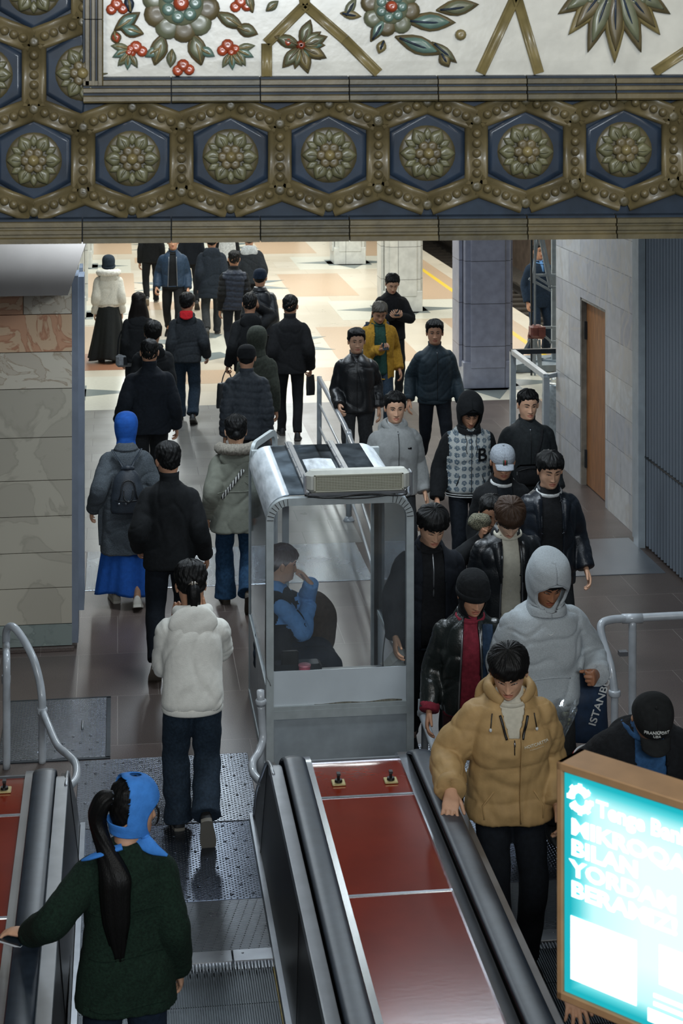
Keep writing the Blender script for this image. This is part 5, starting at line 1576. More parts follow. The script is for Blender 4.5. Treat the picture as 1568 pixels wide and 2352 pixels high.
    if lm is not None:
        wd = low.get('w', 1.0)
        if low.get('k', 'trousers') == 'trousers':
            if seat is None:
                parts = [(lambda R: (np.concatenate(R), grid_faces(len(R), 28)))([ring(.07, .06, 0, .80 + dz), ring(.165 * fat, .115 * fat, -.004, .85 + dz), ring(.172 * fat, .122 * fat, 0, .93 + dz), ring(.155 * fat, .11, 0, 1.04 + dz)])]
            else:
                parts = [ellipsoid((0, 0, hipz), (.175, .15, .13), 20, 12)]
            fl_ = low.get('flare', 0)
            for hip, kn, ank, pit, sd in legJ:
                a2 = ank + np.array((0, -.006, -.035 if pit < .2 else .01))
                d = (a2 - kn)
                parts.append(tube([hip + np.array((0, 0, .04)), hip + (kn - hip) * .35, kn, kn + d * .5, kn + d * .86, a2], [.094 * (.5 + .5 * fat), .086 * (.45 + .55 * wd), .068 * wd, .064 * wd + fl_ * .4, .058 * wd + fl_ * .8, .060 * wd + fl_], 20, n=30, up=(0, 1, 0)))
            v, f = remesh(parts, vox, 4)
            nn = normals(v, f)
            low_w = .6 + 1.2 * np.exp(-((v[:, 2] - .12) / .12) ** 2) + .6 * np.exp(-((v[:, 2] - .5) / .12) ** 2)
            v = v + nn * (folds(v, seed + 3, 15, 5, (.7, .7, 1.4)) * low_w * low.get('fold', .0055))[:, None]
            cl['low'] = child('trousers', v, f, lm)
        elif low['k'] == 'skirt':
            z1, z0 = low.get('z', (.98, .12)); rr = low.get('r', (.165, .32))
            R = []
            for t in np.linspace(0, 1, 34):
                z = z1 + (z0 - z1) * t; w = rr[0] + (rr[1] - rr[0]) * t ** 1.1
                a = np.arange(96) * 2 * math.pi / 96
                wv = 1 + low.get('pl', .10) * t * np.sin(a * 7 + 1.5 * np.sin(a * 2 + seed) + seed) + .03 * t * np.sin(a * 15 + t * 4)
                R.append(np.stack([w * wv * np.cos(a), (w * .80) * wv * np.sin(a) + low.get('sweep', 0) * t * t, np.full(96, z + dz * (1 - t)) + .02 * t * np.sin(a * 3 + seed)], 1))
            v = np.concatenate(R); o = child('skirt', v, grid_faces(34, 96, True, False), lm); sd_ = o.modifiers.new('t', 'SOLIDIFY'); sd_.thickness = .005
            cl['low'] = o
    # ---- shoes
    sc_ = mat('shoe_' + shoes.strip('#'), shoes, .5, var=.1, vs=20, bump=.2, bs=80); so_ = mat('shoe_sole', low.get('sole', '#3a3733'), .8) if not low.get('sole') else mat('shoe_sole_' + low['sole'].strip('#'), low['sole'], .7)
    for hip, kn, ank, pit, sd in legJ:
        Rx = rotm('X', -pit) @ rotm('Z', -sd * .10)
        V1, F1 = [], None
        sec = [(-.062, .026, .085), (-.055, .036, .10), (-.02, .040, .105), (.03, .042, .085), (.08, .046, .062), (.13, .048, .052), (.175, .042, .046), (.20, .026, .036), (.205, .010, .026)]
        R = []
        for y, w, t in sec:
            a = np.arange(16) * 2 * math.pi / 16
            z = np.sin(a); R.append(np.stack([w * np.cos(a), np.full(16, y), np.where(z > 0, .028 + (t - .028) * z, .028 + .018 * z)], 1))
        v = np.concatenate(R); v[:, 2] -= .085
        o = child('shoe', v @ Rx.T + ank, grid_faces(len(sec), 16), sc_)
        q = MB(); P = [(x * 1.06, y) for y, x in ((-.068, .012), (-.06, .032), (-.02, .038), (.03, .040), (.08, .046), (.13, .049), (.175, .043), (.205, .022))]
        poly = P + [(-x, y) for x, y in P[::-1]]
        q.prism(poly, 2, -.085, -.060); v, f = q.arr(); child('sole', v @ Rx.T + ank, f, so_, o, True)
    # ---- upper garments
    def torso(b, hem, flare=0.0, neck=True, top_z=1.475, flat=1.0):
        fw = fat
        zs = [hem, hem + .04, .92, 1.0, 1.08, 1.2, 1.31, 1.38, 1.425, 1.455, top_z]
        W_ = [.178 + flare, .178 + flare * .85, .175 + flare * .5, .170 + flare * .3, .167 + flare * .1, .176, .172, .140, .106, .082, .068]
        D_ = [.130 + flare * .8, .131 + flare * .7, .128 + flare * .4, .124, .122, .128, .125, .108, .088, .074, .064]
        Y_ = [.0, 0, 0, 0, 0, .002, -.002, -.010, -.016, -.020, -.022]
        R = []
        for z in np.concatenate([np.linspace(hem, 1.36, 18), np.linspace(1.38, top_z, 7)]):
            k = 1 if z < 1.40 else max(0, (1.475 - z) / .075)
            R.append(ring(np.interp(z, zs, W_) * (fw if z < 1.4 else 1) + b * k, np.interp(z, zs, D_) * (fw if z < 1.4 else 1) + b * k * flat, np.interp(z, zs, Y_), z + shrug * sstep(np.array(z), 1.3, 1.4)))
        return up(np.concatenate(R)), grid_faces(len(R), 28)
    hemz = top.get('hem', .82)
    tm = top.get('m')
    if top.get('shirt') is not None:
        v, f = torso(top.get('b', .01) * .78 - .024, max(hemz - .02, .80) if top.get('shirt_hem') is None else top['shirt_hem'])
        v = v + np.stack([0 * v[:, 0], folds(v, seed + 8, 12) * .003, 0 * v[:, 0]], 1)
        so = child('shirt', v, f, top['shirt'])
        sb_ = BVHTree.FromPolygons([Vector(x) for x in v], [tuple(int(i) for i in q) for q in f]); cr = []
        for a in np.linspace(0, 2 * math.pi, 28, endpoint=False):
            o_ = up(np.array([(0, -.015, 1.452 - .034 * max(0, math.cos(a)))]))[0]; d_ = np.array((math.sin(a), math.cos(a), 0))
            r_ = sb_.ray_cast(Vector(o_), Vector(d_)); cr.append((np.array(r_[0]) if r_[0] is not None else o_ + d_ * .08) + d_ * .004)
        v, f = tube(cr, [(.007, .014)] * 28, 8, closed=True); child('neckband', v, f, top.get('band', top['shirt']), so)
    if tm is not None:
        b = top.get('b', .012) * .78; sb = top.get('sb', .0) * .8
        parts = [torso(b, hemz, top.get('flare', 0))]
        sl = top.get('sleeve', 1.0)
        for shd, el, wr, sd in armJ:
            a0 = up(np.array([(sd * .10, -.012, SHZ - .02)]))[0]
            D = wr - el; D /= np.linalg.norm(D)
            e2 = wr + D * (.012 if sl >= 1 else -.0)
            if sl < .5: continue
            pts = [a0, shd + np.array((sd * .004, 0, -.005)), shd + (el - shd) * .5, el, el + (e2 - el) * .55, e2]
            rr = np.array([.052, .060, .060, .056, .050, .044]) + np.array([.3, .5, .65, .65, .6, .6]) * b + sb * np.array([.3, .6, 1, 1, 1, 1])
            rr[-1] -= top.get('cuffin', .004)
            parts.append(tube(pts, rr, 20, n=30, up=(0, 1, 0)))
        v, f = remesh(parts, vox, 4)
        nn = normals(v, f)
        # cloth folds: diagonal on the trunk, rings round the sleeves
        xs = np.abs(v[:, 0])
        slv = sstep(xs, .17 * fat, .24 * fat)
        A = top.get('fold', .006)
        fo = folds(v, seed, 11, 5, (1, 1, .8)) * (1 - slv) + folds(v, seed + 1, 17, 5, (.8, .8, 1.4)) * slv * .75
        cr_ = -np.exp(-(folds(v, seed + 20, 9, 4) / .16) ** 2) * (1 - slv) - np.exp(-(folds(v, seed + 21, 15, 4, (.8, .8, 1.3)) / .16) ** 2) * slv * .5
        d = fo * A + (cr_ + .2) * A * .9
        if top.get('quilt'):
            pz, amp = top['quilt']
            vz = v[:, 2] - dz
            d += amp * (np.abs(np.sin(math.pi * (vz + .012 * np.sin(v[:, 0] * 9)) / pz)) ** .6 - .6) * (vz < 1.40)
            d += folds(v, seed + 4, 34, 4) * A * .5
        if top.get('rib'):      # gathered hem
            vz = v[:, 2] - dz; d -= .022 * np.exp(-((vz - hemz) / .03) ** 2)
        v = v + nn * d[:, None]
        mats = [tm]; fm = None
        fc = v[f].mean(1)
        if top.get('body'):
            mats = [tm, top['body']]; fm = ((np.abs(fc[:, 0]) < .188 * fat + .02 * (fc[:, 2] - dz < 1.2)) & (fc[:, 2] - dz < 1.445)).astype(int)
            for shd, el, wr, sd in armJ:
                for A_, B_, r_ in ((shd + (el - shd) * .25, el, .072), (el, wr, .074)):
                    t_ = np.clip(((fc - A_) @ (B_ - A_)) / ((B_ - A_) @ (B_ - A_)), 0, 1)
                    fm = fm & ~(np.linalg.norm(fc - A_ - t_[:, None] * (B_ - A_), axis=1) < r_ + b * .4)
        op = top.get('open')
        if op:
            wt, wb, zl = op       # half width at the top, at the hem, height where the opening ends
            def g(P):
                z = P[:, 2] - dz; half = np.interp(z, [hemz, 1.15, 1.45], [wb, (wt + wb) / 2, wt])
                half = np.where(z < zl, -1, half)
                return np.abs(P[:, 0] - top.get('ox', 0)) - half
            frontm = nn[:, 1] > .05
            ff = frontm[f].all(1) & (fc[:, 2] - dz > hemz - .02) & (fc[:, 2] - dz < 1.50)
            drop_ = ff & (g(fc) < 0)
            keep = ~drop_
            bv = np.intersect1d(np.unique(f[keep]), np.unique(f[drop_]))
            gv = g(v[bv]); sg = np.sign(v[bv, 0] - top.get('ox', 0)); ok = np.abs(gv) < vox * 1.2
            v[bv[ok], 0] -= (gv * sg)[ok]
            f = f[keep]; fm = fm[keep] if fm is not None else None
            us = np.unique(f); mp = -np.ones(len(v), int); mp[us] = np.arange(len(us)); v = v[us]; f = mp[f]
        jo = child('jacket' if not top.get('nm') else top['nm'], v, f, mats if len(mats) > 1 else tm, fm=fm)
        if op: sd_ = jo.modifiers.new('t', 'SOLIDIFY'); sd_.thickness = .012
        cl['jacket'] = jo
        bvh = BVHTree.FromPolygons([Vector(x) for x in v], [tuple(int(i) for i in q) for q in f])
        def hit(x, z, front=1, y=None):
            z2 = z + dz
            # follow the lean: guess the y shift of this height
            r = bvh.ray_cast(Vector((x, 1.2 * front, z2)), Vector((0, -front, 0)))
            return (np.array(r[0]), np.array(r[1])) if r[0] is not None else (np.array((x, .13 * front, z2)), np.array((0, front, 0)))
        cl['hit'] = hit
        def line(nm, pts, r, m, front=1, off=.001, n=None):
            P = []
            for x, z in pts:
                p, nrm = hit(x, z, front); P.append(p + nrm * off)
            vv, ff_ = tube(P, [r] * len(P), 6, up=(1, 0, 0)); return child(nm, vv, ff_, m, jo)
        cl['line'] = line
        def ztop(x=0): return 1.40
        if top.get('zip') is not None:
            za, zb_ = top.get('ziprange', (hemz + .03, 1.415))
            line('zipper', [(.0, z) for z in np.linspace(za, zb_, 22)], (.006, .003), top['zip'])
            p, nr = hit(0, zb_ - .02); q = MB().box(p + nr * .006, (.008, .005, .022)); vv, ff_ = q.arr(); child('zip_pull', vv, ff_, M_ALU, jo)
        if top.get('placket'):
            x0 = top['placket']; line('placket', [(x0, z) for z in np.linspace(hemz + .02, 1.40, 26)], (.026, .004), tm)
        for pk in top.get('pockets', []):
            line('pocket', pk, .0045, top.get('pm', tm))
        if op and top.get('zip2') is not None:
            for sg in (-1, 1):
                P = []
                for z in np.linspace(max(op[2], hemz) + .02, 1.38, 18):
                    half = np.interp(z, [hemz, 1.15, 1.45], [op[1], (op[0] + op[1]) / 2, op[0]]) + .008
                    p, nr = hit(sg * half + top.get('ox', 0), z); P.append(p + nr * .003)
                vv, ff_ = tube(P, [(.006, .004)] * len(P), 6); child('front_edge', vv, ff_, top['zip2'], jo)
        if top.get('hemband') is not None:
            zz = hemz + .005; ls = []
            fl = top.get('flare', 0) + b - (.014 if top.get('rib') else 0)
            for a in np.linspace(0, 2 * math.pi, 40, endpoint=False):
                ls.append(up(np.array([((.180 * fat + fl) * math.cos(a) * 1.0, (.126 * fat + fl) * math.sin(a), zz)]))[0])
            if not op:
                vv, ff_ = tube(ls, [(.008, .024)] * 40, 10, closed=True, up=(0, 0, 1)); child('hem_band', vv, ff_, top['hemband'], jo)
        cm = top.get('cuff')
        for shd, el, wr, sd in armJ:
            D = wr - el; D /= np.linalg.norm(D)
            if sl < .5: continue
            rc = .042 + b * .6 + sb - .004
            vv, ff_ = tube([wr - D * .03, wr - D * .022, wr + D * .012, wr + D * .018, wr + D * .016], [rc + .003, rc + .005, rc + .003, rc - .003, rc - .012], 18); child('cuff', vv, ff_, cm if cm is not None else tm, jo)
        ck = top.get('collar', 'stand'); cm_ = top.get('cm', tm)
        nr = lambda a, w, d, z, y=-.022: up(np.array([(w * math.sin(a), y + d * math.cos(a), z)]))[0]
        if ck in ('stand', 'knit', 'high'):
            hh = {'stand': .030, 'knit': .022, 'high': .042}[ck]
            gap = .0 if ck != 'stand' else .0
            R = []
            for z, ex in ((1.435, .022), (1.455, .012), (1.455 + hh, .010), (1.458 + hh * 1.7, .013), (1.455 + hh * 1.75, .004), (1.45 + hh, .000), (1.44, .004)):
                R.append(np.array([nr(a, .064 + ex, .064 + ex, z - .030 * max(0, math.cos(a))) for a in np.linspace(0, 2 * math.pi, 36, endpoint=False)]))
            vv = np.concatenate(R); child('collar', vv, grid_faces(len(R), 36, True, False), cm_, jo)
        elif ck in ('fold', 'lapel'):
            half = (op[0] if op else .03)
            R = []
            a0_ = 1.0 if op else .55; A_ = np.linspace(a0_, 2 * math.pi - a0_, 34)
            for z, ex, dr in ((1.45, .006, 0), (1.490, .006, 0), (1.498, .012, 0), (1.475, .026, .02), (1.445, .044, .05), (1.432, .050, .055)):
                row = []
                for a in A_:
                    fr_ = max(0, math.cos(a))
                    row.append(nr(a, .064 + ex, .066 + ex * (1 + .2 * fr_), z - fr_ * (.045 + dr * .6)))
                R.append(np.array(row))
            vv = np.concatenate(R); ff_ = [(i * 34 + j, i * 34 + j + 1, (i + 1) * 34 + j + 1, (i + 1) * 34 + j) for i in range(5) for j in range(33)]
            co = child('collar', vv, ff_, cm_, jo); sd_ = co.modifiers.new('t', 'SOLIDIFY'); sd_.thickness = .006
            if ck == 'lapel' and op:
                for sg in (-1, 1):
                    P0 = []; P1 = []
                    for z, wd_ in ((1.40, .03), (1.375, .062), (1.34, .055), (1.28, .042), (1.20, .024), (1.14, .008)):
                        hf_ = np.interp(z, [hemz, 1.15, 1.45], [op[1], (op[0] + op[1]) / 2, op[0]]) 
                        p, n1 = hit(sg * (hf_ + .006) + top.get('ox', 0), z); P0.append(p + n1 * .006)
                        p, n1 = hit(sg * (hf_ + .006 + wd_) + top.get('ox', 0), z); P1.append(p + n1 * .012)
                    vv = np.array(P0 + P1); ff_ = [(i, i + 1, 7 + i, 6 + i) for i in range(5)]
                    lo = child('lapel', vv, ff_, cm_, jo); sd_ = lo.modifiers.new('t', 'SOLIDIFY'); sd_.thickness = .007; sd_.offset = 0
        elif ck == 'fur':
            P = [nr(a, .150, .128, 1.475 - .045 * max(0, math.cos(a)), -.035) for a in np.linspace(.5, 2 * math.pi - .5, 40)]
            vv, ff_ = tube(P, [.02] + [.045] * 38 + [.02], 26, n=150)
            r_ = np.random.RandomState(seed); c0 = np.repeat(np.array(tube(P, [.0001] * 40, 26, n=150)[0]).reshape(150, 26, 3).mean(1), 26, 0)
            dv = vv - c0; vv = c0 + dv * (1 + .22 * r_.rand(len(vv))[:, None] + .08 * folds(vv, seed, 60)[:, None])
            child('fur_trim', vv, ff_, cm_, jo)
        hk = top.get('hood')
        if hk:
            hm2 = top.get('hm', tm); sz = 1.0 if hk == 1 else hk
            Pt = [nr(a, .085 * sz + .012, .078 * sz + .012, 1.462 + .5 * max(0, sz - 1.16) - .05 * max(0, math.cos(a)) ** 2 + .012 * max(0, -math.cos(a)), -.026) for a in np.linspace(.45, 2 * math.pi - .45, 26)]
            rad = [(.016 + .010 * math.sin(t) ** .7 * sz, .024 + .014 * math.sin(t) ** .7 * sz) for t in np.linspace(0.02, math.pi - .02, 26)]
            parts = [tube(Pt, rad, 14, n=50), (up(pouch(sz)), ellipsoid((0, 0, 0), (1, 1, 1), 24, 16)[1])]
            vv, ff_ = remesh(parts, vox * .85, 10); vv = vv + normals(vv, ff_) * (folds(vv, seed + 7, 16, 4) * .004)[:, None]
            ho2 = child('hood', vv, ff_, hm2, jo)
            if top.get('lining') is not None:
                Pt = [nr(a, .078, .072, 1.487 + .012 * max(0, -math.cos(a)) - .03 * max(0, math.cos(a)), -.022 - .012) for a in np.linspace(1.1, 2 * math.pi - 1.1, 22)]
                vv, ff_ = tube(Pt, [(.012, .028)] * 22, 10, n=40); child('hood_lining', vv, ff_, top['lining'], ho2)
        if top.get('cords') is not None:
            for sg in (-1, 1):
                P = []
                for z in np.linspace(1.40, 1.40 - top.get('cordlen', .16), 9):
                    p, n1 = hit(sg * (.045 + .006 * math.sin(z * 60)), z); P.append(p + n1 * .006)
                vv, ff_ = tube(P, [.0032] * 9, 6); child('drawstring', vv, ff_, top['cords'], jo)
        for tx in top.get('text', []):
            st_, x, z, size, m_, fr_ = tx[:6]; rot = tx[6] if len(tx) > 6 else 0
            tv, tf = text_mesh(st_, size, .0015, size * .02)
            c_, s_ = math.cos(rot), math.sin(rot)
            out = []
            for a, b_, c2 in tv:
                u, w_ = a * c_ - b_ * s_, a * s_ + b_ * c_
                p, n1 = hit(x - u * fr_, z + w_, fr_); out.append(p + n1 * (.006 + c2))
            child('lettering', out, tf, m_, jo)
    # ---- place
    ct = np.array(max(ctop, key=lambda p: p[2])) * s; ct[0] = ctop[0][0] * s
    ztop_ = ct[2] + zbase
    a = math.radians(hd); ox = ct[0] * math.cos(a) - ct[1] * math.sin(a); oy = ct[0] * math.sin(a) + ct[1] * math.cos(a)
    if anchor is not None:
        X, Y = anchor
    else:
        P = at(px, py, ztop_); X, Y = P[0] - ox, P[1] - oy
    root.location = (X, Y, zbase)
    def world(p): 
        p = np.array(p) * s
        return np.array((p[0] * math.cos(a) - p[1] * math.sin(a) + X, p[0] * math.sin(a) + p[1] * math.cos(a) + Y, p[2] + zbase))
    def wdir(d): return np.array((d[0] * math.cos(a) - d[1] * math.sin(a), d[0] * math.sin(a) + d[1] * math.cos(a), d[2]))
    cl.update(root=root, child=child, up=up, H=H, armJ=armJ, hands=[(world(p), wdir(D), wdir(N_), wdir(T)) for p, D, N_, T in handW], world=world, wdir=wdir, s=s, dz=dz, hd=a, pos=(X, Y))
    INFO[key] = cl
    return cl

C, LE = cloth, leather
BLK = C('black', '#17191b'); BLK2 = C('black_blue', '#151a21'); BLK3 = C('black_wool', '#1a1b1d', .95, .8, 180); CHAR = C('charcoal', '#2b2f33'); NAVY = C('navy', '#1c2838')
JEAN = C('jeans_dark', '#222f3c', .85, .5, 300, .35, 60); JEANB = C('jeans_blue', '#25415c', .85, .5, 300, .35, 40); GREYT = C('trouser_grey', '#2f3133'); TEAL = C('teal_jacket', '#222f37', .6, .3, 150)
WHT = C('hoodie_white', '#e6e5dd', .95, .35, 160, .06, 30); LGREY = C('hoodie_grey', '#a9b0b4', .95, .6, 220, .14, 160); STONE = C('jacket_stone', '#8f9190', .8, .3, 160, .08)
TAN = C('puffer_tan', '#a98b5e', .66, .25, 90, .1, 18, .1); PARK = C('parka_sage', '#75776c', .8, .3, 120, .12, 20); GCOAT = C('coat_grey', '#4b5156', .95, .9, 110, .3, 120)
ROYAL = C('scarf_blue', '#1c4f9c', .8, .25, 120, .15, 30); SKY = C('kerchief_blue', '#3f82d2', .8, .3, 120, .12, 30); GREEN = C('cardigan_green', '#12241b', .95, .9, 150, .4, 90); OLV = C('hoodie_olive', '#393d36'); RED = C('red_fleece', '#b01c24')
WINE = C('sweater_wine', '#7c2a38', .9, .5, 160); SHIRTB = C('shirt_blue', '#6c9ed6', .8, .2, 120, .1); CREAM = C('shirt_cream', '#b9b5a6', .85, .3, 100, .08); WSHIRT = C('shirt_white', '#c4c7c7', .85, .2); MUST = C('jacket_mustard', '#9a7426', .9, .5, 160); TEE = C('tee_green', '#23433b')
FURW = mat('fur_white', '#e2e0d8', 1, var=.08, vs=60, sheen=.5); FURG = mat('fur_grey', '#8b857a', 1, var=.3, vs=70, sheen=.4)
LBK = LE('black', '#15181b'); LNV = LE('navy', '#171d25'); LGR = LE('green_black', '#1c2120', .3); ZIPD = mat('zip_dark', '#0d0d0e', .4); ZIPS = mat('zip_silver', '#8d9093', .35, metal=.8); WLINE = C('white_rib', '#c9cbca')
STEELB = C('bomber_blue', '#26384c', .6, .25, 120); VEST = C('vest_navy', '#262d3a', .55, .2, 90); DENIMS = C('denim_shirt', '#2e5279', .85)

# ---- the left stream, walking away, nearest first
g = person('green', 312, 1780, 'woman in dark green cardigan and blue kerchief holding the left handrail', 1.62, 2, 'light', hair={'s': 'back', 'v': .6, 'tail': ([(0, -.095, .055), (-.005, -.14, .035), (-.06, -.150, -.10), (-.08, -.150, -.26), (-.075, -.150, -.42), (-.065, -.145, -.58)], [(.026, .026), (.036, .050), (.038, .066), (.036, .068), (.028, .058), (.008, .02)]), 'tie': 1},
           head=(-72, 6), lean=.05, arms=((.435, .05, 1.05), (.25, .05, .845)), legs='stand', hat={'k': 'band', 'm': SKY}, hands=('rail', 'relaxed'), palms=((0, -.1, -1, .8, .55, -.12), None), hints=((.7, -.8, -.5), None),
           top={'m': GREEN, 'b': .030, 'sb': .010, 'hem': .735, 'flare': .04, 'collar': 'none', 'fold': .007, 'vox': .01}, low={'m': NAVY, 'w': 1.35}, vox=.009)
# kerchief tail across her shoulder and a collar of blue
q = MB()
P = [g['H']([(.05, .06, -.10)])[0], g['up'](np.array([(.06, -.05, 1.50)]))[0], g['up'](np.array([(.12, -.09, 1.455)]))[0], g['up'](np.array([(.19, -.10, 1.42)]))[0]]
v, f = tube(P, [(.03, .012), (.045, .014), (.03, .010), (.006, .004)], 12, n=30, up=(0, 0, 1)); g['child']('kerchief_tail', v, f, SKY, g['kerchief'])
P = [g['up'](np.array([p]))[0] for p in ((-.02, -.10, 1.475), (-.09, -.105, 1.46), (-.16, -.09, 1.435), (-.205, -.06, 1.41))]
v, f = tube(P, [(.025, .012), (.03, .012), (.022, .010), (.005, .004)], 12, n=24, up=(0, 0, 1)); g['child']('kerchief_tail', v, f, SKY, g['kerchief'])
P = [g['H']([p])[0] for p in ((.05, .075, .03), (.062, .092, .0), (.060, .095, -.04), (.05, .085, -.07))]
v, f = tube(P, [.005, .006, .005, .001], 8, n=20); g['child']('hair_strand', v, f, MATS['hair_black'])
for z in (1.20, 1.00, .78): g['line']('knit_band', [(x, z + .012 * math.sin(x * 14)) for x in np.linspace(-.17, .17, 20)], .0042, GREEN, -1)

w = person('white', 437, 1285, 'woman in baggy white hoodie stepping off the left escalator landing', 1.64, 2, 'tan', hair={'s': 'back', 'v': 1.35, 'claw': 1, 'tail': ([(0, -.10, -.03), (0, -.125, -.05), (.004, -.12, -.10), (.004, -.115, -.15), (.0, -.118, -.19)], [.034, .038, .038, .032, .012])},
           head=(3, 22), lean=.09, arms=((.085, .22, 1.30), (.075, .23, 1.36)), legs=((.085, .12, 0, 0), (.07, -.22, .12, 1.1)), hands=('hold', 'hold'), hints=((.42, -.6, -.8), (.55, -.5, -.7)), palms=((-.2, -1, .2, -.1, .1, 1), (-.3, -1, .2, -.2, .1, 1)),
           top={'m': WHT, 'b': .035, 'sb': .014, 'hem': .835, 'hood': 1.15, 'collar': 'none', 'rib': 1, 'fold': .010, 'hemband': WHT}, low={'m': JEAN, 'w': 1.3, 'flare': .02, 'sole': '#6b675e', 'fold': .009}, shoes='#1d1d1d', vox=.009)

m19 = person('blackjk', 383, 1010, 'dark haired man in plain black jacket between the grey coat and sage parka', 1.76, -4, 'tan', hair={'s': 'short', 'v': 1.0}, head=(22, 8), lean=.05, arms=((.24, .10, .93), (.275, .08, .87)), legs='walkR',
            top={'m': BLK, 'b': .03, 'sb': .008, 'hem': .80, 'collar': 'high', 'fold': .008}, low={'m': BLK2, 'w': 1.15, 'sole': '#8b8478'}, shoes='#3a2a20')
m18 = person('coat', 290, 945, 'woman in royal blue headscarf and long grey coat with small backpack', 1.66, 4, 'light', head=(-6, 10), lean=.04, arms=((.29, .02, .90), (.22, .24, 1.08)), legs=((.08, .14, 0, 0), (.09, -.16, .03, .35)), hat={'k': 'scarf', 'm': ROYAL, 'o': 1.0},
             top={'m': GCOAT, 'b': .03, 'sb': .016, 'hem': .50, 'flare': .035, 'collar': 'fold', 'fold': .008}, low={'k': 'skirt', 'm': ROYAL, 'z': (.98, .13), 'r': (.16, .26), 'sweep': .05, 'sole': '#b9b5aa'}, shoes='#a9a49a')
v, f = tube([m18['up'](np.array([p]))[0] for p in ((-.215, -.05, .98), (-.235, -.06, .85), (-.232, -.05, .70), (-.225, -.05, .58))], [(.022, .004)] * 4, 8, n=20, up=(0, 1, 0)); m18['child']('coat_belt', v, f, GCOAT)
m17 = person('parka', 541, 948, 'woman in sage parka with fur trimmed hood, left of the booth', 1.64, 0, 'light', hair={'s': 'back', 'v': 1.1, 'bun': -.02}, head=(0, 4), lean=.05, arms=((.245, .02, .87), (.10, .24, 1.05)), legs=((.085, .16, 0, 0), (.10, -.24, .10, 1.0)),
             top={'m': PARK, 'b': .04, 'sb': .014, 'hem': .72, 'flare': .035, 'hood': 1.15, 'collar': 'fur', 'cm': FURG, 'fold': .008}, low={'m': JEANB, 'w': 1.2, 'flare': .035, 'sole': '#3b342b'}, shoes='#4c4336')
v, f = tube([m17['hit'](x, z, -1)[0] + m17['hit'](x, z, -1)[1] * .005 for x, z in [(.06 - .20 * t, 1.30 - .26 * t) for t in np.linspace(0, 1, 16)]], [(.019, .003)] * 16, 8, up=(0, 1, 0))
m_strap = mat('strap_zigzag', '#8e8f8c', .8)
nt, b = nodes_of(m_strap); wv = nt.nodes.new('ShaderNodeTexWave'); wv.inputs['Scale'].default_value = 14; wv.inputs['Distortion'].default_value = 3; cr = nt.nodes.new('ShaderNodeValToRGB'); cr.color_ramp.interpolation = 'CONSTANT'
cr.color_ramp.elements[0].color = (.02, .02, .02, 1); cr.color_ramp.elements[1].position = .5; cr.color_ramp.elements[1].color = (.6, .6, .57, 1)
tc_ = nt.nodes.new('ShaderNodeTexCoord'); nt.links.new(tc_.outputs['Object'], wv.inputs['Vector']); nt.links.new(wv.outputs['Fac'], cr.inputs['Fac']); nt.links.new(cr.outputs[0], b.inputs['Base Color'])
m17['child']('shoulder_strap', v, f, m_strap)
m17['line']('yoke_seam', [(x, 1.10) for x in np.linspace(-.18, .18, 20)], .004, PARK, -1); m17['line']('yoke_seam', [(.08, 1.24), (.13, 1.24), (.10, 1.16), (.07, 1.19)], .003, PARK, -1)

person('quilt', 567, 790, 'man in black cap and quilted charcoal jacket behind the booth', 1.75, 0, 'tan', hair={'s': 'crop'}, head=(-8, 8), arms=('down', 'down'), legs='walkL', hat={'k': 'cap', 'm': BLK}, top={'m': C('quilt_char', '#33383e', .7, .25, 120), 'b': .035, 'sb': .010, 'hem': .78, 'collar': 'stand', 'quilt': (.075, .010), 'fold': .007}, low={'m': BLK2})
person('big', 343, 776, 'broad man with cropped hair in black jacket, behind the blue headscarf', 1.80, 4, 'tan', hair={'s': 'crop'}, head=(-4, 4), arms=((.30, .06, .93), (.275, .04, .85)), legs='walkR', fat=1.1, top={'m': BLK2, 'b': .03, 'sb': .012, 'hem': .80, 'collar': 'high', 'fold': .008, 'sl': 1}, low={'m': BLK, 'w': 1.2})
person('olive', 590, 750, 'person in olive green hooded jacket with the hood up', 1.72, -6, 'tan', head=(0, 6), arms=('down', 'down'), legs='walkR', hat={'k': 'hood', 'm': OLV, 'peak': .01, 'off': .016, 'flare': .25}, top={'m': OLV, 'b': .02, 'hem': .78, 'collar': 'none'}, low={'m': BLK})
person('hooded3', 351, 733, 'curly haired man in black hooded coat just ahead of the broad man', 1.74, 0, 'tan', hair={'s': 'bob', 'v': .9}, head=(0, 4), legs='walkL', top={'m': BLK, 'b': .03, 'hem': .78, 'hood': 1.0, 'collar': 'none'}, low={'m': BLK2})
p5 = person('boy', 431, 669, 'boy in charcoal jacket with bright red hood lining', 1.68, -4, 'tan', hair={'s': 'low', 'v': .9}, head=(-18, 6), arms=('down', (.27, .10, .90)), legs=((.09, .18, 0, 0), (.09, -.2, .05, .5)), top={'m': CHAR, 'b': .03, 'sb': .01, 'hem': .83, 'hood': 1.0, 'lining': RED, 'collar': 'none', 'hm': CHAR}, low={'m': JEAN, 'w': 1.2, 'flare': .01})
vv = [p5['up'](np.array([(x, -.118 - .034 * (1 - (x / .09) ** 2) - .03 * t, 1.50 + .01 - .10 * t * (1 - .35 * (x / .09) ** 2))]))[0] for t in np.linspace(0, 1, 6) for x in np.linspace(-.085, .085, 13)]
o = p5['child']('red_lining', vv, [(i * 13 + j, i * 13 + j + 1, (i + 1) * 13 + j + 1, (i + 1) * 13 + j) for i in range(5) for j in range(12)], RED); sd_ = o.modifiers.new('t', 'SOLIDIFY'); sd_.thickness = .012; sd_.offset = 0
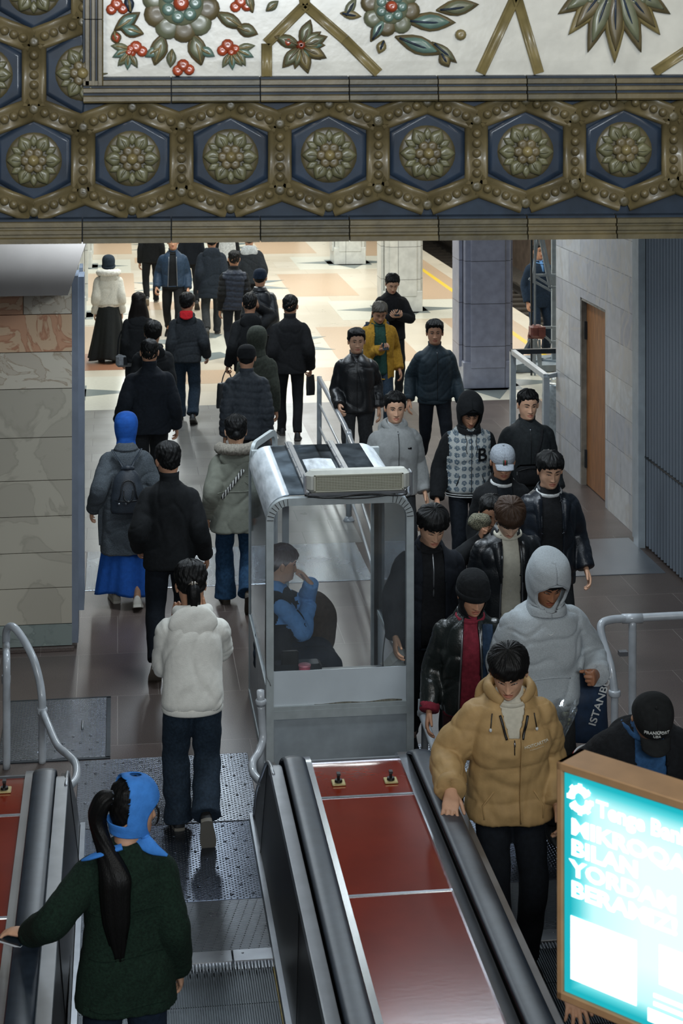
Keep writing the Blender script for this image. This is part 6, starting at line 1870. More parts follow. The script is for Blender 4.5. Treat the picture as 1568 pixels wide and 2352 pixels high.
m14 = person('tall', 667, 675, 'tall man in black knit jacket carrying a clutch at his right side', 1.78, -3, 'tan', hair={'s': 'crop', 'v': 1.15}, head=(-12, 6), arms=('down', (.25, .06, .86)), legs=((.09, .16, .0, 0), (.085, -.16, .0, .2)), top={'m': BLK3, 'b': .035, 'sb': .012, 'hem': .80, 'collar': 'high'}, low={'m': BLK, 'w': .95}, hands=('relaxed', 'grip'))
m13 = person('ear', 574, 671, 'man in black hoodie touching his right ear, carrying a black bag', 1.75, 2, 'tan', hair={'s': 'crop'}, head=(-10, 6), arms=((.27, .02, .86), (.12, .10, 1.55)), legs='smallR', hints=(None, (.45, -.1, -1)), palms=(None, (-1, 0, 0, -.3, -.2, 1)), hands=('grip', 'flat'), top={'m': BLK, 'b': .03, 'hem': .76, 'hood': 1.0, 'collar': 'none'}, low={'m': BLK2})
m2 = person('longhair', 318, 669, 'woman with long dark hair in black with a small grey bag at her hip', 1.62, 3, 'light', hair={'s': 'back', 'long': -.40, 'c': 'softblack'}, head=(0, 2), legs='walkL', arms=('down', 'belly'), top={'m': BLK, 'b': .02, 'hem': .78, 'collar': 'none'}, low={'m': BLK2, 'w': 1.2})
person('leathercap', 598, 616, 'man in navy cap and shiny dark leather jacket', 1.74, -4, 'tan', hair={'s': 'crop'}, head=(-14, 4), legs='walkL', hat={'k': 'cap', 'm': NAVY}, top={'m': LNV, 'b': .028, 'sb': .01, 'hem': .80, 'collar': 'fold'}, low={'m': BLK})
person('vest', 537, 573, 'man in navy quilted vest over dark sleeves', 1.72, 3, 'tan', hair={'s': 'crop'}, legs='walkR', top={'m': BLK, 'body': VEST, 'b': .03, 'hem': .82, 'collar': 'stand', 'quilt': (.085, .012)}, low={'m': BLK2})
m1 = person('skirt', 249, 584, 'woman in white fur hooded jacket and very wide black trousers', 1.66, 2, 'pale', head=(0, 0), arms=('down', 'down'), legs='stand', hat={'k': 'beanie', 'm': C('beanie_slate', '#26303a'), 'z': -.06}, top={'m': C('jacket_white', '#c9c6bb', .9, .9, 60, .12, 70), 'b': .03, 'sb': .012, 'hem': .93, 'hood': 1.05, 'collar': 'fur', 'cm': FURW, 'rib': 1, 'hemband': C('rib_cream', '#bdb3a5')},
            low={'k': 'skirt', 'm': C('wide_black', '#161a1b', .6), 'z': (.98, .06), 'r': (.165, .30), 'pl': .16})
m6 = person('bomber', 397, 534, 'man in steel blue bomber jacket walking towards the booth', 1.78, 176, 'tan', hair={'s': 'short'}, arms=((.25, .05, .86), (.265, .08, .88)), legs='walkL', hands=('relaxed', 'hold'), top={'m': STEELB, 'b': .03, 'sb': .012, 'hem': .86, 'open': (.05, .07, 0), 'shirt': BLK, 'rib': 1, 'collar': 'stand', 'zip2': ZIPS}, low={'m': BLK})
person('far1', 347, 488, 'distant walker in black of whom only the legs show below the beam, left', 1.74, 0, 'tan', hair={'s': 'short'}, legs='walkR', top={'m': BLK, 'b': .02, 'collar': 'stand'}, low={'m': BLK, 'sole': '#8b8478'}, vox=.014)
person('far2', 438, 492, 'distant walker in black striding beyond the bomber jacket man', 1.76, 2, 'tan', hair={'s': 'short'}, legs='walkL', top={'m': BLK2, 'b': .02, 'collar': 'stand', 'hem': .84}, low={'m': BLK}, vox=.014)
m9 = person('parka2', 486, 532, 'man in dark navy hooded parka and grey trousers, right of bomber jacket', 1.76, -2, 'tan', hair={'s': 'short'}, legs='walkR', top={'m': C('parka_navy', '#1d242c'), 'b': .045, 'sb': .016, 'hem': .66, 'flare': .03, 'hood': 1.1, 'collar': 'none'}, low={'m': GREYT, 'w': 1.1})
m10 = person('greyhood', 572, 528, 'person in dark jacket with pale grey hood hanging behind', 1.72, -4, 'tan', hair={'s': 'short'}, arms=('half', 'half'), legs='walkL', top={'m': C('jacket_slate', '#23272b'), 'b': .04, 'sb': .016, 'hem': .84, 'hood': 1.1, 'hm': C('hood_pale', '#a7abac'), 'collar': 'none'}, low={'m': BLK})
person('whitepack', 520, 500, 'distant person with a white backpack half hidden by the beam', 1.72, 0, 'tan', hair={'s': 'short'}, legs='walkR', top={'m': BLK, 'b': .02, 'collar': 'stand'}, low={'m': GREYT}, vox=.014)

# ---- the right stream, coming towards the booth, nearest first
tan = person('tan', 1163, 1474, 'man in tan puffer jacket with his hand on the handrail', 1.75, 176, 'light', hair={'s': 'fringe', 'v': 1.05}, head=(-12, 28), lean=.10, arms=((.235, .10, .90), (.335, .26, 1.05)), legs=((.09, .04, .0, 0), (.075, .24, .0, .25)), hands=('relaxed', 'rail'), palms=(None, (0, .1, -1, .15, .85, -.55)), hints=(None, (.35, -.9, -.3)), look=.95,
             top={'m': TAN, 'b': .046, 'sb': .020, 'hem': .81, 'flare': .02, 'hood': 1.2, 'collar': 'none', 'quilt': (.185, .012), 'fold': .008, 'open': (.075, -.085, 1.27), 'shirt': CREAM, 'zip': ZIPD, 'ziprange': (1.19, 1.265), 'placket': -.035, 'pockets': [[(.10, .98), (.155, .90), (.15, .84)], [(-.11, .98), (-.16, .90), (-.155, .84)]],
                  'text': [('HOITCARTTA', -.115, 1.235, .021, mat('print_white', '#cfc8b4', .8), 1, .12), ('— ——————— —', -.117, 1.215, .008, mat('print_white', '#cfc8b4', .8), 1, .12)], }, low={'m': BLK2, 'w': 1.12, 'fold': .007}, shoes='#141414', vox=.008, hat=None)
# open collar of the tan jacket with its dark zip edges and the cream sweater inside
for sg in (-1, 1):
    a0 = [(sg * (np.interp(z, [.81, 1.15, 1.45], [-.085, -.005, .075]) + .012), z) for z in (1.27, 1.30, 1.34, 1.38)]
    P = [tan['hit'](x, z)[0] + tan['hit'](x, z)[1] * .012 for x, z in a0]
    v, f = tube(P, [(.007, .006)] * 4, 8, n=16); tan['child']('zip_edge', v, f, ZIPD, tan['jacket'])
    P = [tan['hit'](sg * (.105 + .004 * k_), z)[0] + tan['hit'](sg * (.105 + .004 * k_), z)[1] * .008 for k_, z in enumerate((1.385, 1.36, 1.335, 1.31))]
    v, f = tube(P, [.003] * 4, 6, n=16); tan['child']('drawstring', v, f, ZIPD, tan['jacket'])
    q = MB(); q.ell(P[-1], (.008, .007, .010), 8, 6); v, f = q.arr(); tan['child']('cord_stopper', v, f, WSHIRT, tan['jacket'])
v, f = tube([tan['up'](np.array([(.062 * math.sin(a), -.012 + .066 * math.cos(a), 1.475 - .035 * max(0, math.cos(a)))]))[0] for a in np.linspace(0, 2 * math.pi, 30, endpoint=False)], [(.012, .024)] * 30, 10, closed=True); tan['child']('sweater_neck', v, f, CREAM)
grey = person('greyhoodie', 1258, 1259, 'man in light grey hoodie with the hood up, behind the tan puffer', 1.79, 182, 'dark', hair={'s': 'fringe', 'v': .7}, head=(4, 30), lean=.07, arms=((.27, .20, 1.07), (.23, .12, .90)), legs='smallR', hands=('fist', 'grip'), palms=((-1, 0, 0, -.5, .9, .1), None), hints=((.4, -1, -.3), None), look=.9,
              hat={'k': 'hood', 'm': LGREY, 'o': .92, 'zh': .078, 'off': .030, 'peak': .035, 'flare': .45}, top={'m': LGREY, 'b': .042, 'sb': .016, 'hem': .86, 'rib': 1, 'collar': 'none', 'fold': .010, 'hemband': LGREY, 'pockets': [[(x, 1.055 - 1.2 * x * x) for x in np.linspace(-.13, .13, 14)]]}, low={'m': GREYT, 'w': 1.25}, fat=1.08, vox=.009)
q = [(-.022, .004), (-.014, -.004), (-.006, -.006), (.004, -.002), (.026, .010), (.004, -.0045), (-.006, -.010), (-.016, -.009)]
P = [grey['hit'](-x + .0, 1.315 + z)[0] + grey['hit'](-x, 1.315 + z)[1] * .004 for x, z in q[:5]]
v, f = tube(P, [(.001, .001), (.004, .002), (.0045, .002), (.003, .002), (.0006, .001)], 8, n=20); grey['child']('tick_mark', v, f, WLINE, grey['jacket'])
bean = person('beanie', 1090, 1304, 'smiling woman in black knit hat and dark leather jacket over wine sweater', 1.63, 172, 'tan', head=(14, 22), lean=.06, arms=((.26, .06, .90), (.27, .12, .86)), legs='smallL', look=.8, hat={'k': 'beanie', 'm': C('knit_black', '#17191b', .95, 1, 50), 'z': -.005, 'peak': .01},
              top={'m': LGR, 'b': .035, 'sb': .010, 'hem': .82, 'open': (.045, .075, 0), 'shirt': WINE, 'collar': 'fold', 'zip2': ZIPS, 'fold': .010, 'cuff': WINE}, low={'m': C('trouser_wine', '#3a2226')}, vox=.009)
v, f = cover_mesh(1.0, -.14, .03, .010, .0, -.19, .2, 4, .003); kk = sstep(-v[:, 2], .10, .19)[:, None]
hv = bean['H'](v); o = bean['child']('black_scarf', hv, f, BLK); sd_ = o.modifiers.new('t', 'SOLIDIFY'); sd_.thickness = .006
v, f = tube([bean['hit'](-.105, z)[0] + bean['hit'](-.105, z)[1] * .008 for z in np.linspace(1.40, 1.02, 12)], [(.035, .008)] * 12, 10); bean['child']('blue_scarf_end', v, f, C('scarf_slate', '#26384e'))
person('fleece', 995, 1154, 'black haired man in zipped black top, just right of the booth frame', 1.74, 183, 'light', hair={'s': 'fringe', 'v': 1.1}, head=(4, 26), arms=('down', (.26, .12, .88)), legs='smallL', look=.9, lean=.06, top={'m': C('jacket_ink', '#191d24', .9), 'b': .035, 'sb': .012, 'hem': .76, 'open': (.075, .09, 0), 'shirt': BLK3, 'collar': 'fold', 'fold': .008}, low={'m': BLK}, vox=.009)
o_ = INFO['fleece']; v, f = tube([o_['up'](np.array([(0, .128 - .05 * sstep(np.array(z), 1.3, 1.47), z)]))[0] for z in np.linspace(1.14, 1.42, 14)], [(.006, .004)] * 14, 8); o_['child']('zipper', v, f, ZIPS)
curt = person('fringe', 1170, 1139, 'man with brown bowl haircut in black leather jacket over cream shirt', 1.77, 180, 'pale', hair={'s': 'low', 'v': 1.15, 'c': 'brown'}, head=(-3, 42), lean=.06, arms=('fwd', 'down'), legs='smallR', look=1, top={'m': LBK, 'b': .035, 'sb': .012, 'hem': .80, 'open': (.055, .075, 0), 'shirt': CREAM, 'collar': 'lapel', 'zip2': ZIPS, 'fold': .010}, low={'m': BLK}, vox=.009)
for k, z in enumerate((1.28, 1.18, 1.08, .98)):
    q = MB(); q.ell(curt['up'](np.array([(0, .122, z)]))[0], (.006, .004, .006), 8, 6); v, f = q.arr(); curt['child']('button', v, f, WSHIRT)
person('camo', 1128, 1134, 'young man holding a camouflage cap by his cheek, behind the bowl haircut', 1.61, 190, 'tan', hair={'s': 'short', 'v': .9}, head=(-16, 14), arms=('down', (.165, .17, 1.44)), legs='smallL', hints=(None, (1, -.2, -.8)), hands=('relaxed', 'fist'), palms=(None, (-1, .2, 0, -.1, .3, 1)), look=.7, top={'m': BLK, 'b': .03, 'hem': .8, 'collar': 'stand'}, low={'m': BLK2})
p30 = person('biker', 1263, 1032, 'man in open navy leather jacket and black sweater with striped neckband', 1.75, 178, 'light', hair={'s': 'curtain', 'v': 1.0}, head=(4, 14), arms=((.275, .06, .87), 'down'), legs='smallL', look=.8, top={'m': LNV, 'b': .04, 'sb': .014, 'hem': .74, 'open': (.07, .095, 0), 'shirt': BLK3, 'band': WLINE, 'collar': 'lapel', 'fold': .010}, low={'m': BLK}, vox=.009)
person('greycap', 1152, 1019, 'man in patterned pale grey baseball cap', 1.72, 182, 'tan', hair={'s': 'crop'}, head=(-6, 16), arms=('down', 'down'), legs='smallR', look=.7, hat={'k': 'cap', 'm': mat('cap_grey', '#8d939a', .85, var=.3, vs=140, bump=.3, bs=150), 'patch': 1}, top={'m': BLK, 'b': .035, 'hem': .8, 'open': (.06, .08, 0), 'shirt': C('tee_black', '#1c2126'), 'band': WLINE, 'collar': 'fold'}, low={'m': BLK2})
MV = mat('varsity_pattern', '#b4b7b4', .85, bump=.2, bs=150)
nt, b = nodes_of(MV); LV = nt.links.new
tcv = nt.nodes.new('ShaderNodeTexCoord'); sv = nt.nodes.new('ShaderNodeSeparateXYZ'); cv_ = nt.nodes.new('ShaderNodeCombineXYZ'); LV(tcv.outputs['Object'], sv.inputs[0]); LV(sv.outputs['X'], cv_.inputs[0]); LV(sv.outputs['Z'], cv_.inputs[1])
vo = nt.nodes.new('ShaderNodeTexVoronoi'); vo.voronoi_dimensions = '2D'; vo.inputs['Scale'].default_value = 16; vo.inputs['Randomness'].default_value = .12; LV(cv_.outputs[0], vo.inputs['Vector'])
nv = nt.nodes.new('ShaderNodeTexNoise'); nv.inputs['Scale'].default_value = 110; LV(cv_.outputs[0], nv.inputs['Vector'])
m1_ = nt.nodes.new('ShaderNodeMath'); m1_.operation = 'MULTIPLY_ADD'; m1_.inputs[1].default_value = .55; LV(nv.outputs['Fac'], m1_.inputs[0]); LV(vo.outputs['Distance'], m1_.inputs[2])
cr = nt.nodes.new('ShaderNodeValToRGB'); cr.color_ramp.interpolation = 'CONSTANT'; e_ = cr.color_ramp.elements; e_[0].color = hx('#a9adab'); e_[1].position = .62; e_[1].color = hx('#b9bcb8')
k_ = e_.new(.34); k_.color = hx('#3f5560'); k_ = e_.new(.45); k_.color = hx('#9aa2a3'); k_ = e_.new(.50); k_.color = hx('#44586a'); LV(m1_.outputs[0], cr.inputs['Fac'])
ch = nt.nodes.new('ShaderNodeTexChecker'); ch.inputs['Scale'].default_value = 170; ch.inputs['Color1'].default_value = (1, 1, 1, 1); ch.inputs['Color2'].default_value = (.62, .64, .66, 1); LV(cv_.outputs[0], ch.inputs['Vector'])
mxv = nt.nodes.new('ShaderNodeMixRGB'); mxv.blend_type = 'MULTIPLY'; mxv.inputs[0].default_value = 1; LV(cr.outputs[0], mxv.inputs[1]); LV(ch.outputs['Color'], mxv.inputs[2]); LV(mxv.outputs[0], b.inputs['Base Color'])
p27 = person('varsity', 1078, 899, 'youth in black hood and white patterned varsity jacket with letter B', 1.76, 180, 'tan', hair={'s': 'fringe', 'v': .7}, head=(0, 30), arms=((.25, .05, .88), (.30, .12, .86)), legs='smallR', look=.9, hat={'k': 'hood', 'm': BLK, 'off': .022, 'peak': .03, 'flare': .35}, top={'m': BLK, 'body': MV, 'b': .035, 'sb': .012, 'hem': .86, 'rib': 1, 'hemband': BLK, 'cuff': BLK, 'collar': 'none', 'zip': ZIPD, 'cords': ZIPD, 'cordlen': .16, 'pockets': [[(.10, 1.04), (.13, .95)], [(-.10, 1.04), (-.13, .95)]], 'pm': ZIPD,
             'text': [('B', -.095, 1.22, .16, C('letter_black', '#0e1013'), 1)]}, low={'m': BLK2})
for z in (.855, .875):
    v, f = tube([p27['up'](np.array([(.226 * math.cos(a), .172 * math.sin(a), z)]))[0] for a in np.linspace(0, 2 * math.pi, 40, endpoint=False)], [(.003, .004)] * 40, 6, closed=True); p27['child']('white_stripe', v, f, WLINE, p27['jacket'])
p28 = person('crossbody', 1214, 892, 'man in dark zipped jacket with crossbody bag beside the guard frame', 1.76, 180, 'light', hair={'s': 'crop', 'v': 1.3}, head=(2, 8), arms=((.265, .06, .87), 'down'), legs='smallL', look=.6, top={'m': C('jacket_dark', '#24282a', .8), 'b': .04, 'sb': .014, 'hem': .78, 'collar': 'stand', 'zip': ZIPD, 'fold': .008}, low={'m': BLK})
v, f = tube([p28['hit'](x, z)[0] + p28['hit'](x, z)[1] * .004 for x, z in [(-.11 + .0 * t + .10 * t, 1.40 - .33 * t) for t in np.linspace(0, 1, 12)]], [(.018, .003)] * 12, 8); p28['child']('shoulder_strap', v, f, BLK3)
p26 = person('stone', 908, 897, 'man in stone grey zipped hooded jacket and white turtleneck', 1.75, 184, 'light', hair={'s': 'short', 'v': 1.0}, head=(-6, 6), arms=((.255, .06, .87), 'down'), legs='smallL', look=.3, top={'m': STONE, 'b': .035, 'sb': .012, 'hem': .84, 'hood': 1.0, 'collar': 'none', 'zip': ZIPD, 'fold': .007}, low={'m': GREYT}, vox=.01)
v, f = tube([p26['up'](np.array([(.060 * math.sin(a), -.02 + .064 * math.cos(a), 1.487 - .012 * math.cos(a))]))[0] for a in np.linspace(0, 2 * math.pi, 30, endpoint=False)], [(.008, .022)] * 30, 10, closed=True); p26['child']('turtleneck', v, f, WSHIRT)
q = MB(); p_, n_ = p26['hit'](-.10, 1.27); q.box(p_ + n_ * .003, (.035, .004, .016)); v, f = q.arr(); p26['child']('chest_label', v, f, ZIPD, p26['jacket'])
person('teal', 998, 731, 'man in dark teal quilted jacket walking by the grey pillar', 1.76, 182, 'tan', hair={'s': 'short', 'v': 1.25}, head=(-10, 2), arms=((.27, .14, .87), (.29, -.02, .87)), legs='walkL', look=.2, top={'m': TEAL, 'b': .03, 'sb': .012, 'hem': .84, 'rib': 1, 'hemband': TEAL, 'collar': 'stand', 'zip': ZIPD, 'fold': .007}, low={'m': BLK2})
person('moto', 819, 751, 'man in black leather jacket stepping forward by the hall railing', 1.76, 176, 'light', hair={'s': 'short', 'v': 1.1}, head=(4, 4), arms=((.25, -.06, .88), (.20, .22, .95)), legs='walkR', look=.3, top={'m': LBK, 'b': .03, 'sb': .012, 'hem': .84, 'collar': 'stand', 'zip': ZIPD, 'fold': .009}, low={'m': C('trouser_check', '#343638')})
p23 = person('mustard', 872, 691, 'grey haired man in mustard jacket looking at his phone', 1.72, 182, 'tan', hair={'s': 'side', 'c': 'grey', 'v': .9}, head=(0, 30), arms=((.26, .04, .87), (.03, .28, 1.14)), legs='smallL', look=.9, hands=('relaxed', 'hold'), palms=(None, (0, -.5, 1, -.5, .9, .3)), top={'m': MUST, 'b': .03, 'sb': .012, 'hem': .74, 'open': (.07, .10, 0), 'shirt': TEE, 'hood': .9, 'collar': 'none'}, low={'m': JEAN})
p22 = person('phone', 901, 626, 'man in black sweater typing on a phone beside the marble pillar', 1.76, 182, 'light', hair={'s': 'back', 'v': 1.2}, head=(0, 28), arms=((.03, .29, 1.17), (.03, .29, 1.17)), legs='stand', look=.9, hands=('hold', 'hold'), hints=((1, -.3, -.6), (1, -.3, -.6)), palms=((-.4, -.6, .8, -.5, .8, .2), (-.4, -.6, .8, -.5, .8, .2)), top={'m': BLK3, 'b': .025, 'hem': .82, 'collar': 'stand'}, low={'m': BLK})
p38 = person('worker', 1238, 556, 'worker in dark blue overalls and blue collar standing behind the mast', 1.76, 196, 'tan', hair={'s': 'crop'}, head=(0, 0), arms=((.25, .10, .92), 'down'), legs=((.14, 0, 0, 0), (.14, .02, 0, 0)), hands=('grip', 'relaxed'), top={'m': C('overall_blue', '#1d2c3d'), 'b': .035, 'sb': .012, 'hem': .72, 'collar': 'fold', 'open': (.03, .0, 1.30), 'shirt': SHIRTB}, low={'m': C('overall_trouser', '#1e2d3f'), 'w': 1.3})
cap = person('cap', 1497, 1588, 'stooping man in black cap reading FRANKFORT USA and blue shirt', 1.78, 176, 'light', hair={'s': 'crop'}, head=(-2, 52), lean=.50, arms=((.20, .34, .95), (.28, .25, .95)), legs='stand', look=.9, hat={'k': 'cap', 'm': C('cap_black', '#17191a'), 'text': [('FRANKFORT', .083, .0205, 6.0), ('USA', .060, .020, 0)]}, hands=('grip', 'hold'), top={'m': C('fleece_black', '#15171a', .95, .9, 60), 'b': .05, 'sb': .018, 'hem': .76, 'open': (.07, .10, 0), 'shirt': DENIMS, 'collar': 'none'}, low={'m': BLK}, vox=.009)
for off, mm in ((0, mat('stripe_white', '#b9bdbf', .8)), (.016, mat('stripe_red', '#b5322f', .8))):
    shd, el, wr, sd = cap['armJ'][1]; D = (el - shd) / np.linalg.norm(el - shd); c = shd + (el - shd) * .78 + D * off; u = np.cross(D, (0, 1, 0)); u /= np.linalg.norm(u); w_ = np.cross(D, u)
    v, f = tube([c + .112 * (u * math.cos(a) + w_ * math.sin(a)) for a in np.linspace(0, 2 * math.pi, 36, endpoint=False)], [(.004, .007)] * 36, 6, closed=True); cap['child']('sleeve_stripe', v, f, mm, cap['jacket'])
# rider lower down whose hand rests on the handrail under the lightbox
rid = person('rider', 1560, 1900, 'rider hidden behind the lightbox with one hand on the handrail', 1.70, 180, 'light', hair={'s': 'short'}, anchor=(2.31, 7.05), arms=('down', (.47, .08, 1.04)), hands=('relaxed', 'rail'), palms=(None, (0, 0, -1, .1, 1, -.2)), top={'m': BLK, 'b': .03, 'hem': .8, 'collar': 'stand'}, low={'m': BLK2})
# the attendant
att = person('attendant', 656, 1247, 'attendant in light blue shirt and navy vest seated in the booth', 1.62, -84, 'light', hair={'s': 'bob', 'v': .8, 'c': 'softblack'}, head=(-4, 10), lean=.10, seat=.53, arms=((.03, .31, 1.04), (-.06, .30, .86)), legs=((.12, .46, 0, 0), (.10, .50, 0, 0)), hands=('relaxed', 'hold'), hints=((.5, .6, -1), (.9, -.4, -.6)), palms=((0, -1, 0, .1, -.5, .6), (0, -.6, -.3, -1, .3, .1)),
              top={'m': SHIRTB, 'body': C('vest_black', '#1a212b'), 'b': .02, 'sb': .012, 'hem': .82, 'collar': 'fold', 'cm': SHIRTB, 'fold': .008}, low={'m': C('navy_trouser', '#1b2634'), 'w': 1.25}, vox=.009)

# ------------------------------------------------------------------ bags and small things in hands
def bag_box(name, label, cat, hands, w, h, d, m, drop=.25, yaw=0, handle=True, group=None, bev=.02, tilt=0.0):
    p, D, N_, T = hands
    r = tag(empty(name, tuple(p), yaw), label, cat, group)
    V, F = tube([(0, 0, -drop - h), (0, 0, -drop - h + .01), (0, 0, -drop - h * .5), (0, 0, -drop - .02), (0, 0, -drop)], [(d / 2 * .7, w / 2 * .9), (d / 2, w / 2), (d / 2 * 1.05, w / 2), (d / 2 * .8, w / 2 * .9), (d / 2 * .5, w / 2 * .8)], 20, n=20, up=(1, 0, 0))
    V = V + np.stack([folds(V, 3, 20), folds(V, 4, 20), 0 * V[:, 0]], 1) * .006
    mk('bag_body', V, F, m, r)
    if handle:
        mk('handle', *tube([(-w * .25, 0, -drop), (-w * .15, 0, -drop * .4), (0, 0, .0), (w * .15, 0, -drop * .4), (w * .25, 0, -drop)], [.008] * 5, 8, n=24), m, r)
    return r
bag_box('handbag', 'black soft handbag hanging from the hand of the man touching his ear', 'bag', m13['hands'][0], .30, .32, .12, LBK, .16, .4)
bag_box('clutch_bag', 'black clutch bag in the right hand of the tall man', 'bag', m14['hands'][1], .12, .26, .04, LBK, .03, .3, False)
p = m2['world']((-.20, -.02, .80)); r = tag(empty('shoulder_bag', tuple(p), .2), 'small grey bag at the hip of the long haired woman', 'bag')
MB().box((0, 0, 0), (.24, .1, .17), bev=.03).build('bag_body', C('bag_grey', '#7b7d80'), r); MB().box((0, -.055, .0), (.05, .02, .10)).build('clasp', BLK, r); MB().tube([(-.1, 0, .08), (-.05, .05, .35), (.15, .1, .6)], [.01] * 3, 8, n=16).build('strap', BLK, r, True)
# the small backpack of the woman in the grey coat
p = m18['world'](m18['up'](np.array([(.0, -.215, 1.10)]))[0]); bk = tag(empty('backpack', tuple(p), m18['hd']), 'small dark grey backpack on the back of the grey coat', 'backpack')
M_BK = leather('slate', '#2b323a', .5)
V, F = tube([(0, 0, -.19), (0, 0, -.18), (0, 0, -.08), (0, 0, .03), (0, 0, .12), (0, 0, .17), (0, 0, .19)], [(.05, .13), (.07, .145), (.082, .148), (.075, .132), (.06, .105), (.045, .06), (.03, .035)], 28, n=30, up=(1, 0, 0))
V = V + np.stack([folds(V, 5, 18), folds(V, 6, 18), 0 * V[:, 0]], 1) * .005; mk('pack_body', V, F, M_BK, bk)
V, F = tube([(-.05, 0, .185), (0, -.03, .20), (.05, 0, .185)], [.016, .024, .016], 12, n=16); mk('top_flap', V, F, M_BK, bk)
V, F = tube([(-.095, -.045, -.10), (-.07, -.085, -.03), (-.05, -.075, .07), (0, -.07, .10), (.05, -.075, .07), (.07, -.085, -.03), (.095, -.045, -.10)], [.006] * 7, 8, n=40); mk('front_pocket_seam', V, F, LBK, bk)
V, F = tube([(-.14, -.02, -.07), (-.08, -.075, -.075), (0, -.09, -.075), (.08, -.075, -.075), (.14, -.02, -.07)], [.005] * 5, 8, n=30); mk('flap_edge', V, F, LBK, bk)
V, F = tube([(-.04, -.07, .02), (-.035, -.095, -.05), (0, -.1, -.08), (.035, -.095, -.05), (.04, -.07, .02)], [.007] * 5, 8, n=30); mk('handle_loop', V, F, LBK, bk)
for sx in (-1, 1): 
    V, F = tube([(sx * .03, .03, .18), (sx * .06, .060, .23), (sx * .10, .070, .29), (sx * .13, .095, .335)], [(.012, .005)] * 4, 8, n=20); mk('shoulder_strap', V, F, M_BK, bk)
    MB().ell((sx * .03 - .05, -.078, -.10), (.011, .008, .011), 10, 8).build('buckle', ZIPS, bk, True)
# phones
def phone(pt, label, yaw, m=M_BLACK, tilt=.9):
    r = tag(empty('mobile_phone', tuple(pt), yaw), label, 'phone')
    R = rotm('X', -tilt); MB().box((0, 0, 0), (.074, .152, .009), bev=.003, R=R).build('phone_body', m, r); MB().box(R @ np.array((0, 0, .005)), (.066, .140, .001), R=R).build('screen', mat('phone_screen', '#1d2a33', .1), r); return r
h_ = p22['hands']; phone((h_[0][0] + h_[1][0]) / 2 + np.array((0, 0, .04)), 'dark phone held by the man in black sweater at the pillar', p22['hd'], tilt=.5)
h_ = p23['hands'][1]; phone(h_[0] + np.array((0, -.02, .03)), 'dark phone held by the man in mustard jacket', p23['hd'], tilt=.4)
h_ = g['hands'][0]; phone(h_[0] + np.array((-.005, -.035, -.022)), 'pale phone pressed on the handrail under the green cardigan woman\'s hand', .95, mat('phone_white', '#b9bec2', .3), tilt=0)
h_ = w['hands'][1]; phone(h_[0] + np.array((0, .02, .05)), 'phone in the raised hands of the white hoodie woman', .0, tilt=1.3)
# backpack of the mustard man: blue straps over the shoulders, striped side showing
p = p23['world']((0, -.25, 1.20)); b2 = tag(empty('backpack', tuple(p), p23['hd']), 'blue backpack with white stripes on the mustard jacket man', 'backpack')
V, F = tube([(0, 0, -.2), (0, 0, -.18), (0, 0, 0), (0, 0, .16), (0, 0, .2)], [(.07, .14), (.085, .17), (.09, .175), (.075, .15), (.04, .09)], 24, n=24, up=(1, 0, 0)); mk('pack_body', V, F, C('pack_blue', '#22365a'), b2)
for sx in (-1, 1): V, F = tube([(sx * .10, .05, .16), (sx * .12, .14, .235), (sx * .125, .27, .19), (sx * .12, .365, .08), (sx * .13, .36, -.04)], [(.026, .007)] * 5, 10, n=30); mk('shoulder_strap', V, F, NAVY, b2)
MB().box((.172, 0, -.05), (.012, .10, .02)).box((.172, 0, -.0), (.012, .10, .02)).box((.172, 0, .05), (.012, .10, .02)).build('white_stripes', WLINE, b2)
# white pack of the far person
wp = INFO['whitepack']; p = wp['world']((0, -.2, 1.2)); b3 = tag(empty('backpack', tuple(p), wp['hd']), 'white backpack just below the beam, beyond the navy parka', 'backpack')
V, F = tube([(0, 0, -.22), (0, 0, -.2), (0, 0, 0), (0, 0, .18), (0, 0, .22)], [(.06, .13), (.08, .16), (.09, .165), (.075, .14), (.04, .08)], 20, n=20, up=(1, 0, 0)); mk('pack_body', V, F, WSHIRT, b3)
# crossbody bag of the man at the guard frame
p = p28['world'](p28['up'](np.array([(.02, .205, 1.02)]))[0]); cb2 = tag(empty('crossbody_bag', tuple(p), p28['hd']), 'black crossbody bag on the chest of the man by the guard frame', 'bag')
MB().box((0, 0, 0), (.27, .07, .19), bev=.035).build('bag_body', BLK3, cb2, True); MB().tube([(-.12, .036, .05), (0, .042, .075), (.12, .036, .05)], [.004] * 3, 6, n=16).build('zipper', ZIPD, cb2, True); MB().box((.13, .038, .03), (.008, .008, .03)).build('zip_pull', ZIPS, cb2)
# camouflage cap in the raised fist
h_ = INFO['camo']['hands'][1]; V, F = ellipsoid((0, 0, 0), (.085, .07, .06), 24, 16); V = V + np.stack([folds(V, 2, 40)] * 3, 1) * .010
M_CAMO = mat('camo', '#4a4a3c', .9)
nt, b = nodes_of(M_CAMO); n_ = nt.nodes.new('ShaderNodeTexNoise'); n_.inputs['Scale'].default_value = 32; cr = nt.nodes.new('ShaderNodeValToRGB'); cr.color_ramp.interpolation = 'CONSTANT'
for ps, cc in ((0, '#23241f'), (.45, '#5a5a48'), (.55, '#8a8570')):
    e_ = cr.color_ramp.elements[0] if ps == 0 else cr.color_ramp.elements.new(ps); e_.position = ps; e_.color = hx(cc)
nt.links.new(n_.outputs['Fac'], cr.inputs['Fac']); nt.links.new(cr.outputs[0], b.inputs['Base Color'])
tag(mk('camouflage_cap', V, F, M_CAMO, loc=tuple(h_[0] + np.array((-.01, .04, .05)))), 'crumpled camouflage cap in a raised fist near the booth', 'cap')
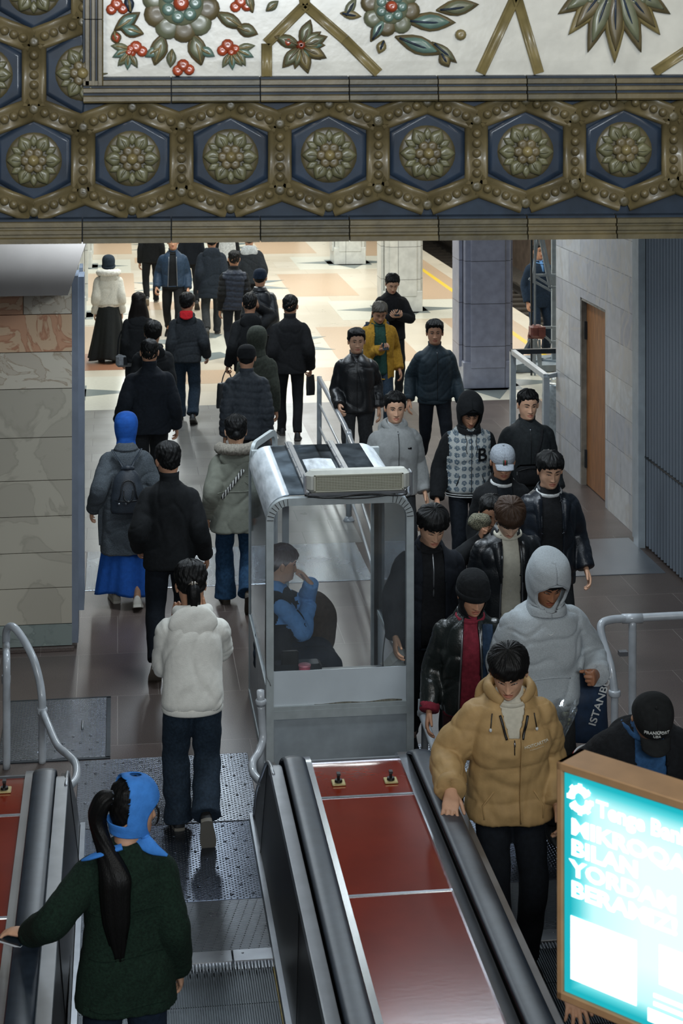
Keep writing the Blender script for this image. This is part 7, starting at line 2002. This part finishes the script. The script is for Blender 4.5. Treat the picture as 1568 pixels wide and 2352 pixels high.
# worker's helmet
h_ = p38['hands'][0]; r = tag(empty('safety_helmet', tuple(h_[0] + np.array((.02, -.04, -.10)))), 'dark helmet with yellow marks hanging from the worker\'s hand', 'helmet')
V, F = ellipsoid((0, 0, 0), (.12, .12, .13), 20, 14); mk('shell', V, F, BLK, r); MB().box((-.05, -.115, .05), (.06, .02, .04)).box((.0, -.118, .0), (.1, .012, .015)).build('marks', mat('helmet_yellow', '#a9a03c', .5), r); V, F = tube([(.11 * math.cos(t), .11 * math.sin(t), -.1 + .02 * math.sin(t)) for t in np.linspace(0, 6.28, 20, endpoint=False)], [(.02, .01)] * 20, 8, closed=True); mk('rim', V, F, PAR if False else M_ALU, r)
# bouquet wrapped in clear foil
pb = atd(1292, 1652, 10.3); bq = tag(empty('wrapped_bouquet', tuple(pb)), 'bouquet in clear crinkled foil held between the tan puffer and the grey hoodie', 'bouquet')
M_FOIL = glass('clear_foil', (.72, .76, .78), .35, .12, .12)
R = []
for t in np.linspace(0, 1, 18):
    a = np.arange(40) * 2 * math.pi / 40; rr = .02 + .105 * t ** .8 + .012 * t * np.sin(a * 6 + t * 5)
    R.append(np.stack([rr * np.cos(a) - .10 * (1 - t) * .4, rr * .8 * np.sin(a), np.full(40, -.22 + .34 * t) + .03 * t * np.sin(a * 5)], 1))
V = np.concatenate(R); mk('foil', V + np.stack([folds(V, 9, 40)] * 3, 1) * .008, grid_faces(18, 40, True, False), M_FOIL, bq)
q = MB(); rnd = random.Random(4)
for k in range(14): q.ell((rnd.uniform(-.05, .05), rnd.uniform(-.05, .03), rnd.uniform(-.06, .06)), (.022, .022, .018), 8, 6)
q.build('flowers', mat('flower_dim', '#6d7060', .8, var=.5, vs=50), bq, True)
q = MB()
for k in range(8): q.tube([(-.04, 0, -.2), (rnd.uniform(-.04, .04), rnd.uniform(-.04, .02), .0)], [.004, .003], 6)
q.build('stems', mat('stem_green', '#3c4a35', .7), bq, True); bq.scale = (.68, .68, .68)
# navy shopping bag with lettering
pb = atd(1353, 1606, 10.9); sb_ = tag(empty('shopping_bag', tuple(pb), .25), 'navy shopping bag with white lettering beside the grey hoodie man', 'bag')
V, F = tube([(0, 0, -.24), (0, 0, -.23), (0, 0, 0), (0, 0, .18), (0, 0, .26)], [(.05, .12), (.06, .13), (.065, .125), (.04, .11), (.015, .06)], 24, n=30, up=(1, 0, 0)); V = V + np.stack([folds(V, 3, 16), folds(V, 4, 16), 0 * V[:, 0]], 1) * .007
mk('bag_body', V, F, mat('bag_navy', '#1d3049', .6, var=.2, vs=30), sb_)
tv, tf = text_mesh('ISTANBUL', .075, .002, .001); c_, s_ = math.cos(1.2), math.sin(1.2)
mk('lettering', [(a * c_ - b_ * s_ + .04, -.072 - c2, a * s_ + b_ * c_ + .02) for a, b_, c2 in tv], tf, WLINE, sb_, False)
mk('handle', *tube([(-.03, 0, .24), (-.02, .02, .34), (.02, .02, .34), (.03, 0, .24)], [.006] * 4, 8, n=20), WLINE, sb_)
# white plastic bag of the stooping man
V, F = tube([(0, 0, -.11), (0, 0, -.09), (0, 0, 0), (.01, 0, .05), (.02, 0, .085)], [.05, .07, .07, .05, .012], 24, n=30); V = V + np.stack([folds(V, 11, 26)] * 3, 1) * .012
tag(mk('plastic_bag', V, F, mat('white_plastic', '#b9b9b0', .5, spec=.4), loc=tuple(atd(1527, 1800, 8.9))), 'crumpled white plastic bag in the hands of the stooping man', 'bag')
# brown coat on the attendant's lap
V, F = ellipsoid((0, 0, 0), (.17, .10, .27), 28, 20); V = V + normals_safe(V) * (folds(V, 21, 12) * .012)[:, None] if False else V + np.stack([folds(V, 21, 12), folds(V, 22, 12), folds(V, 23, 12)], 1) * .010
cpos = atd(722, 1440, 12.95); tag(mk('folded_coat', V, F, C('coat_brown', '#43352a'), loc=tuple(cpos)), 'dark brown bundled coat beside the seated attendant\'s lap', 'coat')
